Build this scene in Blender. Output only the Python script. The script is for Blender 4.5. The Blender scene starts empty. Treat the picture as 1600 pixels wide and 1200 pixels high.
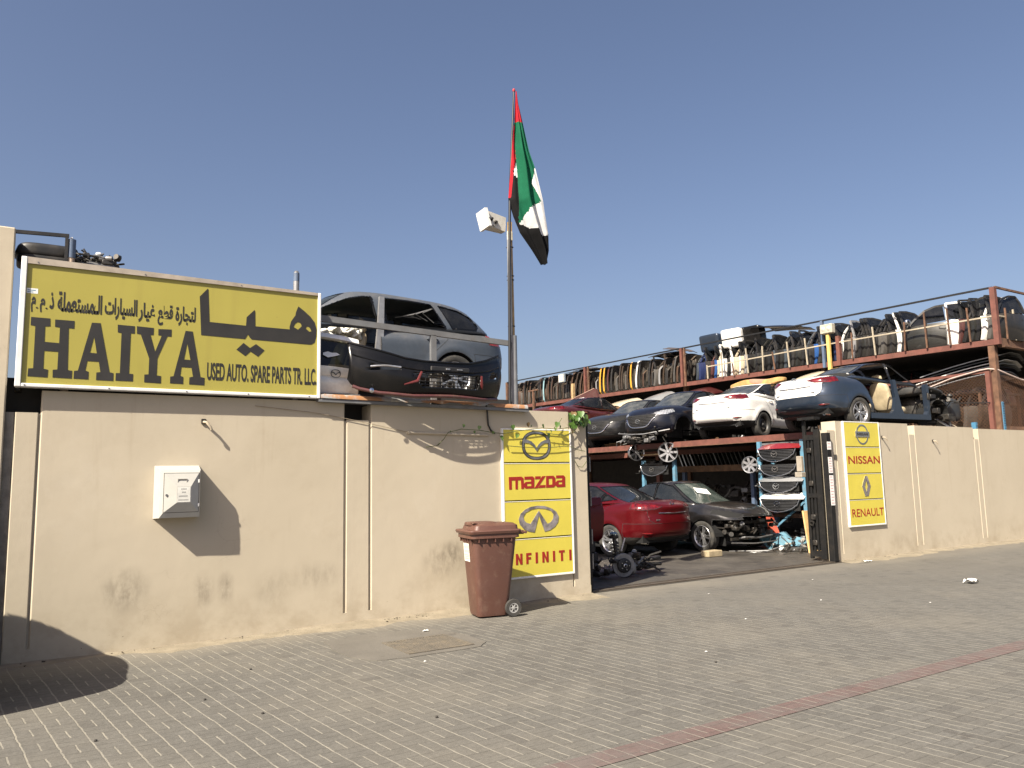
import bpy, bmesh, math, random
import numpy as np
from mathutils import Vector, Matrix
from mathutils.geometry import tessellate_polygon

rnd = random.Random(11)
SC = bpy.context.scene
COL = SC.collection
R = math.radians

# ------------------------------------------------------------------ camera, sky, sun, exposure
def setup_view():
    pitch, roll, yaw = R(7.0985), R(-1.2327), R(32.825)
    cy, sy, cp, sp = math.cos(yaw), math.sin(yaw), math.cos(pitch), math.sin(pitch)
    fwd = Vector((sy * cp, cy * cp, sp)); right = Vector((cy, -sy, 0)); up = right.cross(fwd)
    cr, sr = math.cos(roll), math.sin(roll)
    r2 = right * cr + up * sr; u2 = up * cr - right * sr
    cam = bpy.data.cameras.new("camera"); co = bpy.data.objects.new("camera", cam); COL.objects.link(co)
    m = Matrix((r2, u2, -fwd)).transposed().to_4x4(); m.translation = Vector((0, 0, 1.65))
    co.matrix_world = m
    cam.sensor_width = 36.0; cam.lens = 1210.0 / 1600.0 * 36.0; cam.clip_start = 0.05; cam.clip_end = 3000
    SC.camera = co
    SUN = Vector((0.665, 0.288, -0.689)).normalized()
    w = bpy.data.worlds.new("World"); SC.world = w; w.use_nodes = True
    nt = w.node_tree; bg = nt.nodes["Background"]
    sky = nt.nodes.new("ShaderNodeTexSky"); sky.sky_type = 'NISHITA'; sky.sun_disc = False
    sky.sun_elevation = math.asin(-SUN.z); sky.sun_rotation = math.atan2(-SUN.x, -SUN.y)
    sky.altitude = 0; sky.air_density = 1.0; sky.dust_density = 3.1; sky.ozone_density = 3.0
    mx = nt.nodes.new("ShaderNodeMix"); mx.data_type = 'RGBA'; mx.blend_type = 'MULTIPLY'; mx.inputs[0].default_value = 1.0; mx.inputs[7].default_value = (1.125, 1.0, 0.985, 1)   # dusty, slightly violet air
    nt.links.new(sky.outputs[0], mx.inputs[6]); nt.links.new(mx.outputs[2], bg.inputs[0]); bg.inputs[1].default_value = 0.0575
    l = bpy.data.lights.new("sun", 'SUN'); l.energy = 5.0; l.angle = R(0.5); l.color = (1.0, 0.915, 0.775)
    lo = bpy.data.objects.new("sun", l); COL.objects.link(lo); lo.location = (-20, -9, 22)
    lo.rotation_euler = SUN.to_track_quat('-Z', 'Y').to_euler()
    vs = SC.view_settings; vs.view_transform = 'Standard'; vs.look = 'None'; vs.exposure = 1.28; vs.gamma = 1
    vs.use_curve_mapping = False
    SC.render.engine = 'CYCLES'
    SC.cycles.max_bounces = 8
setup_view()

# ------------------------------------------------------------------ objects and tags
def tag(o, label=None, cat=None, group=None, kind=None):
    if label: o["label"] = label
    if cat: o["category"] = cat
    if group: o["group"] = group
    if kind: o["kind"] = kind
    return o

def thing(name, label, cat, loc=(0, 0, 0), rotz=0.0, group=None):
    o = bpy.data.objects.new(name, None); COL.objects.link(o)
    o.location = loc; o.rotation_euler = (0, 0, rotz); o.empty_display_size = 0.1
    return tag(o, label, cat, group)

def copy_tree(o, parent=None):
    c = o.copy(); COL.objects.link(c); c.parent = parent
    for ch in list(o.children): copy_tree(ch, c)
    return c

def frame(o, x, z):                       # an orthonormal frame from an x and a z hint
    x = Vector(x).normalized(); z = Vector(z); y = z.cross(x).normalized(); z = x.cross(y)
    m = Matrix((x, y, z)).transposed().to_4x4(); m.translation = Vector(o); return m

# ------------------------------------------------------------------ mesh builder
_LAT = {}
def lattice(na, nb, nc):                  # the surface of a cube as one grid of quads, tagged by side
    k = (na, nb, nc)
    if k in _LAT: return _LAT[k]
    pts, quads, tags = [], [], []; off = 0
    dims = (na, nb, nc)
    for ax in range(3):
        u, v = [(1, 2), (2, 0), (0, 1)][ax]
        for s in (0, 1):
            nu, nv = dims[u], dims[v]
            I, J = np.meshgrid(np.arange(nu + 1), np.arange(nv + 1), indexing='ij')
            p = np.zeros(((nu + 1) * (nv + 1), 3), int)
            p[:, u] = I.ravel(); p[:, v] = J.ravel(); p[:, ax] = s * dims[ax]
            i, j = np.meshgrid(np.arange(nu), np.arange(nv), indexing='ij'); i = i.ravel(); j = j.ravel()
            q = np.stack([i * (nv + 1) + j, (i + 1) * (nv + 1) + j, (i + 1) * (nv + 1) + j + 1, i * (nv + 1) + j + 1], 1)
            if s == 0: q = q[:, ::-1]
            pts.append(p); quads.append(q + off); off += len(p); tags.append(np.full(len(q), ax * 2 + s))
    pts = np.concatenate(pts); quads = np.concatenate(quads); tags = np.concatenate(tags)
    key = (pts[:, 0] * (nb + 1) + pts[:, 1]) * (nc + 1) + pts[:, 2]
    _, idx, inv = np.unique(key, return_index=True, return_inverse=True)
    P = pts[idx] / np.array(dims) * 2.0 - 1.0
    _LAT[k] = (P, inv.ravel()[quads], tags)
    return _LAT[k]

def superq(P, n):
    m = np.abs(P).max(1); s = (np.abs(P) ** n).sum(1) ** (1.0 / n)
    return P * (m / s)[:, None]

class MB:
    def __init__(s): s.v = []; s.f = []; s.m = []
    def add(s, v, f, mi=0, M=None):
        b = len(s.v)
        if M is not None: v = [M @ Vector(p) for p in v]
        s.v.extend(tuple(p) for p in v); s.f.extend(tuple(i + b for i in q) for q in f); s.m.extend([mi] * len(f)); return s
    def box(s, c, d, mi=0, M=None, rz=0.0):
        x, y, z = d[0] / 2, d[1] / 2, d[2] / 2
        v = [(-x, -y, -z), (x, -y, -z), (x, y, -z), (-x, y, -z), (-x, -y, z), (x, -y, z), (x, y, z), (-x, y, z)]
        T = Matrix.Translation(Vector(c)) @ Matrix.Rotation(rz, 4, 'Z')
        if M is not None: T = M @ T
        return s.add(v, [(0, 3, 2, 1), (4, 5, 6, 7), (0, 1, 5, 4), (1, 2, 6, 5), (2, 3, 7, 6), (3, 0, 4, 7)], mi, T)
    def b2(s, lo, hi, mi=0, M=None):
        return s.box([(a + b) / 2 for a, b in zip(lo, hi)], [b - a for a, b in zip(lo, hi)], mi, M)
    def bev(s, lo, hi, r=0.01, mi=0, M=None):    # a box with chamfered edges
        c = [(a + b) / 2 for a, b in zip(lo, hi)]; d = [(b - a) / 2 for a, b in zip(lo, hi)]
        r = min(r, *[k * 0.9 for k in d]); v = []; ids = {}
        for sx in (-1, 1):
            for sy in (-1, 1):
                for sz in (-1, 1):
                    for ax in range(3):
                        sg = (sx, sy, sz); p = [c[k] + sg[k] * (d[k] - (0 if k == ax else r)) for k in range(3)]
                        ids[(sx, sy, sz, ax)] = len(v); v.append(p)
        f = []
        for ax in range(3):
            u, w = [(1, 2), (2, 0), (0, 1)][ax]
            for sg in (-1, 1):
                q = []
                for a, b in ((-1, -1), (1, -1), (1, 1), (-1, 1)):
                    k = [0, 0, 0]; k[ax] = sg; k[u] = a; k[w] = b; q.append(ids[(k[0], k[1], k[2], ax)])
                f.append(q if sg > 0 else q[::-1])
            for a in (-1, 1):                    # edges parallel to ax, between faces u and w
                for b in (-1, 1):
                    k0 = [0, 0, 0]; k1 = [0, 0, 0]; k0[ax] = -1; k1[ax] = 1
                    k0[u] = k1[u] = a; k0[w] = k1[w] = b
                    q = [ids[(*k0, u)], ids[(*k1, u)], ids[(*k1, w)], ids[(*k0, w)]]
                    f.append(q if a * b < 0 else q[::-1])
        for sx in (-1, 1):
            for sy in (-1, 1):
                for sz in (-1, 1):
                    q = [ids[(sx, sy, sz, k)] for k in range(3)]; f.append(q if sx * sy * sz > 0 else q[::-1])
        return s.add(v, f, mi, M)
    def beam(s, p, q, w, h, mi=0, up=(0, 0, 1)):
        p = Vector(p); q = Vector(q); d = q - p; L = d.length
        if abs(d.normalized().dot(Vector(up))) > 0.98: up = (1, 0, 0)
        return s.box((L / 2, 0, 0), (L, w, h), mi, frame(p, d, up))
    def tube(s, pts, r, n=8, mi=0, closed=False):
        pts = [Vector(p) for p in pts]; N = len(pts); rr = r if isinstance(r, (list, tuple)) else [r] * N
        rings = []; nx = None
        for i, p in enumerate(pts):
            a = pts[(i - 1) % N] if closed or i > 0 else p; b = pts[(i + 1) % N] if closed or i < N - 1 else p
            t = (b - a).normalized()
            if nx is None: nx = t.orthogonal().normalized()
            nx = (nx - t * nx.dot(t)).normalized(); ny = t.cross(nx)
            rings.append([p + (nx * math.cos(2 * math.pi * k / n) + ny * math.sin(2 * math.pi * k / n)) * rr[i] for k in range(n)])
        v = [q for rg in rings for q in rg]; f = []
        for i in range(N if closed else N - 1):
            j = (i + 1) % N
            for k in range(n): f.append((i * n + k, i * n + (k + 1) % n, j * n + (k + 1) % n, j * n + k))
        if not closed: f += [tuple(range(n))[::-1], tuple((N - 1) * n + k for k in range(n))]
        return s.add(v, f, mi)
    def cyl(s, p, q, r, n=12, mi=0): return s.tube([p, q], r, n, mi)
    def lathe(s, prof, n=32, M=None, mi=0, arc=None):   # prof: (radius, height) about local z
        v = []; f = []; N = len(prof); m = n if arc is None else n + 1
        for k in range(m):
            t = 2 * math.pi * k / n if arc is None else arc[0] + (arc[1] - arc[0]) * k / n
            v += [(r * math.cos(t), r * math.sin(t), z) for r, z in prof]
        for k in range(n):
            j = (k + 1) % m
            for i in range(N - 1): f.append((k * N + i, j * N + i, j * N + i + 1, k * N + i + 1))
        return s.add(v, f, mi, M)
    def prism(s, loops, d, M=None, mi=0):               # flat outline (with holes) given thickness d along local z
        loops = [list(l) for l in loops]
        vl = [[Vector((a, b, 0)) for a, b in l] for l in loops]
        tris = tessellate_polygon(vl); flat = [p for l in loops for p in l]; n = len(flat)
        v = [(a, b, d) for a, b in flat] + [(a, b, 0) for a, b in flat]; f = []
        for t in tris:
            a, b, c = [flat[i] for i in t]
            if (b[0] - a[0]) * (c[1] - a[1]) - (b[1] - a[1]) * (c[0] - a[0]) < 0: t = t[::-1]
            f.append(tuple(t)); f.append(tuple(i + n for i in t[::-1]))
        o = 0
        for li, l in enumerate(loops):
            A = sum(l[i][0] * l[(i + 1) % len(l)][1] - l[(i + 1) % len(l)][0] * l[i][1] for i in range(len(l)))
            for i in range(len(l)):
                j = (i + 1) % len(l); q = (o + i, o + i + n, o + j + n, o + j)
                f.append(q if (A < 0) == (li == 0) else q[::-1])
            o += len(l)
        return s.add(v, f, mi, M)
    def grid(s, A, mi=0, M=None, closed_u=False):       # A[i][j] points
        nu, nv = len(A), len(A[0]); v = [p for row in A for p in row]; f = []
        for i in range(nu if closed_u else nu - 1):
            for j in range(nv - 1):
                k = (i + 1) % nu; f.append((i * nv + j, k * nv + j, k * nv + j + 1, i * nv + j + 1))
        return s.add(v, f, mi, M)
    def blob(s, c, d, n=4.0, res=6, M=None, mi=0, fn=None):   # soft-edged block (cushions, cloth, lumps)
        P, Q, _ = lattice(res, res, res); X = superq(P, n) * (np.array(d) / 2.0)
        if fn is not None: X = fn(X)
        X = X + np.array(c)
        return s.add([tuple(p) for p in X], [tuple(int(i) for i in q) for q in Q], mi, M)
    def move(s, M): s.v = [tuple(M @ Vector(p)) for p in s.v]; return s
    def build(s, name, mats, parent=None, smooth=None, world=False):
        if not isinstance(mats, (list, tuple)): mats = [mats]
        me = bpy.data.meshes.new(name); v = s.v
        if world and parent is not None:
            l = parent.location; v = [(a - l[0], b - l[1], c - l[2]) for a, b, c in v]
        me.from_pydata(v, [], s.f)
        for m in mats: me.materials.append(m)
        if len(mats) > 1: me.polygons.foreach_set("material_index", s.m)
        if smooth is not None: smooth_mesh(me, smooth)
        me.update()
        o = bpy.data.objects.new(name, me); COL.objects.link(o); o.parent = parent
        return o

def smooth_mesh(me, ang):
    me.polygons.foreach_set("use_smooth", np.ones(len(me.polygons), bool))
    me.set_sharp_from_angle(angle=R(ang))

def np_mesh(name, V, F, mat, parent=None, smooth=40):
    me = bpy.data.meshes.new(name); me.vertices.add(len(V)); me.vertices.foreach_set("co", np.ascontiguousarray(V, dtype=np.float32).ravel())
    n = len(F); k = F.shape[1]; me.loops.add(n * k); me.loops.foreach_set("vertex_index", np.ascontiguousarray(F, dtype=np.int32).ravel())
    me.polygons.add(n); me.polygons.foreach_set("loop_start", np.arange(0, n * k, k, dtype=np.int32))
    me.update(calc_edges=True); me.validate()
    me.materials.append(mat)
    if smooth is not None: smooth_mesh(me, smooth)
    o = bpy.data.objects.new(name, me); COL.objects.link(o); o.parent = parent
    return o

def text_mesh(body, width, height, thick, bold=0.0, M=None, spacing=1.0):   # flat lettering fitted to width x height, lower left at the origin
    c = bpy.data.curves.new('lettering', 'FONT'); c.body = body; c.offset = bold; c.space_character = spacing; c.resolution_u = 4
    o = bpy.data.objects.new('lettering', c); COL.objects.link(o)
    me = bpy.data.meshes.new_from_object(o.evaluated_get(bpy.context.evaluated_depsgraph_get()))
    v = np.zeros(len(me.vertices) * 3); me.vertices.foreach_get("co", v); v = v.reshape(-1, 3)
    lo, hi = v.min(0), v.max(0); v = (v - lo) / np.maximum(hi - lo, 1e-6) * np.array([width, height, 0])
    mb = MB(); n = len(v); top = [(a, b, thick) for a, b, _ in v]
    fs = [tuple(p.vertices) for p in me.polygons]
    fs = [f if sum((v[f[i]][0] * v[f[(i + 1) % len(f)]][1] - v[f[(i + 1) % len(f)]][0] * v[f[i]][1]) for i in range(len(f))) > 0 else f[::-1] for f in fs]
    edge = {}
    for f in fs:
        for i in range(len(f)): edge[(f[i], f[(i + 1) % len(f)])] = edge.get((f[i], f[(i + 1) % len(f)]), 0) + 1
    side = [(a, a + n, b + n, b) for (a, b) in edge if (b, a) not in edge]
    mb.add(top + [(a, b, 0) for a, b, _ in v], fs + side, 0, M)
    bpy.data.objects.remove(o); bpy.data.curves.remove(c); bpy.data.meshes.remove(me)
    return mb

# ------------------------------------------------------------------ procedural materials
class NT:
    def __init__(s, name):
        s.mat = bpy.data.materials.new(name); s.mat.use_nodes = True; s.t = s.mat.node_tree; s.p = s.t.nodes["Principled BSDF"]; s.out = s.t.nodes["Material Output"]
        s.tc = s.t.nodes.new("ShaderNodeTexCoord")
    def node(s, typ, **kw):
        n = s.t.nodes.new(typ)
        for k, v in kw.items(): setattr(n, k, v)
        return n
    def link(s, a, b):
        s.t.links.new(a, b); return s
    def val(s, sock, x):
        if hasattr(x, 'is_output') or hasattr(x, 'links'): s.t.links.new(x, sock)
        else: sock.default_value = x
    def math(s, op, a, b=0.0, c=None, clamp=False):
        n = s.node("ShaderNodeMath", operation=op); n.use_clamp = clamp; s.val(n.inputs[0], a); s.val(n.inputs[1], b)
        if c is not None: s.val(n.inputs[2], c)
        return n.outputs[0]
    def noise(s, scale, detail=4, rough=0.55, vec=None, dim='3D', dist=0.0):
        n = s.node("ShaderNodeTexNoise"); n.inputs["Scale"].default_value = scale; n.inputs["Detail"].default_value = detail; n.inputs["Roughness"].default_value = rough; n.inputs["Distortion"].default_value = dist
        s.t.links.new(vec if vec is not None else s.tc.outputs["Object"], n.inputs["Vector"]); return n.outputs[0]
    def ramp(s, f, lo, hi, a=0.0, b=1.0):
        n = s.node("ShaderNodeMapRange"); n.interpolation_type = 'SMOOTHSTEP'; s.val(n.inputs[0], f)
        for i, x in enumerate((lo, hi, a, b)): n.inputs[i + 1].default_value = x
        return n.outputs[0]
    def mix(s, f, a, b, blend='MIX'):
        n = s.node("ShaderNodeMix", data_type='RGBA', blend_type=blend)
        s.val(n.inputs[0], f)
        for sock, x in ((n.inputs[6], a), (n.inputs[7], b)):
            if hasattr(x, 'links'): s.t.links.new(x, sock)
            else: sock.default_value = (*x[:3], 1.0)
        return n.outputs[2]
    def scale_vec(s, sc, vec=None):
        n = s.node("ShaderNodeMapping"); n.inputs["Scale"].default_value = sc; s.t.links.new(vec if vec is not None else s.tc.outputs["Object"], n.inputs[0]); return n.outputs[0]
    def xyz(s, vec=None):
        n = s.node("ShaderNodeSeparateXYZ"); s.t.links.new(vec if vec is not None else s.tc.outputs["Object"], n.inputs[0]); return n.outputs
    def bump(s, h, strength=0.3, dist=0.01):
        n = s.node("ShaderNodeBump"); n.inputs["Strength"].default_value = strength; n.inputs["Distance"].default_value = dist; s.t.links.new(h, n.inputs["Height"]); s.t.links.new(n.outputs[0], s.p.inputs["Normal"])
    def set(s, **kw):
        for k, v in kw.items():
            k = {'color': 'Base Color', 'rough': 'Roughness', 'metal': 'Metallic', 'coat': 'Coat Weight', 'spec': 'Specular IOR Level', 'crough': 'Coat Roughness'}[k]
            if k == 'Base Color' and isinstance(v, (tuple, list)): v = (*v[:3], 1)
            s.val(s.p.inputs[k], v)
        return s.mat

_M = {}
ALB = 0.74
def dim(c): m = max(c[:3]); k = ALB + (0.92 - ALB) * max(0.0, min(1.0, (m - 0.55) / 0.2)); return tuple(x * k for x in c[:3])
def mat(name, col, rough=0.6, metal=0.0, var=0.12, scale=8.0, dirt=0.0, dirtcol=(0.16, 0.12, 0.08), bump=0.0, coat=0.0, spec=0.5):
    if name in _M: return _M[name]
    n = NT(name); col = dim(col); dirtcol = dim(dirtcol)
    c = n.mix(n.ramp(n.noise(scale), 0.3, 0.7), [x * (1 - var) for x in col], [min(1, x * (1 + var)) for x in col])
    if dirt > 0:
        f = n.math('MULTIPLY', n.ramp(n.noise(scale * 0.6 + 1.3, 6, 0.65), 0.42, 0.75), dirt); c = n.mix(f, c, dirtcol)
    n.set(color=c, rough=rough, metal=metal, coat=coat, spec=spec)
    if bump: n.bump(n.noise(scale * 5, 5), bump, 0.01)
    _M[name] = n.mat; return n.mat

def paint(name, col, metal=0.0, dust=0.35, rough=0.38, coat=0.8):     # car paint under a film of settled sand
    if name in _M: return _M[name]
    n = NT(name); col = dim(col); g = n.node("ShaderNodeNewGeometry"); nz = n.xyz(g.outputs["Normal"])[2]
    up = n.ramp(nz, -0.2, 0.95); no = n.ramp(n.noise(3.5, 5, 0.6), 0.3, 0.75, 0.35, 1.0); st = n.ramp(n.noise(1.0, 3, 0.6, n.scale_vec((14, 14, 2.0))), 0.4, 0.75, 0.6, 1.0)
    f = n.math('MULTIPLY', n.math('MULTIPLY', n.math('MULTIPLY_ADD', up, 0.8, 0.2), no), dust); f = n.math('MULTIPLY', f, st, clamp=True)
    base = n.mix(n.ramp(n.noise(25, 2), 0.3, 0.7), [x * .95 for x in col], [min(1, x * 1.05) for x in col])
    n.set(color=n.mix(f, base, (0.185, 0.152, 0.116)), rough=n.math('MULTIPLY_ADD', f, 0.5, rough, clamp=True), metal=n.math('MULTIPLY', n.math('SUBTRACT', 1.0, f), metal), coat=n.math('MULTIPLY', n.math('SUBTRACT', 1.0, f, clamp=True), coat), crough=0.06)
    _M[name] = n.mat; return n.mat

def glass(name, tint=(0.03, 0.035, 0.04), clear=0.35, dust=0.2):
    if name in _M: return _M[name]
    n = NT(name); t = n.t
    tr = n.node("ShaderNodeBsdfTransparent"); tr.inputs[0].default_value = (*[min(1, x * 9 + 0.25) for x in tint], 1)
    df = n.node("ShaderNodeBsdfDiffuse"); gl = n.node("ShaderNodeBsdfGlossy"); gl.inputs["Roughness"].default_value = 0.03
    f = n.math('MULTIPLY', n.ramp(n.noise(4, 5, 0.6), 0.35, 0.75), dust)
    t.links.new(n.mix(f, dim(tint), (0.150, 0.146, 0.138)), df.inputs[0])
    m1 = n.node("ShaderNodeMixShader"); n.val(m1.inputs[0], n.math('SUBTRACT', clear, f, clamp=True)); t.links.new(df.outputs[0], m1.inputs[1]); t.links.new(tr.outputs[0], m1.inputs[2])
    fr = n.node("ShaderNodeFresnel"); fr.inputs[0].default_value = 1.5
    m2 = n.node("ShaderNodeMixShader"); n.val(m2.inputs[0], n.math('MULTIPLY', fr.outputs[0], n.math('SUBTRACT', 1.0, f))); t.links.new(m1.outputs[0], m2.inputs[1]); t.links.new(gl.outputs[0], m2.inputs[2])
    t.links.new(m2.outputs[0], n.out.inputs[0]); _M[name] = n.mat; return n.mat

BLACK = mat('black_plastic', (0.018, 0.018, 0.019), 0.5, dirt=0.35, dirtcol=(0.12, 0.10, 0.075), scale=5)
SHINY = mat('gloss_black', (0.006, 0.006, 0.0065), 0.27, dirt=0.12, dirtcol=(0.06, 0.05, 0.04), scale=4, spec=0.35)
RUBBER = mat('tyre_rubber', (0.035, 0.034, 0.032), 0.85, dirt=0.5, dirtcol=(0.13, 0.115, 0.09), scale=9)
CHROME = mat('chrome', (0.75, 0.75, 0.76), 0.16, 1.0, var=0.05, scale=20)
ALLOY = mat('alloy', (0.62, 0.62, 0.63), 0.32, 0.85, dirt=0.3, scale=14)
STEEL = mat('dull_steel', (0.30, 0.30, 0.30), 0.5, 0.7, dirt=0.5, dirtcol=(0.13, 0.09, 0.06), scale=10)
GALV = mat('galvanised_steel', (0.36, 0.37, 0.38), 0.5, 0.55, dirt=0.25, scale=6)
GREYPAINT = mat('grey_painted_steel', (0.19, 0.195, 0.20), 0.55, 0.1, dirt=0.3, scale=7)
OILY = mat('oily_metal', (0.045, 0.042, 0.038), 0.5, 0.4, var=0.5, dirt=0.5, dirtcol=(0.11, 0.085, 0.06), scale=16)
RUSTRED = mat('red_oxide_steel', (0.170, 0.060, 0.043), 0.7, var=0.2, dirt=0.5, dirtcol=(0.11, 0.055, 0.035), scale=5, bump=0.15)
RUST = mat('rusty_steel', (0.155, 0.080, 0.046), 0.85, var=0.35, dirt=0.6, dirtcol=(0.09, 0.05, 0.035), scale=7, bump=0.3)
BLUESTEEL = mat('sky_blue_steel', (0.11, 0.27, 0.39), 0.6, dirt=0.5, dirtcol=(0.17, 0.15, 0.13), scale=9)
BLUEPAINT = mat('blue_grey_steel', (0.10, 0.15, 0.24), 0.55, dirt=0.4, dirtcol=(0.14, 0.10, 0.08), scale=7)
WOOD = mat('pale_wood', (0.50, 0.34, 0.17), 0.75, var=0.25, dirt=0.45, dirtcol=(0.17, 0.10, 0.05), scale=6)
DARKWOOD = mat('brown_wood', (0.22, 0.12, 0.06), 0.8, var=0.3, dirt=0.4, scale=6)
WHITE = mat('white_enamel', (0.80, 0.79, 0.76), 0.4, var=0.03, dirt=0.08, scale=6)
FRAMEW = mat('sign_frame_white', (0.74, 0.74, 0.73), 0.45, var=0.04, dirt=0.15, scale=5)
INK = mat('dark_sign_letters', (0.030, 0.028, 0.026), 0.45, var=0.08, dirt=0.12, dirtcol=(0.10, 0.09, 0.07), scale=4)
REDINK = mat('red_sign_letters', (0.36, 0.022, 0.016), 0.4, var=0.05)
CREAM = mat('cream_leather', (0.58, 0.48, 0.31), 0.6, dirt=0.3, scale=7)
HOLE = mat('dark_cavity', (0.006, 0.006, 0.006), 0.9)
REDLENS = mat('red_lens', (0.13, 0.005, 0.006), 0.10, coat=1.0, var=0.6, scale=11)
CLEARLENS = mat('clear_lens', (0.55, 0.56, 0.57), 0.1, 0.6, coat=1.0, var=0.5, scale=26)
GLASS = glass('tinted_glass', (0.02, 0.024, 0.028), 0.30, 0.07); WINDSCREEN = glass('windscreen_glass', (0.045, 0.06, 0.055), 0.62, 0.22); PRIVACY = glass('dark_privacy_glass', (0.010, 0.011, 0.013), 0.10, 0.08); DUSTYGLASS = glass('dusty_glass', (0.055, 0.062, 0.066), 0.15, 0.40)
# ------------------------------------------------------------------ the ground
def paver_material(name, red=False):
    n = NT(name); W = 0.188; X, Y, Z = n.xyz()
    wob = n.noise(1.1, 2); u = n.math('DIVIDE', n.math('ADD', X, n.math('MULTIPLY_ADD', Y, 0.10, n.math('ADD', n.math('MULTIPLY_ADD', wob, 0.035, -0.017), n.math('MULTIPLY_ADD', n.noise(12, 2), 0.016, -0.008)))), W)
    v = n.math('DIVIDE', n.math('ADD', Y, n.math('MULTIPLY', n.noise(0.9, 2), 0.03)), W)
    fu, fv = n.math('FRACT', u), n.math('FRACT', v)
    par = n.math('MODULO', n.math('ADD', n.math('ADD', n.math('FLOOR', u), n.math('FLOOR', v)), 2000.0), 2.0)
    eu = n.math('MINIMUM', fu, n.math('SUBTRACT', 1.0, fu)); ev = n.math('MINIMUM', fv, n.math('SUBTRACT', 1.0, fv))
    cu = n.math('ABSOLUTE', n.math('SUBTRACT', fu, 0.5)); cv = n.math('ABSOLUTE', n.math('SUBTRACT', fv, 0.5))
    par1 = n.math('SUBTRACT', 1.0, par)
    ju = n.math('MINIMUM', eu, n.math('ADD', cu, n.math('MULTIPLY', par, 5.0)))        # joints running away from the wall's line
    jv = n.math('MINIMUM', ev, n.math('ADD', cv, n.math('MULTIPLY', par1, 5.0)))       # joints along the wall
    br = n.ramp(n.noise(7, 3), 0.25, 0.7, 0.45, 1.0); patch = n.ramp(n.noise(0.35, 3), 0.35, 0.65)
    mu = n.math('MULTIPLY', n.ramp(ju, 0.016, 0.042, 1.0, 0.0), br); mv = n.math('MULTIPLY', n.ramp(jv, 0.012, 0.04, 1.0, 0.0), br)
    wn = n.node("ShaderNodeTexWhiteNoise", noise_dimensions='3D'); cb = n.node("ShaderNodeCombineXYZ")
    hu = n.math('FLOOR', n.math('MULTIPLY', u, n.math('ADD', par1, 1.0))); hv = n.math('FLOOR', n.math('MULTIPLY', v, n.math('ADD', par, 1.0)))
    n.val(cb.inputs[0], hu); n.val(cb.inputs[1], hv); n.val(cb.inputs[2], par); n.link(cb.outputs[0], wn.inputs[0])
    a, b = ((0.1073, 0.0666, 0.0608), (0.1430, 0.0908, 0.0838)) if red else ((0.1015, 0.0969, 0.0862), (0.1344, 0.1286, 0.1151))
    c = n.mix(n.math('MULTIPLY_ADD', wn.outputs[0], 0.45, 0.27), a, b)
    c = n.mix(n.math('MULTIPLY', n.ramp(n.noise(11, 5, 0.65), 0.36, 0.66), 0.40), c, [x * 0.72 for x in a])
    c = n.mix(n.math('MULTIPLY', n.ramp(n.noise(1.9, 6, 0.68), 0.50, 0.70), 0.30), c, [x * 1.25 for x in b])
    c = n.mix(n.math('MULTIPLY', n.ramp(n.noise(45, 3, 0.7), 0.35, 0.7), 0.5), c, [x * 0.62 for x in a])
    stain = n.math('MULTIPLY', n.ramp(n.noise(0.8, 6, 0.62), 0.48, 0.72), 0.30); c = n.mix(stain, c, (0.0573, 0.0530, 0.0468))
    dust = n.math('MULTIPLY', n.ramp(n.noise(0.55, 5, 0.6), 0.42, 0.66), 0.22); near = n.ramp(Y, 7.9, 9.0, 0.0, 0.75)
    dust = n.math('MAXIMUM', dust, n.math('MULTIPLY', near, n.ramp(n.noise(1.6, 4), 0.2, 0.6, 0.4, 1.0)))
    worn = n.math('MULTIPLY', n.math('MULTIPLY', n.ramp(X, 5.5, 10.0), n.ramp(Y, 4.8, 7.2)), n.ramp(n.noise(0.7, 5, 0.6), 0.35, 0.62, 0.35, 0.72))      # traffic has polished the gateway smooth
    c = n.mix(dust, c, (0.1966, 0.1754, 0.1380) if not red else (0.1430, 0.1021, 0.0862))
    keep = n.math('SUBTRACT', 1.0, worn); hide = n.math('SUBTRACT', 1.0, n.math('MULTIPLY', dust, 0.7))
    c = n.mix(n.math('MULTIPLY', worn, 0.7), c, (0.1073, 0.0998, 0.0862) if not red else (0.1144, 0.0794, 0.0723))
    c = n.mix(n.math('MULTIPLY', n.math('MULTIPLY', mv, 0.55), n.math('MULTIPLY', keep, hide)), c, (0.0608, 0.0567, 0.0493))
    c = n.mix(n.math('MULTIPLY', n.math('MULTIPLY', mu, 0.80), n.math('MULTIPLY', keep, hide)), c, (0.2645, 0.2459, 0.2013))
    tyre = n.math('MULTIPLY', n.ramp(n.noise(1.0, 4, 0.6, n.scale_vec((0.16, 2.2, 1))), 0.52, 0.72), n.ramp(X, 1.5, 6.0)); c = n.mix(n.math('MULTIPLY', tyre, 0.28), c, (0.0570, 0.0509, 0.0453))
    spot = n.ramp(n.noise(2.3, 3, 0.5), 0.70, 0.76); c = n.mix(n.math('MULTIPLY', spot, 0.45), c, (0.0475, 0.0413, 0.0361))
    sunk = n.ramp(wn.outputs[0], 0.955, 0.96); c = n.mix(n.math('MULTIPLY', sunk, 0.32), c, (0.0522, 0.0480, 0.0433))
    grit = n.ramp(n.noise(95, 2, 0.5), 0.72, 0.78); c = n.mix(n.math('MULTIPLY', grit, 0.3), c, (0.2860, 0.2799, 0.2547))
    if red: c = n.mix(n.ramp(n.noise(2.5, 5, 0.65), 0.3, 0.75, 0.10, 0.75), c, (0.1168, 0.1073, 0.0986))
    n.set(color=c, rough=0.86, spec=0.3)
    h = n.math('MULTIPLY', n.math('MULTIPLY', n.math('MAXIMUM', mu, mv), -1.0), keep)
    h = n.math('ADD', h, n.math('MULTIPLY', n.noise(60, 4, 0.7), 0.5)); h = n.math('ADD', h, n.math('MULTIPLY', n.noise(3.0, 2), 0.9))
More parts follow.
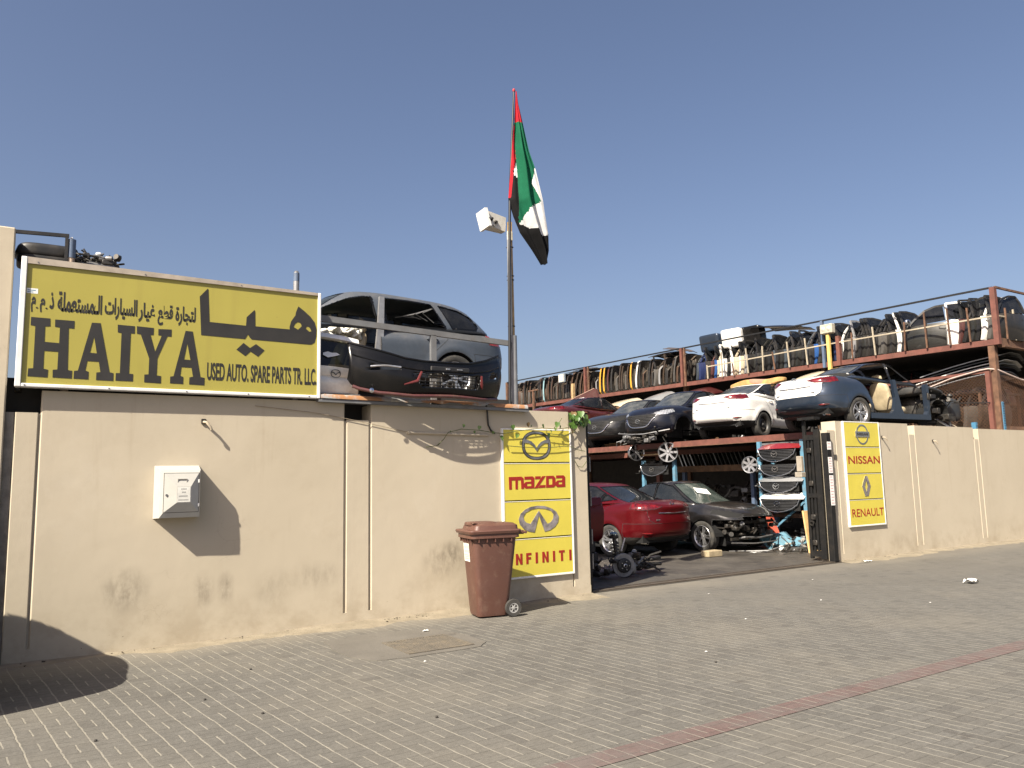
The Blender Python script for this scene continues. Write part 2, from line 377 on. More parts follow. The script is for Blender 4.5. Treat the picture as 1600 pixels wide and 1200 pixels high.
    n.bump(h, 0.5, 0.006)
    return n.mat

def plain_sheet(name, x0, y0, x1, y1, z, m, kind='structure', nx=1, ny=1):
    mb = MB(); mb.grid([[(x0 + (x1 - x0) * i / nx, y0 + (y1 - y0) * j / ny, z) for j in range(ny + 1)] for i in range(nx + 1)])
    return tag(mb.build(name, m), kind=kind)

def ground_surface():
    plain_sheet('ground', -400, -400, 400, 400, 0.0, mat('sandy_ground', (0.26, 0.215, 0.155), 0.9, dirt=0.4, scale=0.4))
    plain_sheet('paved_street', -40, -30, 60, 9.06, 0.004, paver_material('block_paving'))
    plain_sheet('red_paving_strip', -40, 3.69, 60, 3.885, 0.008, paver_material('red_block_paving', True))
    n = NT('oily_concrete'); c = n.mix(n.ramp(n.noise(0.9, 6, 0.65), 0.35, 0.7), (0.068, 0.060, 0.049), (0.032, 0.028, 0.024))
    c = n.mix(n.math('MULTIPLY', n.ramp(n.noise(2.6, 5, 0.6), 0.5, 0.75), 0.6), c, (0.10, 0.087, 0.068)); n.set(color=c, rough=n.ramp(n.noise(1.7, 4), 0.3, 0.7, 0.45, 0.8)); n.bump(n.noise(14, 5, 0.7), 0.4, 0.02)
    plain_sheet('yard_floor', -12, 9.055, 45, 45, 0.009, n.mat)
    t = MB(); t.b2((7.1, 9.10, 0.0095), (13.1, 9.19, 0.028)); t.b2((7.1, 9.30, 0.0095), (13.1, 9.33, 0.020))
    tag(t.build('gate_threshold', mat('worn_steel_track', (0.13, 0.105, 0.08), 0.6, 0.4, dirt=0.6, dirtcol=(0.17, 0.14, 0.10))), kind='structure')
    n = NT('patched_concrete'); c = n.mix(n.ramp(n.noise(2.2, 5), 0.3, 0.7), (0.098, 0.090, 0.076), (0.120, 0.110, 0.093)); c = n.mix(n.math('MULTIPLY', n.ramp(n.noise(5, 6, 0.7), 0.56, 0.72), 0.6), c, (0.05, 0.044, 0.036)); n.set(color=c, rough=0.85); n.bump(n.noise(22, 5, 0.7), 0.35, 0.01)
    pr = MB(); pts = [(2.82, 7.25), (2.95, 7.0), (3.35, 6.93), (4.05, 6.95), (4.2, 7.1), (4.18, 7.75), (4.05, 8.15), (3.3, 8.28), (2.86, 8.2), (2.78, 7.7)]
    q = []
    for i, p in enumerate(pts):
        a = pts[(i + 1) % len(pts)]
        for k in range(4):
            t_ = k / 4; q.append((p[0] + (a[0] - p[0]) * t_ + rnd.uniform(-.012, .012), p[1] + (a[1] - p[1]) * t_ + rnd.uniform(-.012, .012)))
    pr.prism([q], 0.006, Matrix.Translation((0, 0, 0.0045))); tag(pr.build('concrete_patch', n.mat), kind='structure')
    g = thing('drain_grate', 'rusty square drain grate set in a concrete patch of the paving', 'drain cover', (3.66, 7.37, 0.011))
    iron = mat('dusty_cast_iron', (0.150, 0.132, 0.106), 0.8, 0.2, dirt=0.6, dirtcol=(0.27, 0.22, 0.15), scale=12)
    f = MB()
    for s in (-1, 1): f.b2((s * 0.34 - 0.02, -0.33, 0), (s * 0.34 + 0.02, 0.33, 0.010)); f.b2((-0.319, s * 0.31 - 0.02, 0), (0.319, s * 0.31 + 0.02, 0.009))
    f.build('frame', iron, g)
    MB().b2((-0.318, -0.288, 0.0), (0.318, 0.288, 0.001)).build('pit', mat('drain_pit_shade', (0.022, 0.018, 0.015), 0.9), g)  # near-black plate stands in for the shaded pit below the bars
    b = MB()
    for k in range(17):
        x = -0.296 + k * 0.037; b.b2((x - 0.011, -0.288, 0.001), (x + 0.011, 0.288, 0.0085))
    b.build('bars', iron, g)
ground_surface()

# ------------------------------------------------------------------ the walls
def plaster(name, smudges=()):
    n = NT(name); g = n.node("ShaderNodeNewGeometry"); X, Y, Z = n.xyz(g.outputs[0])
    pos = g.outputs[0]; n.noise = lambda scale, detail=4, rough=0.55, vec=None: NT.noise(n, scale, detail, rough, pos if vec is None else vec)
    c = n.mix(n.ramp(n.noise(0.55, 4), 0.3, 0.7), (0.415, 0.362, 0.274), (0.452, 0.396, 0.303))
    c = n.mix(n.math('MULTIPLY', n.ramp(n.noise(2.5, 6, 0.7), 0.5, 0.75), 0.18), c, (0.325, 0.27, 0.19))
    low = n.math('MULTIPLY', n.ramp(Z, 0.0, 0.75, 1.0, 0.0), n.ramp(n.noise(3.2, 6, 0.65), 0.38, 0.68)); c = n.mix(n.math('MULTIPLY', low, 0.45), c, (0.26, 0.21, 0.143))
    drip = n.ramp(n.noise(1.0, 4, 0.6, n.scale_vec((9, 9, 0.7), pos)), 0.55, 0.75); c = n.mix(n.math('MULTIPLY', n.math('MULTIPLY', drip, n.ramp(Z, 0.3, 2.6, 0.05, 0.45)), 0.5), c, (0.30, 0.245, 0.172))
    for (x, z, w, h, k) in smudges:
        d = n.math('SQRT', n.math('ADD', n.math('POWER', n.math('DIVIDE', n.math('SUBTRACT', X, x), w), 2.0), n.math('POWER', n.math('DIVIDE', n.math('SUBTRACT', Z, z), h), 2.0)))
        s = n.math('MULTIPLY', n.ramp(d, 0.1, 1.0, 1.0, 0.0), n.ramp(n.noise(1.0, 6, 0.68, n.scale_vec((9, 9, 4), pos)), 0.30, 0.72)); c = n.mix(n.math('MULTIPLY', s, k * 0.78), c, (0.085, 0.068, 0.047))
    spk = n.math('MULTIPLY', n.ramp(n.noise(17, 3, 0.6), 0.70, 0.76), n.ramp(Z, 0.0, 0.55, 1.0, 0.0)); c = n.mix(spk, c, (0.06, 0.045, 0.03))
    vo = n.node("ShaderNodeTexVoronoi", feature='DISTANCE_TO_EDGE'); vo.inputs["Scale"].default_value = 0.75; dv = n.node("ShaderNodeVectorMath", operation='ADD'); nz_ = n.node("ShaderNodeTexNoise"); nz_.inputs["Scale"].default_value = 2.2; nz_.inputs["Detail"].default_value = 5; n.link(pos, nz_.inputs["Vector"]); n.link(pos, dv.inputs[0]); n.link(nz_.outputs[1], dv.inputs[1]); n.link(dv.outputs[0], vo.inputs["Vector"])
    crack = n.math('MULTIPLY', n.ramp(vo.outputs["Distance"], 0.0012, 0.0045, 1.0, 0.0), n.ramp(n.noise(0.8, 3), 0.52, 0.62)); c = n.mix(n.math('MULTIPLY', crack, 0.10), c, (0.13, 0.10, 0.07))
    worn = n.math('MULTIPLY', n.ramp(n.noise(1.4, 7, 0.7), 0.58, 0.64), n.ramp(n.noise(0.5, 2), 0.45, 0.6)); c = n.mix(n.math('MULTIPLY', worn, 0.16), c, (0.50, 0.45, 0.36))
    n.set(color=c, rough=0.78, spec=0.25)
    n.bump(n.math('ADD', n.noise(3.0, 3), n.math('MULTIPLY', n.noise(90, 3), 0.12)), 0.22, 0.02)
    return n.mat
PLASTER = plaster('painted_plaster', [(1.03, 0.62, 0.30, 0.30, 0.75), (1.80, 0.55, 0.14, 0.26, 0.8), (2.03, 0.55, 0.12, 0.24, 0.75), (3.05, 0.60, 0.45, 0.22, 0.4), (4.72, 0.66, 0.42, 0.30, 0.8), (4.85, 0.75, 0.14, 0.22, 0.85), (2.55, 0.5, 0.3, 0.3, 0.3)])
PLASTER_B = plaster('painted_plaster_right', [(15.2, 0.25, 0.5, 0.25, 0.2), (15.15, 1.35, 0.05, 0.22, 0.25)])
CEMENT = mat('bare_cement', (0.24, 0.22, 0.185), 0.9, var=0.2, dirt=0.4, scale=9, bump=0.5)

def boundary_walls():
    w = thing('boundary_wall', 'beige plastered yard wall carrying the yellow HAIYA sign', 'wall', (3.5, 9.0, 0))
    def panel(par, x0, x1, top, y=9.0, th=0.30, z0=0.14, m=PLASTER, name='wall_panel', ch=0.012):
        o = [(x0 + ch, y), (x1 - ch, y), (x1, y + ch), (x1, y + th), (x0, y + th), (x0, y + ch)]
        return MB().prism([o], top - z0, Matrix.Translation((0, 0, z0))).build(name, m, par, world=True)
    panel(w, 0.215, 3.375, 2.642); panel(w, 3.715, 6.775, 2.622)
    panel(w, 0.0, 0.195, 2.42, th=0.26, name='wall_pier', ch=0.008); panel(w, 3.40, 3.69, 2.425, th=0.26, name='wall_pier', ch=0.008); panel(w, 6.79, 7.085, 2.445, th=0.26, name='wall_pier', ch=0.008)
    MB().b2((0.0, 9.0, -0.05), (7.085, 9.3, 0.14)).build('plinth', PLASTER, w, world=True)
    gb = MB()
    for x0, x1 in ((0.196, 0.214), (3.376, 3.399), (3.691, 3.714), (6.776, 6.789)): gb.b2((x0, 9.022, 0.14), (x1, 9.2, 2.41))
    gb.build('groove', PLASTER, w, world=True)
    r = thing('boundary_wall', 'beige plastered yard wall right of the open gateway', 'wall', (19.0, 9.18, 0))
    panel(r, 13.30, 15.785, 2.655, y=9.18, m=PLASTER_B); panel(r, 16.015, 18.41, 2.625, y=9.18, m=PLASTER_B); panel(r, 18.618, 48, 2.60, y=9.18, m=PLASTER_B)
    panel(r, 13.03, 13.285, 2.475, y=9.18, th=0.26, m=PLASTER_B, name='wall_pier', ch=0.008); panel(r, 15.80, 16.0, 2.43, y=9.18, th=0.26, m=PLASTER_B, name='wall_pier', ch=0.008); panel(r, 18.42, 18.605, 2.36, y=9.18, th=0.26, m=PLASTER_B, name='wall_pier', ch=0.008)
    MB().b2((13.03, 9.18, -0.05), (48, 9.48, 0.14)).build('plinth', PLASTER_B, r, world=True)
    gb = MB()
    for x0, x1 in ((13.286, 13.299), (15.786, 15.799), (16.001, 16.014), (18.411, 18.419), (18.606, 18.617)): gb.b2((x0, 9.202, 0.14), (x1, 9.4, 2.34))
    gb.build('groove', PLASTER_B, r, world=True)
    t = thing('neighbour_wall', 'tall plain beige wall at the left edge beyond the HAIYA sign', 'wall', (-3, 9.0, 0))
    MB().bev((-30, 8.97, 0), (-0.085, 9.35, 4.27), 0.012).build('wall_panel', plaster('neighbour_plaster'), t, world=True)
    s = MB(); N = 14
    s.grid([[(-0.083 + (0.0 if i == 0 else 0.078 + rnd.uniform(-.012, .012)), 9.012, 0.0 + 2.42 * k / N) for k in range(N + 1)] for i in (0, 1)])
    s.b2((-0.084, 9.02, 0), (-0.002, 9.25, 2.42)); s.build('cement_joint', CEMENT, t, world=True)
    # unseen walls added behind and beside the racks to keep the space dark
    bw = thing('added_back_wall', 'unseen block wall added behind the storage rack to keep it dark', 'wall', (20, 36, 0))
    MB().b2((-12, 36, 0), (27, 36.3, 3.0)).build('wall_panel', CEMENT, bw, world=True)
    MB().b2((27, 9.3, 0), (27.3, 36.3, 3.0)).build('side_panel', CEMENT, bw, world=True)
boundary_walls()

def blown_sand():
    n = NT('blown_sand'); c = n.mix(n.ramp(n.noise(4, 5), 0.3, 0.7), (0.185, 0.160, 0.118), (0.245, 0.212, 0.158)); c = n.mix(n.math('MULTIPLY', n.ramp(n.noise(30, 3), 0.6, 0.75), 0.6), c, (0.10, 0.085, 0.06)); n.set(color=c, rough=0.95, spec=0.1); n.bump(n.noise(60, 5, 0.7), 0.5, 0.01)
    rs = random.Random(8)
    def drift(x0, x1, y, k=1.0):
        m = MB(); N = int((x1 - x0) / 0.06); w = 0.1; h = 0.02; A = []
        for i in range(N + 1):
            w += rs.uniform(-.022, .022) + (.10 - w) * .08; h += rs.uniform(-.005, .005) + (.018 - h) * .1; w = max(.03, w); h = max(.004, h); x = x0 + (x1 - x0) * i / N
            A.append([(x, y - w * 2.2 * k, 0.0035), (x, y - w * 1.1 * k, 0.006 + h * .25), (x, y - w * .4 * k, 0.006 + h * .65), (x, y + .002, 0.006 + h)])
        m.grid(A); o = m.build('blown_sand', n.mat, None, 60); tag(o, kind='stuff')
    drift(-2.0, 7.1, 9.0, 1.1); drift(13.05, 24, 9.18, 1.3)
    deb = MB(); DM = mat('dry_litter', (0.07, 0.055, 0.038), 0.9, var=.5, scale=30)
    for k in range(120):
        x = rs.choice((rs.uniform(0.1, 7.0), rs.gauss(4.45, .22), rs.gauss(4.3, .3), rs.uniform(13.1, 20))); y = (9.0 if x < 8 else 9.18) - abs(rs.gauss(0, .06)) - .004; s_ = rs.uniform(.004, .015)
        if 7.05 < x < 13.1: continue
        deb.box((x, y, 0.012 + s_ * .4), (s_ * rs.uniform(.8, 2.4), s_, s_ * rs.uniform(.3, .9)), 0, None, rs.uniform(0, 3))
    tag(deb.build('dry_litter', DM), kind='stuff')
blown_sand()
# ------------------------------------------------------------------ signs
GLYPH = {
 'H': [[(0.085,3.366),(0.249,3.365),(0.253,3.286),(0.208,3.28),(0.21,3.124),(0.337,3.121),(0.337,3.281),(0.294,3.285),(0.292,3.359),(0.462,3.36),(0.463,3.28),(0.414,3.281),(0.423,2.852),(0.462,2.846),(0.462,2.767),(0.295,2.77),(0.293,2.847),(0.333,2.852),(0.333,3.032),(0.211,3.033),(0.212,2.853),(0.253,2.845),(0.251,2.767),(0.082,2.771),(0.085,2.848),(0.126,2.853),(0.125,3.277),(0.085,3.284)]],
 'A': [[(0.619,3.357),(0.698,3.359),(0.8,2.851),(0.836,2.843),(0.837,2.762),(0.68,2.764),(0.68,2.841),(0.716,2.848),(0.698,2.954),(0.593,2.955),(0.579,2.856),(0.609,2.845),(0.61,2.766),(0.478,2.768),(0.479,2.847),(0.513,2.852)],[(0.645,3.215),(0.613,3.043),(0.676,3.04)]],
 'I': [[(0.858,3.358),(1.02,3.356),(1.021,3.276),(0.984,3.276),(0.982,2.848),(1.021,2.844),(1.021,2.766),(0.858,2.767),(0.859,2.846),(0.896,2.848),(0.897,3.271),(0.861,3.277)]],
 'Y': [[(1.04,3.358),(1.204,3.353),(1.204,3.278),(1.175,3.273),(1.225,3.096),(1.285,3.276),(1.251,3.279),(1.25,3.346),(1.381,3.352),(1.382,3.273),(1.341,3.273),(1.25,3.026),(1.249,2.843),(1.292,2.837),(1.292,2.759),(1.13,2.763),(1.129,2.845),(1.169,2.85),(1.17,3.02),(1.08,3.273),(1.043,3.278)]],
 'A2': [[(1.523,3.35),(1.597,3.348),(1.69,2.849),(1.733,2.842),(1.732,2.759),(1.576,2.763),(1.577,2.839),(1.613,2.849),(1.595,2.947),(1.493,2.947),(1.483,2.852),(1.514,2.84),(1.514,2.763),(1.383,2.765),(1.383,2.837),(1.416,2.844)],[(1.544,3.216),(1.516,3.033),(1.582,3.031)]],
 'hy': [[(1.741,3.849),(1.748,3.835),(1.769,3.472),(2.165,3.466),(2.17,3.565),(2.256,3.658),(2.264,3.642),(2.269,3.468),(2.665,3.467),(2.664,3.498),(2.68,3.563),(2.731,3.643),(2.736,3.678),(2.764,3.753),(2.828,3.71),(2.91,3.643),(2.963,3.578),(2.989,3.492),(2.985,3.41),(2.966,3.333),(2.925,3.307),(2.896,3.304),(2.232,3.311),(2.208,3.334),(2.188,3.366),(2.157,3.31),(1.685,3.317),(1.659,3.749)],[(2.755,3.562),(2.783,3.559),(2.801,3.539),(2.807,3.517),(2.764,3.472),(2.71,3.5),(2.726,3.538)],[(2.882,3.52),(2.905,3.508),(2.926,3.466),(2.9,3.459),(2.856,3.492),(2.865,3.516)]],
 'dm': [[(2.065,3.182),(2.142,3.265),(2.215,3.211),(2.281,3.262),(2.377,3.196),(2.306,3.117),(2.22,3.171),(2.164,3.115)]],
 'm': [[(5.696,1.697),(5.905,1.7),(5.937,1.677),(5.942,1.533),(5.898,1.531),(5.893,1.652),(5.843,1.651),(5.839,1.529),(5.802,1.528),(5.802,1.65),(5.743,1.649),(5.742,1.528),(5.7,1.527)]],
 'a': [[(5.953,1.698),(6.09,1.701),(6.118,1.679),(6.111,1.536),(5.969,1.533),(5.941,1.559),(5.942,1.601),(5.972,1.626),(6.062,1.63),(6.063,1.659),(5.952,1.657)],[(5.994,1.6),(6.064,1.602),(6.063,1.568),(5.993,1.567)]],
 'z1': [[(6.132,1.7),(6.225,1.701),(6.218,1.663),(6.131,1.66)]],
 'z2': [[(6.252,1.701),(6.309,1.703),(6.167,1.536),(6.112,1.534)]],
 'z3': [[(6.215,1.577),(6.304,1.578),(6.299,1.541),(6.178,1.538)]],
 'D': [[(6.318,1.703),(6.445,1.705),(6.478,1.673),(6.477,1.566),(6.446,1.54),(6.313,1.539)],[(6.362,1.663),(6.422,1.666),(6.423,1.582),(6.36,1.578)]],
 'a2': [[(6.492,1.707),(6.622,1.708),(6.649,1.685),(6.647,1.543),(6.506,1.541),(6.479,1.566),(6.481,1.61),(6.51,1.636),(6.595,1.64),(6.596,1.669),(6.49,1.667)],[(6.533,1.612),(6.594,1.613),(6.593,1.583),(6.532,1.58)]],
 'inf': [[(6.098,0.933),(5.999,0.952),(5.92,0.989),(5.859,1.052),(5.842,1.123),(5.875,1.196),(5.95,1.25),(6.043,1.284),(6.159,1.296),(6.276,1.287),(6.394,1.252),(6.476,1.201),(6.516,1.132),(6.501,1.055),(6.445,0.995),(6.36,0.952),(6.271,0.935),(6.177,1.163)],[(6.036,1.053),(6.178,1.227),(6.321,1.04),(6.376,1.061),(6.419,1.107),(6.427,1.169),(6.381,1.219),(6.275,1.249),(6.158,1.261),(6.053,1.246),(5.96,1.207),(5.921,1.157),(5.926,1.11),(5.968,1.071)]],
 'ren_l': [[(14.089,1.589),(14.129,1.589),(14.116,1.51),(14.063,1.385),(14.104,1.284),(14.105,1.197),(14.047,1.197),(13.969,1.39)]],
 'ren_r': [[(14.131,1.589),(14.164,1.588),(14.253,1.394),(14.163,1.199),(14.108,1.197),(14.108,1.284),(14.155,1.386),(14.119,1.51)]],
}

def on_wall(y):                                    # local x,y drawn on a wall-parallel plane, thickness towards the street
    return Matrix(((1, 0, 0, 0), (0, 0, -1, y), (0, 1, 0, 0), (0, 0, 0, 1)))

def ring(rx, rz, t, n=48, p=2.0, cx=0, cz=0):
    o = []; i = []
    for k in range(n):
        a = 2 * math.pi * k / n; c, s = math.cos(a), math.sin(a)
        f = lambda v: math.copysign(abs(v) ** (2 / p), v)
        o.append((cx + rx * f(c), cz + rz * f(s))); i.append((cx + (rx - t) * f(c), cz + (rz - t * 0.9) * f(s)))
    return [o, i]

def winged_m(mb, M, w, d, mi=0):                   # the oval badge with a winged letter, w wide
    k = w / 0.48
    mb.prism([[(a * k, b * k) for a, b in l] for l in ring(0.24, 0.195, 0.028, p=2.3)], d, M, mi)
    v = [(-0.222, 0.075), (-0.17, 0.085), (-0.085, 0.055), (-0.03, 0.01), (0, -0.035), (0.03, 0.01), (0.085, 0.055), (0.17, 0.085), (0.222, 0.075), (0.215, 0.035), (0.13, 0.03), (0.06, -0.01), (0, -0.085), (-0.06, -0.01), (-0.13, 0.03), (-0.215, 0.035)]
    mb.prism([[(a * k, b * k) for a, b in v]], d * 1.25, M, mi)

def haiya_sign():
    s = thing('shop_sign', 'long yellow sign board reading HAIYA in black slab letters', 'sign', (1.5, 8.93, 2.66))
    y = 8.925
    n = NT('faded_yellow_sign'); c = n.mix(n.ramp(n.noise(0.7, 4), 0.3, 0.7), (0.315, 0.275, 0.055), (0.35, 0.305, 0.065)); X, Y, Z = n.xyz()
    c = n.mix(n.math('MULTIPLY', n.ramp(n.noise(1.0, 5, 0.6, n.scale_vec((6, 6, 0.5))), 0.5, 0.75), 0.25), c, (0.26, 0.215, 0.05)); c = n.mix(n.math('MULTIPLY', n.ramp(n.noise(40, 2), 0.74, 0.78), 0.6), c, (0.16, 0.13, 0.045)); n.set(color=c, rough=0.42)
    MB().b2((0.03, y, 2.70), (3.0, y + 0.075, 3.905)).build('sign_panel', n.mat, s, world=True)
    f = MB()
    f.bev((-0.022, y - 0.022, 2.664), (0.0295, y + 0.10, 3.972), 0.006); f.bev((3.0005, y - 0.022, 2.664), (3.036, y + 0.10, 3.940), 0.006)
    f.bev((0.0297, y - 0.020, 2.664), (3.0003, y + 0.10, 2.6995), 0.006)
    f.build('frame', FRAMEW, s, world=True)
    tf = MB(); tf.add([(0.0297, y - 0.018, 3.9055), (3.0003, y - 0.018, 3.9055), (3.0003, y - 0.018, 3.938), (0.0297, y - 0.018, 3.972), (0.0297, y + 0.10, 3.9055), (3.0003, y + 0.10, 3.9055), (3.0003, y + 0.10, 3.938), (0.0297, y + 0.10, 3.972)], [(0, 1, 2, 3), (5, 4, 7, 6), (3, 2, 6, 7), (0, 4, 5, 1), (0, 3, 7, 4), (1, 5, 6, 2)])
    tf.build('top_frame', mat('sign_frame_dusty', (0.46, 0.40, 0.33), 0.6, dirt=0.4, scale=6), s, world=True)
    MB().b2((-0.015, y + 0.101, 2.70), (3.03, y + 0.16, 3.93)).build('backing', HOLE, s, world=True)
    rv = MB()
    for x in (0.06, 0.8, 1.55, 2.2, 2.9): rv.cyl((x, y - 0.024, 2.682), (x, y - 0.019, 2.682), 0.007, 8)
    for x in (0.12, 1.1, 2.1): rv.cyl((x, y - 0.022, 3.925), (x, y - 0.017, 3.925), 0.007, 8)
    rv.build('rivets', STEEL, s, world=True)
    M = on_wall(y - 0.0002)
    L = MB()
    for k in ('H', 'A', 'I', 'Y', 'A2'): L.prism(GLYPH[k], 0.0025, M)
    L.build('latin_name', INK, s, world=True)
    L = MB(); L.prism(GLYPH['hy'], 0.0025, M); L.prism(GLYPH['dm'], 0.0025, M); L.build('arabic_name', INK, s, world=True)
    t = text_mesh('USED AUTO. SPARE PARTS TR. LLC.', 1.236, 0.199, 0.0025, 0.022, M @ Matrix.Translation((1.757, 2.819, 0)), 1.0); t.build('latin_line', INK, s, world=True)
    # the small Arabic line, in joined letter shapes, left to right as drawn
    # the small Arabic line, word by word in joined letter shapes
    L = MB()
    for word, x, z, w_, h_ in (('\uFEE1', 0.078, 3.418, 0.037, 0.156), ('\uFEE1', 0.154, 3.422, 0.042, 0.142), ('\uFEAB', 0.235, 3.464, 0.038, 0.172), ('\uFE94\uFEE0\uFEE4\uFECC\uFE98\uFEB4\uFEE4\u0640\uFEDF\uFE8D', 0.305, 3.444, 0.399, 0.211), ('\uFE95\uFE8D\uFEAD\uFE8E\uFEF4\uFEB4\uFEDF\uFE8D', 0.730, 3.408, 0.307, 0.233), ('\uFEAD\uFE8E\uFEF4\uFECF', 1.050, 3.408, 0.160, 0.212), ('\uFECA\uFEC4\uFED7', 1.238, 3.389, 0.150, 0.229), ('\uFE93\uFEAD\uFE8E\uFEA0\uFE98\uFEDF', 1.415, 3.402, 0.207, 0.217)):
        t = text_mesh(word, w_, h_, 0.0025, 0.030, M @ Matrix.Translation((x, z, 0)), 0.99); L.add(t.v, t.f)
    for x, z in [(0.129, 3.464), (0.211, 3.465)]: L.prism([[(x - .011, z), (x, z - .010), (x + .011, z), (x, z + .010)]], 0.0025, M)
    L.build('arabic_line', INK, s, world=True)
    st = MB(); st.b2((0.035, y - 0.0012, 3.605), (0.132, y - 0.0001, 3.657), 0)
    for k in range(2): st.b2((0.042, y - 0.0020, 3.633 - k * 0.018), (0.112 - k * 0.02, y - 0.0012, 3.641 - k * 0.018), 1)
    st.build('sticker', [mat('white_sticker', (0.72, 0.74, 0.72), 0.5), mat('blue_print', (0.12, 0.25, 0.38), 0.5)], s, world=True)
haiya_sign()

YELLOW = mat('bright_yellow_sign', (0.66, 0.56, 0.080), 0.4, var=0.05, dirt=0.10, dirtcol=(0.5, 0.38, 0.10), scale=2.5)
GREYCHROME = mat('printed_chrome', (0.42, 0.38, 0.38), 0.3, 0.55, var=0.45, scale=9)
def brand_board(label, x0, x1, z0, z1, divs, y):
    s = thing('brand_sign', label, 'sign', ((x0 + x1) / 2, y, z0))
    f = MB(); t = 0.028
    f.bev((x0, y - 0.004, z0), (x0 + t, y + 0.036, z1), 0.003); f.bev((x1 - t, y - 0.004, z0), (x1, y + 0.036, z1), 0.003)
    f.bev((x0 + t + .0004, y - 0.003, z0), (x1 - t - .0004, y + 0.036, z0 + t), 0.003); f.bev((x0 + t + .0004, y - 0.003, z1 - 0.018), (x1 - t - .0004, y + 0.036, z1), 0.003)
    f.build('frame', WHITE, s, world=True)
    zs = [z0 + t + .0004] + list(divs) + [z1 - 0.0184]
    for a, b in zip(zs[:-1], zs[1:]):
        MB().b2((x0 + t + .0004, y, a + (0.008 if a != zs[0] else 0)), (x1 - t - .0004, y + 0.03, b - (0.008 if b != zs[-1] else 0))).build('panel', YELLOW, s, world=True)
    MB().b2((x0 + t + .0004, y + 0.012, z0 + t + .001), (x1 - t - .0004, y + 0.0345, z1 - 0.019)).build('backing', HOLE, s, world=True)
    e = MB()
    for d in divs: e.b2((x0 + t + .001, y - 0.003, d - 0.016), (x1 - t - .001, y + 0.004, d - 0.009))
    e.build('panel_edge', WHITE, s, world=True)
    return s

def brand_signs():
    y = 8.965; M = on_wall(y - 0.0003)
    s = brand_board('tall yellow board reading mazda and INFINITI on the wall left of the gate', 5.595, 6.775, 0.327, 2.36, (0.862, 1.374, 1.891), y)
    e = MB(); e.prism([[(6.167 + a, 2.130 + b) for a, b in l] for l in ring(0.246, 0.201, 0.048, p=2.3)], 0.003, M); e.build('badge_outline', INK, s, world=True); e = MB(); winged_m(e, M @ Matrix.Translation((6.167, 2.130, 0)), 0.475, 0.006); e.build('badge', mat('sign_chrome', (.50, .49, .49), .25, .9, var=.5, scale=5), s, world=True)  # the slightly larger dark ring is the badge's printed outline
    L = MB()
    for k in ('m', 'a', 'z1', 'z2', 'z3', 'D', 'a2'): L.prism(GLYPH[k], 0.003, M)
    L.build('lettering', REDINK, s, world=True)
    L = MB(); L.prism(GLYPH['inf'], 0.005, M); L.build('badge', GREYCHROME, s, world=True)
    L = MB(); zb, h, w = 0.517, 0.146, 0.092; xs = [5.655, 5.783, 5.951, 6.106, 6.218, 6.398, 6.505, 6.683]
    for ch, x in zip('INFINITI', xs):
        if ch == 'I': pl = [[(0, 0), (.037, 0), (.037, h), (0, h)]]
        elif ch == 'N': pl = [[(0, 0), (.034, 0), (.034, h * .60), (.072, 0), (.106, 0), (.106, h), (.072, h), (.072, h * .42), (.034, h), (0, h)]]
        elif ch == 'F': pl = [[(0, 0), (.036, 0), (.036, h * .40), (.078, h * .40), (.078, h * .62), (.036, h * .62), (.036, h * .79), (.086, h * .79), (.086, h), (0, h)]]
        else: pl = [[(.03, 0), (.066, 0), (.066, h * .79), (.098, h * .79), (.098, h), (-.002, h), (-.002, h * .79), (.03, h * .79)]]
        L.prism([[(a + x, b + zb) for a, b in p] for p in pl], 0.003, M)
    L.build('lettering', REDINK, s, world=True)
    y = 9.145; M = on_wall(y - 0.0003)
    s = brand_board('tall yellow board reading NISSAN and RENAULT on the wall right of the gate', 13.505, 14.69, 0.625, 2.655, (1.142, 1.646, 2.161), y)
    e = MB(); e.prism([[(a + 14.105, b + 2.405) for a, b in l] for l in ring(0.205, 0.20, 0.036)], 0.004, M); e.bev((13.874, y - 0.012, 2.353), (14.335, y - 0.0003, 2.465), 0.005); e.build('badge', CHROME, s, world=True)
    t = text_mesh('NISSAN', 0.36, 0.055, 0.002, 0.03, on_wall(y - 0.0121) @ Matrix.Translation((13.925, 2.382, 0))); t.build('badge_lettering', INK, s, world=True)
    t = text_mesh('NISSAN', 1.035, 0.152, 0.003, 0.012, M @ Matrix.Translation((13.595, 1.829, 0)), 1.0); t.build('lettering', REDINK, s, world=True)
    L = MB(); L.prism(GLYPH['ren_l'], 0.006, M, 0); L.prism([[(a + .0005, b) for a, b in GLYPH['ren_r'][0]]], 0.0045, M, 1); L.build('badge', [CHROME, GREYCHROME], s, world=True)
    t = text_mesh('RENAULT', 1.03, 0.152, 0.003, 0.004, M @ Matrix.Translation((13.597, 0.809, 0)), 1.02); t.build('lettering', REDINK, s, world=True)
brand_signs()
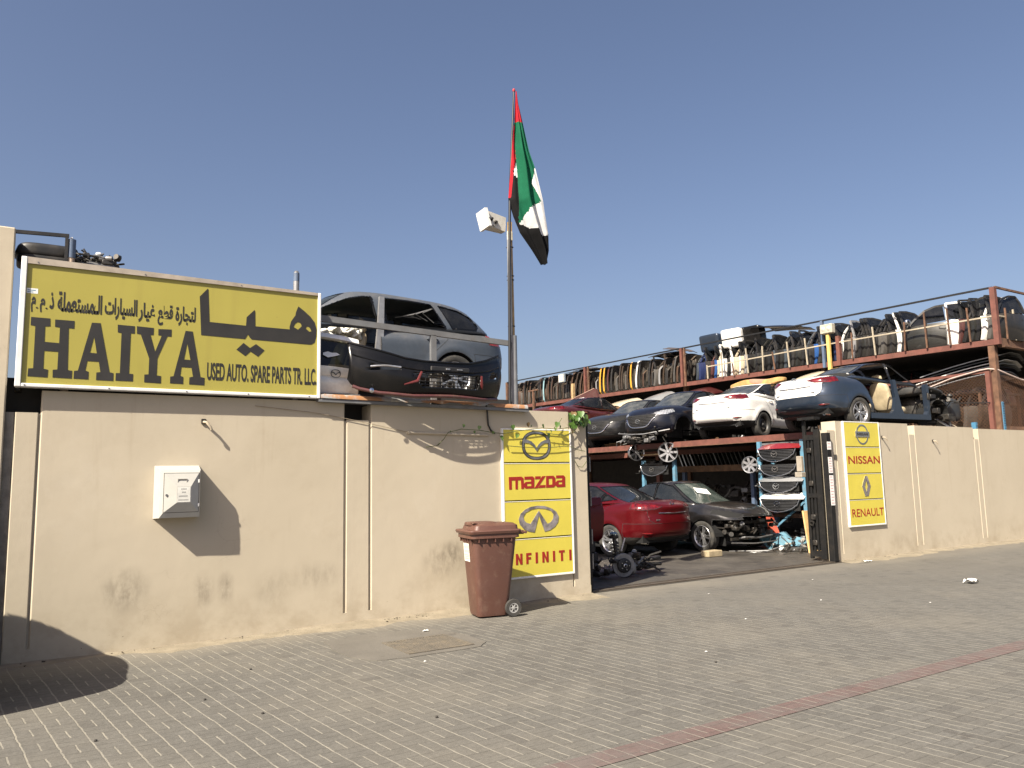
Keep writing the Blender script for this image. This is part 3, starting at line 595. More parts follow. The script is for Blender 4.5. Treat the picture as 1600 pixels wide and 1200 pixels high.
# ------------------------------------------------------------------ things on and by the street walls
def wheelie_bin():
    b = thing('wheelie_bin', 'brown plastic wheelie bin with a white sticker standing on the paving by the wall', 'bin', (5.06, 8.44, 0.009), R(-11))
    n = NT('brown_bin_plastic'); c = n.mix(n.ramp(n.noise(2.0, 4), 0.3, 0.7), (0.082, 0.037, 0.027), (0.100, 0.046, 0.033)); c = n.mix(n.math('MULTIPLY', n.ramp(n.noise(9, 6, 0.7), 0.52, 0.72), 0.45), c, (0.155, 0.098, 0.07))
    sc = n.ramp(n.noise(1.0, 4, 0.6, n.scale_vec((30, 30, 1.5))), 0.60, 0.72); c = n.mix(n.math('MULTIPLY', sc, 0.3), c, (0.065, 0.03, 0.02)); n.set(color=c, rough=n.ramp(n.noise(5, 4), 0.3, 0.7, 0.42, 0.6)); n.bump(n.noise(120, 2), 0.12, 0.003); BR = n.mat
    def ringpts(x0, x1, hw, z, r, n=5):
        o = []
        for cx, cy, a0 in ((x1 - r, hw - r, 0), (x0 + r, hw - r, 90), (x0 + r, -hw + r, 180), (x1 - r, -hw + r, 270)):
            for k in range(n): a = R(a0 + 90 * k / (n - 1)); o.append((cx + r * math.cos(a), cy + r * math.sin(a), z))
        return o
    A = [ringpts(-0.205, 0.155, 0.165, 0.015, 0.05), ringpts(-0.215, 0.165, 0.175, 0.05, 0.06), ringpts(-0.245, 0.215, 0.205, 0.45, 0.065), ringpts(-0.275, 0.262, 0.232, 0.86, 0.07), ringpts(-0.278, 0.265, 0.235, 0.895, 0.07), ringpts(-0.318, 0.29, 0.27, 0.905, 0.06), ringpts(-0.318, 0.29, 0.27, 0.955, 0.06)]
    m = MB(); N = len(A[0]); m.add([p for r in A for p in r], [(i * N + k, i * N + (k + 1) % N, (i + 1) * N + (k + 1) % N, (i + 1) * N + k) for i in range(len(A) - 1) for k in range(N)] + [tuple(range(N))[::-1]])
    m.build('body', BR, b, 35)
    m = MB()                                       # wedge ribs under the rim
    for k in range(5):
        y = -0.18 + k * 0.09; m.box((-0.292, y, 0.885), (0.03, 0.012, 0.05))
        x = -0.22 + k * 0.10; m.box((x, -0.248, 0.885), (0.012, 0.03, 0.05))
    m.build('rim_ribs', BR, b)
    L = [ringpts(-0.335, 0.30, 0.285, 0.957, 0.05), ringpts(-0.345, 0.305, 0.292, 0.985, 0.05), ringpts(-0.335, 0.30, 0.285, 0.998, 0.05), ringpts(-0.27, 0.285, 0.25, 1.00, 0.06), ringpts(-0.255, 0.28, 0.24, 1.045, 0.06), ringpts(-0.20, 0.25, 0.20, 1.068, 0.07), ringpts(-0.05, 0.12, 0.05, 1.075, 0.04)]
    m = MB(); m.add([p for r in L for p in r], [(i * N + k, i * N + (k + 1) % N, (i + 1) * N + (k + 1) % N, (i + 1) * N + k) for i in range(len(L) - 1) for k in range(N)] + [tuple((len(L) - 1) * N + k for k in range(N)), tuple(range(N))[::-1]])
    m.blob((-0.10, 0.03, 1.062), (0.34, 0.34, 0.05), 5, 5)
    lid = m.build('lid', BR, b, 35)
    MB().grid([[(-0.262 + i * 0.02, -0.16 + j * 0.05 + (i % 2) * 0.01, 1.074 + 0.004 * math.sin(i * 1.3 + j)) for j in range(7)] for i in range(5)]).build('torn_flap', mat('worn_brown_plastic', (0.30, 0.19, 0.13), 0.6, dirt=0.4), lid)
    h = MB()
    for y in (-0.17, 0, 0.17): h.bev((0.285, y - 0.018, 0.93), (0.375, y + 0.018, 0.975), 0.01)
    h.tube([(0.372, -0.24, 0.955), (0.378, -0.1, 0.958), (0.378, 0.1, 0.958), (0.372, 0.24, 0.955)], 0.016, 10); h.build('handle', BR, b, 40)
    for y in (-0.215, 0.215):
        T = Matrix.Translation((0.20, y, 0.098)) @ Matrix.Rotation(R(90), 4, 'X')
        w = MB().lathe([(0.058, -0.022), (0.094, -0.024), (0.098, -0.012), (0.098, 0.012), (0.094, 0.024), (0.058, 0.022), (0.055, 0)], 32, T).build('wheel', RUBBER, b, 40)
        r = MB().lathe([(0.0, -0.02), (0.016, -0.02), (0.018, 0.02), (0, 0.022)], 16, T); r.lathe([(0.045, -0.018), (0.057, -0.02), (0.057, 0.02), (0.045, 0.018)], 28, T)
        for k in range(6):
            a = R(60 * k); r.beam(T @ Vector((0.012 * math.cos(a), 0.012 * math.sin(a), 0)), T @ Vector((0.05 * math.cos(a), 0.05 * math.sin(a), 0)), 0.012, 0.03, 0, (0, 1, 0))
        r.build('hub', mat('grey_wheel_hub', (0.34, 0.34, 0.33), 0.5), w, 40)
    b.scale = (1.05, 1.05, 1.05)
    MB().cyl((0.20, -0.20, 0.098), (0.20, 0.20, 0.098), 0.011).build('axle', STEEL, b)
    s = MB(); x = -0.283; zz = lambda z: -0.245 - (z - 0.45) * (0.030 / 0.41) - 0.0035
    q = lambda y0, y1, z0, z1, e, mi: s.add([(zz(z0) - e, y0, z0), (zz(z0) - e, y1, z0), (zz(z1) - e, y1, z1), (zz(z1) - e, y0, z1)], [(0, 3, 2, 1)], mi)
    q(-0.045, 0.15, 0.63, 0.84, 0, 0)
    for k, (z, h_) in enumerate(((0.78, 0.035), (0.735, 0.03), (0.70, 0.012), (0.68, 0.012), (0.655, 0.016))):
        for j in range(7 if k > 1 else 4): q(-0.03 + j * (0.024 if k > 1 else 0.042), -0.012 + j * (0.024 if k > 1 else 0.042) + (0 if k > 1 else 0.012), z, z + h_, 0.0015, 1)
    s.build('sticker', [mat('sun_bleached_sticker', (0.80, 0.76, 0.68), 0.5), mat('faded_print', (0.66, 0.56, 0.44), 0.6)], b)
wheelie_bin()

def meter_box():
    t = thing('meter_box', 'white water meter box with a small door fixed to the beige wall', 'meter box', (1.48, 9.0, 1.33))
    x0, x1, z0, z1 = 1.315, 1.69, 1.345, 1.835; Y = 8.80
    m = MB(); v = [(1.27, 8.998, 1.33), (1.715, 8.998, 1.33), (1.715, 8.998, 1.885), (1.27, 8.998, 1.885), (x0 - .012, Y + .02, z0 - .005), (x1 + .01, Y + .02, z0 - .005), (x1 + .01, Y + .02, z1), (x0 - .012, Y + .02, z1), (x0 + .02, Y, z0 + .045), (x1 - .004, Y, z0 + .045), (x1 - .004, Y, z1 - .03), (x0 + .02, Y, z1 - .03)]
    m.add(v, [(0, 4, 5, 1)[::-1], (1, 5, 6, 2)[::-1], (2, 6, 7, 3)[::-1], (3, 7, 4, 0)[::-1], (4, 8, 9, 5)[::-1], (5, 9, 10, 6)[::-1], (6, 10, 11, 7)[::-1], (7, 11, 8, 4)[::-1]])
    PW = mat('white_fibreglass', (0.545, 0.535, 0.49), 0.42, var=0.03, dirt=0.06)
    m.build('housing', PW, t, world=True)
    a0, a1, b0, b1 = x0 + .026, x1 - .010, z0 + .051, z1 - .036; cx, cz = 1.575, 1.63; d = MB()
    p = [(a0, Y - .003, b0), (a1, Y - .003, b0), (a1, Y - .003, b1), (a0, Y - .003, b1)]; pk = [(1.46, Y - .05, 1.495), (1.595, Y - .05, 1.495), (1.595, Y - .05, 1.66), (1.46, Y - .05, 1.66)]
    d.add(p + pk, [(4, 5, 6, 7), (0, 1, 5, 4), (1, 2, 6, 5), (2, 3, 7, 6), (3, 0, 4, 7)]); door = d.build('door', PW, t, world=True)
    sl = MB()
    for lo, hi in (((a0 - .006, b0 - .006), (a1 + .006, b0 - .0005)), ((a0 - .006, b1 + .0005), (a1 + .006, b1 + .006)), ((a0 - .006, b0), (a0 - .0005, b1)), ((a1 + .0005, b0), (a1 + .006, b1))): sl.b2((lo[0], Y - .001, lo[1]), (hi[0], Y + .004, hi[1]))
    sl.build('door_gap', mat('grey_gap', (0.16, 0.15, 0.13), 0.8), t, world=True)
    hg = MB()
    for z in (z0 + .12, z1 - .12): hg.bev((x1 - .016, Y - .012, z - .018), (x1 - .001, Y, z + .018), 0.003)
    hg.build('hinge', WHITE, t, world=True)
    w = MB(); f = lambda u0, u1, v0, v1: w.b2((u0, Y - .036, v0), (u1, Y - .022, v1))
    f(1.465, 1.56, 1.735, 1.742); f(1.465, 1.56, 1.69, 1.697); f(1.465, 1.472, 1.697, 1.735); f(1.553, 1.56, 1.697, 1.735); w.build('window_rim', mat('grey_rim', (0.36, 0.34, 0.30), 0.6), t, world=True)
    MB().cyl((1.365, Y - .024, 1.575), (1.365, Y - .012, 1.575), 0.012, 12).build('lock', STEEL, t, world=True)
    l = MB(); l.b2((1.465, Y - .0515, 1.50), (1.59, Y - .0502, 1.655), 0)
    for k, (z, a, b) in enumerate(((1.635, 1.50, 1.555), (1.602, 1.508, 1.548), (1.562, 1.478, 1.565), (1.522, 1.475, 1.575))):
        n_ = 8 if k > 1 else 4
        for j in range(n_): l.b2((a + (b - a) * j / n_, Y - .0522, z - .006), (a + (b - a) * (j + .7) / n_, Y - .0514, z + .006), 1)
    l.build('label_plate', [mat('grey_white_label', (0.70, 0.69, 0.64), 0.5), mat('grey_print', (0.33, 0.33, 0.32), 0.6)], door)
    bpy.context.view_layer.update(); o = t.children
    for c in door.children: c.location = -Vector(t.location)
meter_box()

def wall_fixings():
    def bracket(label, x, y, z, rot=0.0, k=1.0):
        b = thing('wall_bracket', label, 'bracket', (x, y, z)); m = MB()
        m.bev((-0.022 * k, -0.02, -0.02 * k), (0.022 * k, -0.0005, 0.03 * k), 0.006); m.build('base', OILY, b)
        m = MB(); m.tube([(0, -0.02, 0.0), (0.015 * k, -0.07, -0.005), (0.05 * k, -0.085, -0.05 * k), (0.058 * k, -0.08, -0.075 * k)], 0.012 * k, 8); m.build('hook', mat('pale_cable_clip', (0.45, 0.38, 0.28), 0.6), b, 50)
    bracket('small bent cable bracket on the wall under the HAIYA sign', 1.75, 9.0, 2.36, k=1.2)
    bracket('small cable bracket on the wall beside the NISSAN board', 14.81, 9.18, 2.36)
    bracket('small cable bracket on the right wall between the two joints', 16.68, 9.18, 2.30)
    c = thing('conduit_pipe', 'short beige conduit pipe running along the wall toward the mazda board', 'pipe', (4.8, 9.0, 2.26)); MB().tube([(4.22, 8.985, 2.282), (4.8, 8.985, 2.272), (5.40, 8.985, 2.264)], 0.016, 8).build('pipe', PLASTER, c, 50, world=True)
    MB().bev((4.205, 8.962, 2.264), (4.235, 8.9995, 2.300), 0.004).build('end_cap', PLASTER, c, world=True)
    c = tag(MB().tube([(5.38, 9.02, 2.70), (5.375, 8.97, 2.62), (5.385, 8.975, 2.50), (5.40, 8.985, 2.40), (5.44, 8.985, 2.33), (5.50, 8.985, 2.29)], 0.012, 6).build('cable', BLACK, None, 60), 'black cable hanging over the wall top toward the vine', 'cable')
    c = tag(MB().tube([(2.3, 8.985, 2.56), (3.0, 8.986, 2.50), (3.38, 8.985, 2.44), (3.72, 8.985, 2.38), (4.22, 8.985, 2.285)], 0.0035, 5).build('wire', mat('thin_grey_wire', (0.34, 0.28, 0.2), 0.6), None, 60), 'thin wire sagging across the wall from the HAIYA sign to the conduit', 'wire')
    p = MB().b2((13.20, 9.170, 1.92), (13.285, 9.1795, 2.01)).build('name_plate', mat('dark_plate', (0.09, 0.085, 0.075), 0.4)); tag(p, 'small dark plate on the wall pier beside the gate', 'plate')
wall_fixings()

def vine():
    v = thing('vine', 'green heart leaved vine trailing over the wall top above the mazda board', 'vine', (5.9, 8.95, 2.3))
    S = [[(4.46, 8.975, 2.10), (4.60, 8.96, 2.115), (4.70, 8.95, 2.20), (4.76, 8.94, 2.29), (4.95, 8.93, 2.335), (5.22, 8.93, 2.325), (5.45, 8.93, 2.295), (5.60, 8.93, 2.285), (5.80, 8.92, 2.32), (6.0, 8.92, 2.345), (6.24, 8.92, 2.375), (6.5, 8.92, 2.36), (6.72, 8.93, 2.39), (6.9, 8.96, 2.44), (7.02, 9.02, 2.48)],
         [(6.9, 8.95, 2.43), (6.80, 8.92, 2.33), (6.62, 8.91, 2.27), (6.3, 8.91, 2.30)], [(6.6, 8.93, 2.52), (6.52, 8.92, 2.43), (6.45, 8.92, 2.38)],
         [(5.66, 8.925, 2.12), (5.9, 8.93, 2.105), (6.2, 8.93, 2.095), (6.45, 8.93, 2.105), (6.62, 8.93, 2.12), (6.78, 8.935, 2.11)], [(6.78, 8.93, 2.10), (6.9, 8.96, 2.07), (7.03, 8.97, 2.05)], [(6.83, 8.97, 1.92), (6.9, 8.975, 1.83), (6.98, 8.975, 1.82), (7.05, 8.97, 1.9)], [(4.62, 8.96, 2.12), (4.68, 8.965, 2.18)]]
    m = MB()
    for s in S: m.tube(s, 0.005, 5)
    m.build('stems', mat('vine_stem', (0.10, 0.12, 0.04), 0.7), v, 60, world=True)
    n = NT('vine_leaf'); g = n.node("ShaderNodeNewGeometry"); c = n.mix(n.ramp(n.noise(6, 3), 0.3, 0.7), (0.045, 0.10, 0.017), (0.11, 0.175, 0.038)); n.set(color=c, rough=0.45); n.p.inputs['Subsurface Weight'].default_value = 0.0
    LM = n.mat
    def leaf(p, s, rz, tilt, roll):
        o = [(0, 0), (.30, .10), (.5, -.15), (.42, -.5), (.15, -.85), (0, -1.05)]
        T = Matrix.Translation(p) @ Matrix.Rotation(rz, 4, 'Z') @ Matrix.Rotation(tilt, 4, 'X') @ Matrix.Rotation(roll, 4, 'Y')
        mb.add([(a * s, abs(a) * -0.22 * s, b * s) for a, b in o] + [(-a * s, abs(a) * -0.22 * s, b * s) for a, b in o[1:5]] , [(0, 5, 4, 3, 2, 1), (0, 6, 7, 8, 9, 5)], 0, T)
    spots = [(4.96, 2.38, .07), (4.78, 2.30, .045), (5.21, 2.36, .08), (5.13, 2.30, .05), (5.44, 2.30, .06), (5.56, 2.23, .11), (5.83, 2.26, .09), (5.75, 2.38, .10), (6.0, 2.42, .10), (6.06, 2.40, .07), (6.25, 2.40, .10), (6.33, 2.27, .11), (6.36, 2.33, .06), (6.49, 2.43, .12), (6.55, 2.40, .09), (6.45, 2.36, .07), (6.72, 2.40, .08), (6.76, 2.33, .11), (6.82, 2.40, .09)]
    for k in range(54): spots.append((rnd.uniform(6.76, 7.04), rnd.uniform(2.42, 2.60), rnd.uniform(.08, .15)))
    for i, (x, z, s) in enumerate(spots):
        mb = MB(); y = 8.92 + rnd.uniform(-.04, .01) if i < 19 else rnd.uniform(8.80, 9.05)
        s *= .72; leaf((x, y, z + s * .3), s * 0.95, rnd.uniform(-.7, .7), rnd.uniform(-0.5, 0.35), rnd.uniform(-.5, .5)); mb.build('leaf', LM if rnd.random() < .86 else mat('dry_leaf', (.20, .13, .05), .8), v, 80, world=True)
vine()

def litter():
    W = mat('white_paper', (0.72, 0.71, 0.68), 0.7, dirt=0.15)
    def paper(label, x, y, s, h):
        m = MB(); m.grid([[(x + s * (i / 4 - .5) * (1 + .2 * math.sin(j * 2.1)), y + s * .7 * (j / 3 - .5), 0.012 + h * abs(math.sin(i * 1.7 + j * 2.3 + x))) for j in range(4)] for i in range(5)])
        tag(m.build('paper_scrap', W, None, 20), label, 'litter', 'litter on the paving')
    paper('crumpled white paper scrap alone on the paving right of the gateway', 11.95, 6.19, 0.20, 0.06)
    paper('flat white paper scrap at the foot of the right wall', 13.5, 8.85, 0.17, 0.02)
    paper('tiny white scrap beside the drain grate', 3.95, 8.0, 0.07, 0.015)
    for k, (u, v) in enumerate(((9.0, 6.6), (8.3, 7.9), (7.2, 6.3), (10.6, 7.9), (5.6, 5.4), (9.8, 5.6), (3.3, 6.7))):
        x, y = u, v; m = MB(); m.grid([[(x + .028 * (i / 2 - .5), y + .022 * (j / 2 - .5), 0.010 + .007 * ((i * j + k) % 2)) for j in range(3)] for i in range(3)])
        tag(m.build('paper_scrap', W), 'tiny pale scrap scattered on the open paving', 'litter', 'tiny scraps on the open paving')
    peb = MB(); MP = mat('dark_pebble', (0.05, 0.045, 0.04), 0.9)
    for x, y in ((5.35, 5.05), (1.35, 6.6), (1.62, 5.95), (0.55, 6.0), (2.6, 5.1), (1.9, 7.4)):
        m = MB().blob((x, y, 0.011), (.022, .018, .016), 2.5, 3); tag(m.build('pebble', MP, None, 60), 'small dark pebble lying on the paving', 'pebble', 'pebbles on the paving')
litter()
# ------------------------------------------------------------------ cars: lofted shells cut into doors, lids, lights and windows
def curve(pts, x, soft=0.0):
    xs = np.array([p[0] for p in pts]); ys = np.array([p[1] for p in pts])
    if soft <= 0: return np.interp(x, xs, ys)
    g = np.linspace(xs[0] - 3 * soft, xs[-1] + 3 * soft, 600); v = np.interp(g, xs, ys); d = g[1] - g[0]
    k = np.exp(-0.5 * (np.arange(-60, 61) * d / soft) ** 2); k /= k.sum(); v = np.convolve(np.pad(v, 60, mode='edge'), k, 'valid')
    return np.interp(x, g, v)

def inside(poly, X, Y):
    r = np.zeros(len(X), bool); n = len(poly)
    for i in range(n):
        x1, y1 = poly[i]; x2, y2 = poly[(i + 1) % n]
        c = ((y1 > Y) != (y2 > Y)); xi = (x2 - x1) * (Y - y1) / ((y2 - y1) if y2 != y1 else 1e-9) + x1
        r ^= c & (X < xi)
    return r

def snap(V, sel, ax, poly, tol):                 # pull nearby grid points onto an outline so that cuts are clean
    I = np.where(sel)[0]; X = V[I][:, ax[0]]; Y = V[I][:, ax[1]]
    best = np.full(len(I), 1e9); bx = X.copy(); by = Y.copy(); n = len(poly)
    for i in range(n):
        (x1, y1), (x2, y2) = poly[i], poly[(i + 1) % n]; dx, dy = x2 - x1, y2 - y1; L = dx * dx + dy * dy + 1e-12
        t = np.clip(((X - x1) * dx + (Y - y1) * dy) / L, 0, 1); px = x1 + t * dx; py = y1 + t * dy; d = np.hypot(X - px, Y - py)
        m = d < best; best[m] = d[m]; bx[m] = px[m]; by[m] = py[m]
    m = best < tol; V[I[m], ax[0]] = bx[m]; V[I[m], ax[1]] = by[m]

def face_normals(V, F):
    n = np.cross(V[F[:, 2]] - V[F[:, 0]], V[F[:, 3]] - V[F[:, 1]]); return n / (np.linalg.norm(n, axis=1)[:, None] + 1e-12)

def vert_normals(V, F):
    fn = face_normals(V, F); vn = np.zeros_like(V)
    for k in range(4): np.add.at(vn, F[:, k], fn)
    return vn / (np.linalg.norm(vn, axis=1)[:, None] + 1e-12)

def take(V, F, m):
    f = F[m]; u, inv = np.unique(f, return_inverse=True); return V[u], inv.reshape(f.shape)

def seams(V, F, pid, w, lift):                   # thin dark strips over every line where two parts meet
    VN = vert_normals(V, F); E = np.concatenate([F[:, [0, 1]], F[:, [1, 2]], F[:, [2, 3]], F[:, [3, 0]]]); P = np.tile(pid, 4)
    key = np.sort(E, 1); o = np.lexsort((key[:, 1], key[:, 0])); key = key[o]; P = P[o]
    same = (key[1:] == key[:-1]).all(1) & (P[1:] != P[:-1]); e = key[1:][same]
    if not len(e): return np.zeros((0, 3)), np.zeros((0, 4), int)
    a, b = V[e[:, 0]], V[e[:, 1]]; na, nb = VN[e[:, 0]], VN[e[:, 1]]; d = b - a; d /= np.linalg.norm(d, axis=1)[:, None] + 1e-12
    sa = np.cross(d, na) * w / 2; sb = np.cross(d, nb) * w / 2; d = d * w * .35
    pts = np.stack([a - d - sa + na * lift, b + d - sb + nb * lift, b + d + sb + nb * lift, a - d + sa + na * lift], 1).reshape(-1, 3)
    return pts, np.arange(len(pts)).reshape(-1, 4)

SEDAN = dict(
    xr=[(0, -2.30), (.2, -2.43), (.5, -2.45), (.72, -2.41), (.9, -2.46), (1, -2.42)], xf=[(0, 2.26), (.2, 2.36), (.5, 2.38), (.8, 2.33), (1, 2.20)],
    zb=[(-2.5, .32), (-2.15, .27), (-1.8, .22), (1.9, .20), (2.4, .22)], zt=[(-2.5, 1.03), (-2.3, 1.06), (-1.9, 1.075), (-1.3, 1.03), (-.4, .965), (.7, .945), (1.2, .95), (1.6, .915), (2.0, .85), (2.25, .79), (2.4, .74)],
    W=[(-2.5, .85), (-2.1, .895), (-1.4, .92), (-.5, .905), (.6, .905), (1.4, .92), (1.9, .905), (2.4, .87)],
    g=[(0, .90), (.08, .955), (.3, 1.0), (.55, .985), (.70, .985), (.80, .975), (.90, .925), (1, .84)], pr=.26, pf=.42, crown=.035, wheels=(-1.415, 1.415), R=.365, wr=.335,
    gx=(-2.02, 1.34), gxr=[(0, -2.0), (.35, -1.62), (.7, -1.20), (.9, -.92), (1, -.72)], gxf=[(0, 1.34), (.4, .92), (.75, .58), (.92, .40), (1, .28)],
    zr=[(-1.9, 1.18), (-1.2, 1.33), (-.75, 1.405), (-.2, 1.445), (.2, 1.445), (.6, 1.39), (1.3, 1.22)], gw=[(0, .815), (.25, .785), (.6, .715), (.85, .67), (1, .63)], gn=10,
    glassf=[(.98, .985), (.62, 1.18), (.30, 1.31), (.02, 1.37), (-.10, 1.38), (-.16, 1.00), (.3, .985)], glassr=[(-.20, 1.00), (-.15, 1.38), (-.5, 1.375), (-.86, 1.335), (-1.02, 1.29), (-1.02, 1.05)], quarter=[(-1.07, 1.055), (-1.07, 1.28), (-1.28, 1.215), (-1.48, 1.13), (-1.42, 1.085)],
    doorf=[(1.02, .24), (1.05, .5), (1.0, .80), (.98, 1.2), (-.13, 1.2), (-.13, .6), (-.10, .24)], doorr=[(-.10, .24), (-.13, .6), (-.13, 1.2), (-1.45, 1.2), (-1.34, .95), (-1.13, .74), (-1.0, .52), (-.95, .24)],
    tail=[(.33, .955), (.52, .905), (.76, .895), (1.0, .99), (.86, 1.02), (.60, 1.01), (.44, .985)], tailx=-1.96, head=[(.43, .735), (.56, .68), (.74, .69), (.93, .80), (.90, .85), (.62, .80)], headx=1.66,
    boot=[(-.66, .96), (-.62, .70), (-.52, .645), (.52, .645), (.62, .70), (.66, .96), (.66, 1.2), (-.66, 1.2)], bootx=-2.0, bonnet=1.16, lip=.36, grille=[(-.50, .70), (.50, .70), (.47, .60), (.34, .43), (.20, .375), (-.20, .375), (-.34, .43), (-.47, .60)], ghose=None)
def variant(base, **kw): d = dict(base); d.update(kw); return d
def taller(S, k, kr):                            # the same car with a higher waist and roof
    d = dict(S)
    for n in ('zt', 'zb', 'glassf', 'glassr', 'quarter', 'doorf', 'doorr', 'tail', 'head', 'boot', 'grille'): d[n] = [(a, b * k) for a, b in S[n]]
    d['zr'] = [(a, b * kr) for a, b in S['zr']]; d['lip'] = S['lip'] * k; return d
HATCH = variant(SEDAN, zt=[(-2.1, 1.05), (-1.9, 1.05), (-1.3, 1.02), (-.4, .965), (.7, .945), (1.2, .95), (1.6, .92), (1.95, .86), (2.15, .80), (2.3, .75)], xf=[(0, 2.14), (.2, 2.24), (.5, 2.26), (.8, 2.21), (1, 2.08)], W=[(-2.5, .84), (-2.1, .88), (-1.4, .90), (-.5, .89), (.6, .89), (1.4, .90), (1.9, .89), (2.3, .85)], wheels=(-1.35, 1.35))
SUV = variant(SEDAN,
    xr=[(0, -2.42), (.2, -2.55), (.5, -2.57), (.8, -2.53), (1, -2.44)], xf=[(0, 2.36), (.2, 2.46), (.6, 2.46), (1, 2.24)],
    zb=[(-2.5, .42), (-2.1, .32), (-1.8, .28), (1.9, .27), (2.5, .32)], zt=[(-2.5, 1.20), (-2.2, 1.22), (-1.2, 1.17), (-.2, 1.12), (.8, 1.09), (1.3, 1.10), (1.9, 1.02), (2.4, .92)],
    W=[(-2.5, .92), (-2.1, .945), (-1.4, .968), (-.5, .955), (.6, .955), (1.4, .965), (1.9, .93), (2.5, .86)], pr=.12, pf=.5, wheels=(-1.44, 1.44), R=.43, wr=.385,
    gx=(-2.44, 1.50), gxr=[(0, -2.44), (.5, -2.22), (.85, -2.02), (1, -1.84)], gxf=[(0, 1.50), (.4, 1.10), (.75, .74), (.92, .52), (1, .38)],
    zr=[(-2.4, 1.56), (-1.9, 1.635), (-1.2, 1.70), (-.3, 1.74), (.3, 1.73), (.8, 1.65), (1.5, 1.4)], gw=[(0, .875), (.25, .85), (.6, .785), (.85, .72), (1, .66)],
    glassf=[(1.10, 1.14), (.72, 1.38), (.34, 1.56), (.08, 1.62), (-.06, 1.63), (-.12, 1.17), (.4, 1.14)], glassr=[(-.28, 1.17), (-.22, 1.63), (-.7, 1.63), (-1.10, 1.61), (-1.32, 1.20)], quarter=[(-1.44, 1.215), (-1.24, 1.60), (-1.62, 1.56), (-1.86, 1.47), (-1.98, 1.33), (-1.92, 1.235)],
    doorf=[(1.10, .36), (1.14, .6), (1.10, 1.0), (1.08, 1.3), (-.15, 1.3), (-.15, .7), (-.12, .36)], doorr=[(-.12, .36), (-.15, .7), (-.15, 1.3), (-1.36, 1.3), (-1.30, 1.0), (-1.05, .78), (-.96, .5), (-.93, .36)],
    tail=[(.50, 1.10), (.60, 1.02), (.80, .98), (1.1, .99), (1.1, 1.15), (.9, 1.20), (.62, 1.17)], tailx=-2.12, head=[(.45, .84), (.60, .80), (.92, .88), (.94, .98), (.62, .95)], headx=1.8,
    boot=[(-.66, 1.2), (-.66, .82), (.66, .82), (.66, 1.2), (.6, 1.4), (-.6, 1.4)], bootx=-2.1, lip=.46, bonnet=1.34)

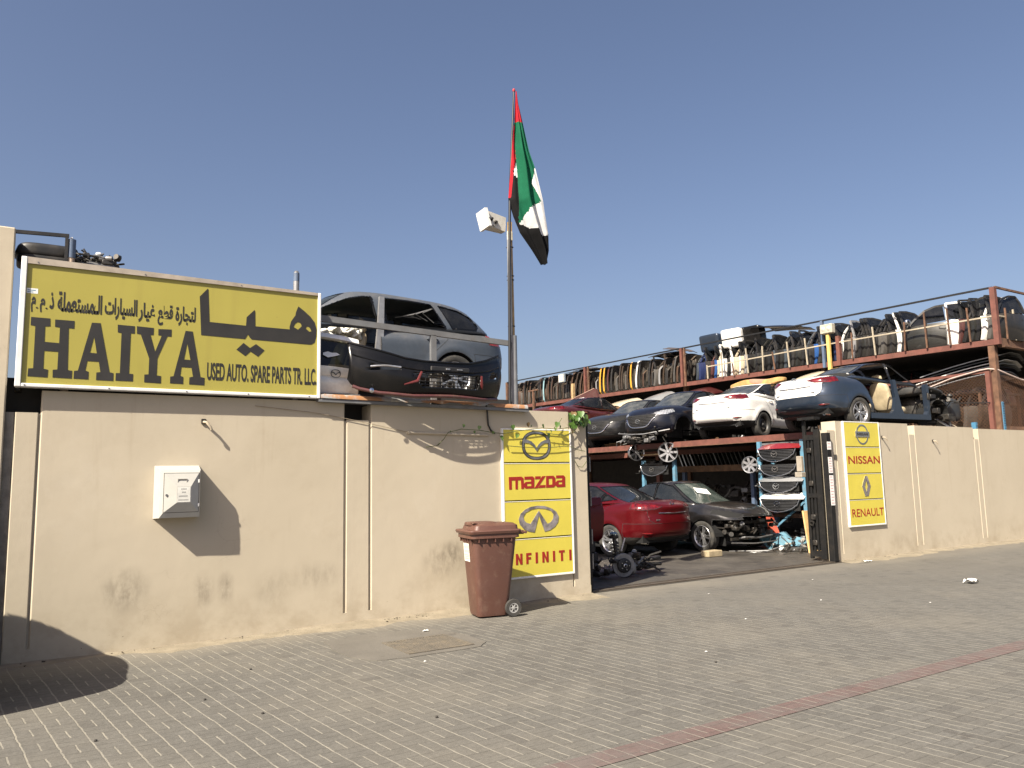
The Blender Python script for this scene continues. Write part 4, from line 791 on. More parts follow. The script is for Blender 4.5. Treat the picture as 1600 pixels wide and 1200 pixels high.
SEDAN = taller(SEDAN, 1.09, 1.05); HATCH = taller(HATCH, 1.09, 1.05)
_SH = {}
def shells(key, S):
    if key in _SH: return _SH[key]
    P, F, T = lattice(210, 64, 44); Q = superq(P, 8.5); a, b, c = Q.T; cc = (c + 1) / 2; t = (a + 1) / 2
    xr = curve(S['xr'], cc, .05); xf = curve(S['xf'], cc, .06); x = xr + (xf - xr) * t
    x = x + S['pr'] * np.abs(b) ** 2.6 * (1 - t) ** 7 - S['pf'] * np.abs(b) ** 2.4 * t ** 7
    zb = curve(S['zb'], x, .05); zt = curve(S['zt'], x, .08) + S['crown'] * (1 - b * b) * np.clip((x - .8) * 3, 0, 1)
    z = zb + (zt - zb) * cc; W = curve(S['W'], x, .10); y = b * W * curve(S['g'], cc, .022)
    for wx in S['wheels']:
        r = np.hypot(x - wx, z - S['wr']); y += np.sign(b) * np.abs(b) ** 4 * .022 * np.exp(-((r - S['R'] - .05) / .08) ** 2)
    y += np.sign(b) * np.abs(b) ** 6 * -.012 * np.exp(-((z - .55 * zt) / .07) ** 2) * (np.abs(x) < 1.0)
    V = np.stack([x, y, z], 1); side = (T == 2) | (T == 3); vs = np.zeros(len(V), bool); vs[F[side].ravel()] = True
    arcs = [[(wx + S['R'] * math.cos(k * math.pi / 24), S['wr'] + S['R'] * math.sin(k * math.pi / 24)) for k in range(48)] for wx in S['wheels']]
    for po in arcs: snap(V, vs, (0, 2), po, .02)
    for k in ('doorf', 'doorr'): snap(V, vs, (0, 2), S[k], .012)
    for nm, lim in (('tail', V[:, 0] < S['tailx'] + .04), ('head', V[:, 0] > S['headx'] - .04), ('grille', V[:, 0] > 1.9), ('boot', V[:, 0] < S['bootx'] + .36)):
        snap(V, lim & (V[:, 1] >= 0), (1, 2), S[nm], .017)
        snap(V, lim & (V[:, 1] < 0), (1, 2), [(-p, q) for p, q in S[nm]], .017)
    zr2, zf2 = (.70, .70) if key != 'suv' else (.80, .86)
    for lv, sel in ((zr2, V[:, 0] < -1.75), (zf2, V[:, 0] > 1.67), (S['lip'] - .06, V[:, 0] > 1.6), (S['lip'] + .03, V[:, 0] < -1.7)):
        m = sel & (np.abs(V[:, 2] - lv) < .0108); V[m, 2] = lv
    C = V[F].mean(1); N = face_normals(V, F); X, Y, Z = C.T; AY = np.abs(Y)
    part = np.zeros(len(F), int)                 # 0 body 1 front bumper 2 rear bumper 3 bonnet 4 boot 5/6 front doors 7/8 rear doors 9/10 tail lights 11/12 headlights 13 grille 14 lower trim
    part[(X < -1.80) & (Z < (.70 if key != 'suv' else .80)) & (side | (T == 0) | (T == 4))] = 2
    part[(X > 1.72) & (Z < (.70 if key != 'suv' else .86)) & (side | (T == 1) | (T == 4))] = 1
    part[((T == 5) & (X > S['bonnet']) & (AY < .74)) | ((T == 1) & (Z > (.72 if key != 'suv' else .9)) & (AY < .60))] = 3
    part[(X < S['bootx'] + .32) & inside(S['boot'], Y, Z) & ((T == 0) | (T == 5))] = 4
    sl = side & (Y > 0); sr = side & (Y < 0)
    for poly, l, r in ((S['doorf'], 5, 6), (S['doorr'], 7, 8)):
        m = inside(poly, X, Z); part[m & sl] = l; part[m & sr] = r
    m = inside(S['tail'], AY, Z) & (X < S['tailx']); part[m & (Y > 0)] = 9; part[m & (Y < 0)] = 10
    m = inside(S['head'], AY, Z) & (X > S['headx']); part[m & (Y > 0)] = 11; part[m & (Y < 0)] = 12
    part[inside(S['grille'], Y, Z) & (X > 1.9) & ((T == 1) | (T == 5))] = 13
    part[((part == 2) & (Z < S['lip'] + .03))] = 17
    part[((part == 1) & (Z < S['lip'] - .06))] = 14
    part[(part == 0) & sl & (Z < S['lip'] - .10) & (X > -1.2) & (X < 1.2)] = 18; part[(part == 0) & sr & (Z < S['lip'] - .10) & (X > -1.2) & (X < 1.2)] = 19
    m = (part == 0) & side & (X > S['doorf'][1][0] - .02) & (Z > S['lip'] - .10); part[m & (Y > 0)] = 15; part[m & (Y < 0)] = 16
    part[(part == 0) & (T == 5) & (X > S['bonnet']) & (Y > 0)] = 15; part[(part == 0) & (T == 5) & (X > S['bonnet']) & (Y < 0)] = 16
    for po in arcs: part[inside(po, X, Z) & side] = -1
    part[(T == 4) & (part != 14) & (part != 17)] = -1
    gy = np.interp(X, [S['gx'][0], S['gx'][0] + .3, S['gx'][1] - .3, S['gx'][1]], [.6, .76, .76, .6]) * (S['gw'][0][1] / .815)
    part[(T == 5) & (X > S['gx'][0] + .10) & (X < S['gx'][1] - .12) & (AY < gy)] = -1
    # glasshouse
    P, GF, GT = lattice(190, 50, 40); Q = superq(P, S['gn']); a, b, c = Q.T; cc = (c + 1) / 2; t = (a + 1) / 2
    xr = curve(S['gxr'], cc, .04); xf = curve(S['gxf'], cc, .04); x = xr + (xf - xr) * t; x = x + .16 * b * b * (1 - t) ** 4 - .20 * b * b * t ** 4
    z0 = curve(S['zt'], x, .08) - .045; zr = curve(S['zr'], x, .12) + .030 * (1 - b * b); z = z0 + (zr - z0) * cc
    y = b * curve(S['gw'], cc, .05) * (1 - .16 * np.abs(2 * t - 1) ** 4 * (1 - .25 * (t > .5)))
    GV = np.stack([x, y, z], 1); gs = (GT == 2) | (GT == 3); vs = np.zeros(len(GV), bool); vs[GF[gs].ravel()] = True
    for k in ('glassf', 'glassr', 'quarter'): snap(GV, vs, (0, 2), S[k], .010)
    C = GV[GF].mean(1); X, Y, Z = C.T; pc = P[GF].mean(1); cz = (pc[:, 2] + 1) / 2
    gp = np.zeros(len(GF), int)                  # 20 windscreen 21 rear window 22/23 front panes 24/25 rear panes 26/27 quarter panes
    gp[(GT == 1) & (np.abs(pc[:, 1]) < .89) & (cz > .10) & (cz < .95)] = 20
    gp[(GT == 0) & (np.abs(pc[:, 1]) < .87) & (cz > .10) & (cz < .94)] = 21
    for poly, l in ((S['glassf'], 22), (S['glassr'], 24), (S['quarter'], 26)):
        m = inside(poly, X, Z) & gs; gp[m & (Y > 0)] = l; gp[m & (Y < 0)] = l + 1
    gp[(GT == 4)] = -1
    _SH[key] = (V, F, part, GV, GF, gp); return _SH[key]

def wheel_meshes(style, r):
    w = .215; ty = MB(); rr = r * .70
    ty.lathe([(rr - .01, -w * .40), (rr + .012, -w * .46), (r * .90, -w * .5), (r * .97, -w * .44), (r, -w * .34), (r - .004, -w * .12), (r, -w * .11), (r, w * .11), (r - .004, w * .12), (r, w * .34), (r * .97, w * .44), (r * .90, w * .5), (rr + .012, w * .46), (rr - .01, w * .40)], 44)
    ri = MB(); f = w * .36
    ri.lathe([(rr - .03, f - .16), (rr - .022, f - .02), (rr + .004, f + .012), (rr - .004, f + .02), (rr - .022, f + .006), (rr - .034, f - .03), (rr - .05, f - .16)], 44)
    ri.lathe([(0, f + .005), (.028, f + .004), (.034, f - .01), (.062, f - .014), (.07, f - .05), (0, f - .05)], 20)
    bk = MB().lathe([(0, f - .10), (rr - .03, f - .10)], 30)
    if style == 'steel':
        ri.lathe([(.07, f - .03), (.12, f - .012), (.15, f - .035), (rr - .03, f - .06)], 36)
        for k in range(12):
            a = k * math.pi / 6; ri.cyl((.175 * math.cos(a), .175 * math.sin(a), f - .055), (.175 * math.cos(a), .175 * math.sin(a), f - .030), .014, 8, 1)
    else:
        n, tw = (10, .22) if style == 'alloy' else ((7, 0) if style == 'seven' else (5, 0))
        for k in range(n):
            a = 2 * math.pi * k / n + (tw if k % 2 else -tw) * (1 if style == 'alloy' else 0) * .6
            for dz, ww in ((0, .030),) if style == 'alloy' else ((0, .058),):
                c, s = math.cos(a), math.sin(a); p0 = (.05 * c, .05 * s, f - .012); p1 = ((rr - .022) * c, (rr - .022) * s, f - .006); ri.beam(p0, p1, ww, .022)
    return ty, ri, bk

_W = {}
def add_wheel(par, pos, face, r, style, rimmat, steer=0.0):
    k = (style, round(r, 3))
    if k not in _W:
        ty, ri, bk = wheel_meshes(style, r); h = bpy.data.objects
        tm = ty.build('wheel', RUBBER, None, 40); rm = ri.build('rim', [ALLOY, HOLE], None, 35); dm = bk.build('brake_shadow', OILY, None)
        _W[k] = (tm.data, rm.data, dm.data)
        for o in (tm, rm, dm): bpy.data.objects.remove(o)
    a, b, c = _W[k]; w = bpy.data.objects.new('wheel', a); COL.objects.link(w); w.parent = par; w.location = pos
    w.rotation_euler = (R(-90) if face > 0 else R(90), rnd.uniform(0, 6) * 0, steer)
    q = bpy.data.objects.new('rim', b); COL.objects.link(q); q.parent = w; q.rotation_euler = (0, 0, rnd.uniform(0, 6)); q.material_slots[0].link = 'OBJECT'; q.material_slots[0].material = rimmat
    d = bpy.data.objects.new('hub_backing', c); COL.objects.link(d); d.parent = w
    return w

def clutter(mb, c, d, n, seed, k=1.0):             # a believable tangle of boxes, pipes, ribs and drums
    r = random.Random(seed)
    for i in range(n):
        p = Vector([c[j] + r.uniform(-.5, .5) * d[j] for j in range(3)]); t = r.random(); mi = r.choice((0, 0, 0, 1, 2))
        if t < .35: mb.bev(*[(p[0] + s * r.uniform(.02, .10) * k, p[1] + s * r.uniform(.02, .12) * k, p[2] + s * r.uniform(.02, .07) * k) for s in (-1, 1)], 0.01, mi)
        elif t < .75:
            q = p + Vector((r.uniform(-.25, .25), r.uniform(-.3, .3), r.uniform(-.18, .18))) * k; m_ = (p + q) / 2 + Vector((r.uniform(-.08, .08), r.uniform(-.08, .08), r.uniform(-.06, .08))) * k; mb.tube([p, m_, q], r.uniform(.008, .025) * k, 6, mi)
        else: mb.lathe([(0, -.03), (.05 * k, -.03), (.055 * k, 0), (.05 * k, .03), (0, .03)], 12, Matrix.Translation(p) @ Matrix.Rotation(r.uniform(0, 3), 4, 'X') @ Matrix.Rotation(r.uniform(0, 3), 4, 'Y'), mi)
    return mb
JUNK = [OILY, STEEL, BLACK]

def make_seat(par, x, y, m, tilt=0.0):
    s = MB(); s.blob((x + .05, y, .46), (.52, .50, .18), 4, 6); s.blob((0, 0, .33), (.15, .48, .68), 4, 6, Matrix.Translation((x - .20, y, .45)) @ Matrix.Rotation(R(-16 + tilt), 4, 'Y')); s.blob((0, 0, .76), (.10, .26, .19), 3, 5, Matrix.Translation((x - .20, y, .45)) @ Matrix.Rotation(R(-16 + tilt), 4, 'Y'))
    return s.build('seat', m, par, 50)

PARTN = {0: 'body', 1: 'front_bumper', 2: 'rear_bumper', 3: 'bonnet', 4: 'boot_lid', 5: 'front_door', 6: 'front_door', 7: 'rear_door', 8: 'rear_door', 9: 'taillight', 10: 'taillight', 11: 'headlight', 12: 'headlight', 13: 'grille', 14: 'front_valance', 15: 'front_wing', 16: 'front_wing', 17: 'rear_valance', 18: 'sill_trim', 19: 'sill_trim', 20: 'windscreen', 21: 'rear_window', 22: 'front_window', 23: 'front_window', 24: 'rear_side_window', 25: 'rear_side_window', 26: 'quarter_window', 27: 'quarter_window'}
_PM = {}
def car(label, key, S, loc, rz, pm, missing=(), own={}, rims='alloy', rimmat=None, cat='car', name='parked_car', seatm=None, side_glass=None, rear_glass=None, screen=None, lift=0.0, interior=True, front='grille', wheels=(0, 1, 2, 3), group=None):
    V, F, part, GV, GF, gp = shells(key, S); t = thing(name, label, cat, loc, rz, group)
    rimmat = rimmat or ALLOY; seatm = seatm or mat('charcoal_seat', (0.035, 0.034, 0.033), 0.8)
    def mesh_of(k):
        if (key, k) not in _PM:
            if k < 20: v, f = take(V, F, part == k)
            else:
                v, f = take(GV, GF, gp == k)
                if len(f): v = v - vert_normals(v, f) * .007
            _PM[(key, k)] = (v, f)
        return _PM[(key, k)]
    objs = {}
    def put(k, m, name=None, par=None):
        v, f = mesh_of(k)
        if not len(f): return None
        o = np_mesh(name or PARTN[k], v, f, m, par or t, 35); objs[k] = o; return o
    v, f = mesh_of(0); gv, gf = take(GV, GF, gp == 0); body = np_mesh('body', np.concatenate([v, gv]), np.concatenate([f, gf + len(v)]), own.get(0, pm), t, 35)
    for k in (1, 2, 3, 4, 5, 6, 7, 8, 15, 16):
        if k not in missing: put(k, own.get(k, pm))
    for k in (9, 10):
        if k not in missing: put(k, own.get(9, REDLENS))
    for k in (11, 12):
        if k not in missing: put(k, CLEARLENS)
        else: put(k, HOLE, 'headlight_cavity')
    for k in (14, 17, 18, 19):
        if k not in missing: put(k, BLACK)
    sg = side_glass or GLASS
    for k, m in ((20, screen or WINDSCREEN), (21, rear_glass or GLASS), (22, sg), (23, sg), (24, sg), (25, sg), (26, sg), (27, sg)):
        if k not in missing: put(k, m)
    vis = part.copy()
    for k in missing: vis[part == k] = -1
    for k in (15, 16): vis[(part == k) & (vis == k)] = 0
    sv, sf = seams(V, F, vis, .0075, .0022); gv, gf = seams(GV, GF, np.where(gp < 0, 0, gp), .028, .0025)
    if len(sf): np_mesh('panel_gap', sv, sf, mat('panel_gap_grey', (.03, .03, .03), .9), body, None)
    if len(gf): np_mesh('window_seal', gv, gf, SHINY, body, None)
    # wheels and wheel wells, floor
    r = S['wr']; hw = S['W'][2][1]; wl = MB()
    for wx in S['wheels']:
        for s in (-1, 1):
            n = 14; A = [[(wx + (S['R'] - .002) * math.cos(math.pi * k / n), s * (hw * .97 - d), r + (S['R'] - .002) * math.sin(math.pi * k / n)) for d in (.0, .34)] for k in range(n + 1)]
            wl.grid(A); wl.box((wx, s * (hw - .36), r + .1), (S['R'] * 2, .02, S['R'] * 1.7))
    for lo, hi in (((-2.2, -.70, .31), (-S['R'] + S['wheels'][0] - .01, .72, .50)), ((-S['R'] * 0 + S['wheels'][0] - .37, -.5, .24), (S['wheels'][0] + .37, .5, .6)), ((S['wheels'][0] + .39, -.80, .19 + (S['wr'] - .335) * 1.5), (S['wheels'][1] - .39, .80, .30 + (S['wr'] - .335))), ((S['wheels'][1] - .37, -.5, .22), (S['wheels'][1] + .37, .5, .62))): wl.b2(lo, hi)
    wl.build('underbody', HOLE if 99 not in missing else OILY, t)
    for i, (wx, s) in enumerate(((S['wheels'][0], 1), (S['wheels'][0], -1), (S['wheels'][1], 1), (S['wheels'][1], -1))):
        if i in wheels: add_wheel(t, (wx, s * (hw - .115), r), s, r, rims, rimmat)
    if interior:
        for x, y in ((.35, .38), (.35, -.38)): make_seat(t, x, y, seatm)
        b = MB(); b.blob((-.72, 0, .50), (.55, 1.3, .18), 4, 6); b.blob((0, 0, .30), (.15, 1.3, .62), 4, 6, Matrix.Translation((-.98, 0, .5)) @ Matrix.Rotation(R(-22), 4, 'Y')); b.build('rear_seat', seatm, t, 50)
        dh = (S['zt'][6][1]); d = MB(); d.blob((1.02, 0, dh - .12), (.55, 1.46, .22), 5, 6); d.build('dashboard', mat('dashboard_black', (0.03, 0.03, 0.03), 0.7, dirt=.3), t, 50)
        MB().b2((-1.95, -.70, dh - .06), (-1.15, .70, dh - .02)).build('parcel_shelf', mat('dashboard_black', (0.03, 0.03, 0.03)), t)
    # surface lookups for trim
    C = V
    def front_x(y, z): d = np.hypot(C[:, 1] - y, C[:, 2] - z) + 10 * (C[:, 0] < 1.2); return float(C[np.argmin(d), 0])
    def rear_x(y, z): d = np.hypot(C[:, 1] - y, C[:, 2] - z) + 10 * (C[:, 0] > -1.2); return float(C[np.argmin(d), 0])
    if 5 not in missing or 6 not in missing:
        for k, s in ((5, 1), (6, -1), (7, 1), (8, -1)):
            if k in missing or k not in objs: continue
            hx = (-.05 if k < 7 else -1.12); hz = S['zt'][4][1] - .10; d = np.hypot(C[:, 0] - hx, C[:, 2] - hz) + 10 * (C[:, 1] * s < 0); yy = abs(float(C[np.argmin(d), 1]))
            m = MB(); m.tube([(hx, s * (yy + .004), hz), (hx + .03, s * (yy + .03), hz), (hx + .16, s * (yy + .03), hz + .004), (hx + .19, s * (yy + .004), hz + .004)], .013, 8); m.build('handle', own.get(k, pm), objs[k], 50)
    if front and 13 not in missing:
        put(13, HOLE); g = objs.get(13); bars = MB()
        for z in np.arange(S['grille'][5][1] + .03, S['grille'][0][1] - .01, .042):
            ys = [y for y in np.linspace(-.5, .5, 41) if inside(S['grille'], np.array([y]), np.array([z]))[0]]
            if len(ys) > 3: bars.tube([(front_x(y, z) + .006, y, z) for y in ys[::2]], .0085, 5)
        bars.build('grille_bars', mat('dull_grille_bar', (0.07, 0.07, 0.072), .35, .5, dirt=.3), g, 60)
        lo = [p for p in S['grille'][1:]]; lo = lo[1:] + []; arc = [(.50, .655)] + lo[:-0 or None] + [(-.50, .655)]
        dense = []
        for (y1, z1), (y2, z2) in zip(arc[:-1], arc[1:]):
            for k in range(5): dense.append((y1 + (y2 - y1) * k / 5, z1 + (z2 - z1) * k / 5))
        pts = [Vector((front_x(y, z) + .012, y, z)) for y, z in dense]
        for _ in range(3): pts = [pts[0]] + [(pts[i - 1] + pts[i] * 2 + pts[i + 1]) / 4 for i in range(1, len(pts) - 1)] + [pts[-1]]
        MB().tube(pts, .019, 8).build('chrome_wing', CHROME, g, 60)
        e = MB(); winged_m(e, Matrix(((0, 0, 1, front_x(0, .58) + .012), (1, 0, 0, 0), (0, 1, 0, .585), (0, 0, 0, 1))), .15, .012); e.build('badge', CHROME, g)
    if 4 not in missing and 4 in objs and key != 'suv':
        e = MB(); zz = S['zt'][1][1] - .075; winged_m(e, Matrix(((0, 0, -1, rear_x(0, zz) - .004), (-1, 0, 0, 0), (0, 1, 0, zz), (0, 0, 0, 1))), .14, .010); e.build('badge', CHROME, objs[4])
        m = MB(); m.tube([Vector((rear_x(y, .90) - .006, y, .90 + .03 * abs(y))) for y in np.linspace(-.42, .42, 15)], .010, 6); m.build('chrome_strip', CHROME, objs[4], 60)
        for y in (-.52, .36):
            m = MB(); m.b2((rear_x(y + .07, .77) - .006, y, .765), (rear_x(y + .07, .77) + .01, y + .14, .785)); m.build('model_badge', mat('grey_badge', (.25, .25, .25), .4, .5), objs[4])
    if 2 not in missing:
        for s in (-1, 1):
            m = MB(); m.tube([(rear_x(s * y, .50) - .003, s * y, .50 + (y - .6) * .05) for y in (.56, .62, .68, .74)], [.006, .017, .017, .006], 6); m.build('reflector', REDLENS, objs.get(2), 50)
            m = MB(); m.lathe([(.030, 0), (.038, 0), (.040, .16), (.030, .16)], 16, Matrix.Translation((rear_x(s * .58, .36) + .02, s * .58, .315)) @ Matrix.Rotation(R(90), 4, 'Y') @ Matrix.Translation((0, 0, -.06))); m.build('exhaust_tip', CHROME, t, 50)
    t['_front_x'] = 0.0; del t['_front_x']
    return t, objs, front_x, rear_x
# ------------------------------------------------------------------ cars in the yard
C_RED = paint('deep_red_paint', (0.115, 0.002, 0.005), 0.35, 0.02, 0.30, 0.12); C_BLACK = paint('black_paint', (0.007, 0.007, 0.008), 0.2, 0.17, 0.3); C_WHITE = paint('white_paint', (0.80, 0.785, 0.74), 0.0, 0.14, 0.3)
C_BLUE = paint('slate_blue_paint', (0.030, 0.050, 0.085), 0.5, 0.26, 0.32); C_NAVY = paint('navy_paint', (0.003, 0.005, 0.014), 0.3, 0.07, 0.3, 0.5); C_GREY = paint('graphite_paint', (0.014, 0.0145, 0.016), 0.3, 0.13, 0.3, 0.5); C_SUV = paint('dusty_blue_grey_paint', (0.072, 0.092, 0.120), 0.25, 0.42, 0.5, 0.4); C_MAROON = paint('maroon_paint', (0.085, 0.006, 0.010), 0.35, 0.22, 0.32)
C_SILVER = paint('silver_paint', (0.42, 0.43, 0.44), 0.5, 0.25); C_CREAM = paint('cream_paint', (0.62, 0.55, 0.40), 0.0, 0.25); C_LGREY = paint('pale_grey_paint', (0.33, 0.35, 0.36), 0.3, 0.4)
Z1 = 2.62
def cars_in_yard():
    t, o, fx, rx = car('dark red saloon with its tail toward the gateway, standing on the yard floor', 'sedan', SEDAN, (11.45, 14.35, .009), R(94.5), C_RED, rims='alloy', side_glass=PRIVACY)
    s = MB().tube([(-1.9, .915, .86), (-1.88, .93, .92), (-1.78, .93, .92), (-1.76, .915, .86)], .004, 5).build('chalk_mark', mat('chalk_marks', (.6, .55, .5), .8), t)
    bpy.data.objects.remove(s)
    # black car without its nose
    t, o, fx, rx = car('black saloon stripped of its front bumper and lamps, beside the red saloon', 'sedan', SEDAN, (13.70, 13.75, .009), R(-89), C_BLACK, missing=(1, 11, 12, 13, 14), front=None, screen=glass('greenish_windscreen', (0.10, 0.13, 0.115), 0.55, 0.30), seatm=mat('dark_grey_seat', (0.06, .06, .06), .8))
    m = clutter(MB(), (1.95, 0, .52), (.42, 1.45, .34), 60, 5); m.b2((2.05, -.72, .26), (2.10, .72, .32), 0); m.b2((2.08, -.62, .60), (2.12, .62, .66), 0)
    for s in (-.5, .5): m.tube([(2.1, s, .30), (2.22, s * .9, .33), (2.25, 0, .30)], .018, 6, 1)
    m.tube([(2.15, -.8, .22), (2.3, -.2, .19), (2.28, .5, .20), (2.1, .85, .26)], .014, 6, 1)
    m.build('engine_bay', JUNK, t, 40)
    gv, gf = _PM[('sedan', 20)]; gn = vert_normals(gv, gf); i = int(np.argmin(np.hypot(gv[:, 1] + .02, gv[:, 2] - 1.30))); T = frame(gv[i] + gn[i] * .008, (0, 1, 0), gn[i]); MB().b2((-.19, -.115, 0), (.19, .115, .002), 0, T @ Matrix.Rotation(R(-14), 4, 'Z')).build('windscreen_notice', WHITE, o[20])
    # upper tier
    t, o, fx, rx = car('white saloon with dusty rear window, tail overhanging the middle deck', 'sedan', SEDAN, (17.62, 14.45, Z1), R(9), C_WHITE, rims='steel', rimmat=mat('black_steel_rim', (.03, .03, .03), .5, dirt=.4), side_glass=PRIVACY, rear_glass=DUSTYGLASS)
    t, o, fx, rx = car('slate blue saloon with a white boot lid and no doors on the middle deck', 'sedan', SEDAN, (16.86, 10.78, Z1), R(-3.5), C_BLUE, missing=(1, 3, 6, 8, 11, 12, 13, 15, 16, 20, 23, 25, 27), own={4: C_WHITE}, seatm=CREAM, front=None, rear_glass=DUSTYGLASS, rims='alloy', wheels=(0, 1, 2))
    m = clutter(MB(), (1.62, -.05, .55), (1.2, 1.55, .62), 130, 9, 1.2); m.blob((1.5, 0, .52), (1.0, 1.3, .6), 5, 6); m.build('engine_bay', [OILY, OILY, BLACK], t, 40)
    m = MB(); m.blob((1.45, -.15, .98), (1.05, 1.35, .10), 4, 8, None, 0, lambda X: X + np.stack([0 * X[:, 0], 0 * X[:, 0], -.16 * (X[:, 0] + .5) ** 2 + .03 * np.sin(X[:, 1] * 6)], 1)); m.build('crumpled_bonnet', mat('dark_slate_panel', (.04, .05, .06), .45, dirt=.4), t, 50)
    m = MB(); m.blob((.2, .55, .93), (1.6, .14, .12), 4, 6); m.blob((-.95, .62, .96), (.5, .12, .14), 4, 5); m.build('door_trim', CREAM, t, 50)
    m = MB(); m.b2((-1.45, -.66, .98), (-1.40, -.60, 1.22)); m.build('seat_belt_anchor', WHITE, t)
    def post_(nm, pl, y0, th, m_): MB().prism([pl], th, Matrix(((1, 0, 0, 0), (0, 0, 1, y0), (0, 1, 0, 0), (0, 0, 0, 1)))).build(nm, m_, t)
    post_('centre_pillar', [(-.22, 1.10), (-.12, 1.10), (-.03, .72), (.05, .45), (.15, .29), (-.40, .29), (-.24, .42), (-.165, .70)], -.885, .07, C_BLUE)
    post_('hinge_pillar', [(.98, 1.04), (1.05, 1.06), (1.09, .95), (1.09, .28), (.92, .28), (1.0, .42)], -.885, .10, C_BLUE)
    MB().b2((-1.05, -.895, .215), (1.08, -.80, .335)).build('sill', C_BLUE, t)
    MB().b2((-1.0, -.78, .31), (1.1, .78, .36)).build('floor_pan', mat('dark_carpet', (.012, .012, .012), .95), t)
    m = MB(); m.blob((-1.35, -.10, 1.0), (.5, 1.2, .5), 6, 6); m.build('rear_bulkhead', mat('dark_carpet', (.012, .012, .012), .95), t, 50)
    m = MB(); m.tube([(.62, .38 - .19 * math.cos(a), .98 + .19 * math.sin(a)) for a in np.linspace(0, 6.28, 24)], .016, 6, 0, True); m.build('steering_wheel', BLACK, t, 50)
    t, o, fx, rx = car('navy hatchback facing the aisle with a chrome edged grille, next to the white saloon', 'hatch', HATCH, (16.85, 16.55, Z1), R(188), C_NAVY, missing=(2,), rear_glass=DUSTYGLASS, screen=DUSTYGLASS, rims='spoke', wheels=(0, 1, 3))
    m = clutter(MB(), (2.05, .0, .16), (.3, 1.5, .22), 34, 21); m.tube([(2.05, -.9, .30), (2.2, -.3, .24), (2.28, .2, .22), (2.0, .9, .32)], .02, 6, 1); m.build('torn_undertray', JUNK, t, 40)
    t, o, fx, rx = car('graphite saloon with an empty lamp socket facing the aisle over the gate', 'sedan', SEDAN, (17.3, 19.0, Z1), R(190), C_GREY, missing=(11,), screen=DUSTYGLASS, rims='alloy')
    t, o, fx, rx = car('dark red hatchback on the raised far deck above the vine', 'sedan', SEDAN, (17.9, 22.4, 3.06), R(4), C_MAROON, side_glass=PRIVACY, rear_glass=PRIVACY)
    # back row under the upper deck
    car('dusty maroon saloon in the back row behind the slate blue one', 'sedan', SEDAN, (22.6, 12.6, 3.06), R(-70), C_MAROON, interior=False, screen=DUSTYGLASS, front=None)
    # on the left deck
    t, o, fx, rx = car('dusty blue grey estate without its front door on the deck behind the HAIYA sign', 'suv', SUV, (4.54, 11.89, 2.93), R(180), C_SUV, missing=(5, 22, 24, 1, 11, 12, 13, 3), side_glass=PRIVACY, front=None, seatm=CREAM, cat='suv', rims='alloy', own={9: mat('sunlit_red_lens', (.42, .05, .05), .25, var=.4, scale=9)})  # lens colour brightened to stand for the sun on it
    m = MB()
    for k in range(5):
        x0 = -1.05 + k * .12; m.tube([(x0 - .25, .70, 1.62 - .05 * k), (x0 + .1, .74, 1.45 - .03 * k), (x0 - .1, .75, 1.30 + .02 * k)], .006, 5)
    m.build('hanging_wires', mat('grey_wires', (.25, .25, .25), .6), t, 60)
    m = MB(); pl = [(-.21, 1.60), (-.13, 1.60), (-.10, 1.10), (-.05, .62), (-.19, .62), (-.20, 1.1)]
    m.prism([pl], .05, Matrix(((1, 0, 0, 0), (0, 0, -1, .92), (0, 1, 0, 0), (0, 0, 0, 1)))); m.build('bare_pillar', mat('bare_silver_steel', (.5, .5, .5), .35, .6, dirt=.3), t)
    c = MB()
    ra = random.Random(5)
    for k in range(14): c.blob((.40 + ra.uniform(-.28, .28), .60 + ra.uniform(-.08, .08), 1.0 + ra.uniform(-.06, .10)), (ra.uniform(.12, .30), ra.uniform(.1, .18), ra.uniform(.05, .10)), 2.4, 5, None, 0, lambda X: X + .025 * np.sin(X[:, [1, 2, 0]] * 38 + X[:, [2, 0, 1]] * 23))
    for k in range(0): c.blob((.42 + .13 * math.sin(k * 2.1), .58 + .1 * math.cos(k * 1.3), 1.0 + .05 * (k % 3)), (.30, .16, .10), 2.6, 5, Matrix.Rotation(.12 * math.sin(k), 4, 'X'))
    c.build('deployed_airbag', mat('white_cloth', (.72, .70, .62), .8), t, 60)
    # the car that throws its shadow into the picture from the left
    t, o, fx, rx = car('dark estate parked along the wall to the left of the picture', 'suv', SUV, (-2.72, 7.74, 0.009), R(180), C_GREY, cat='suv', interior=False); t.scale = (1, 1, 1.13)
cars_in_yard()

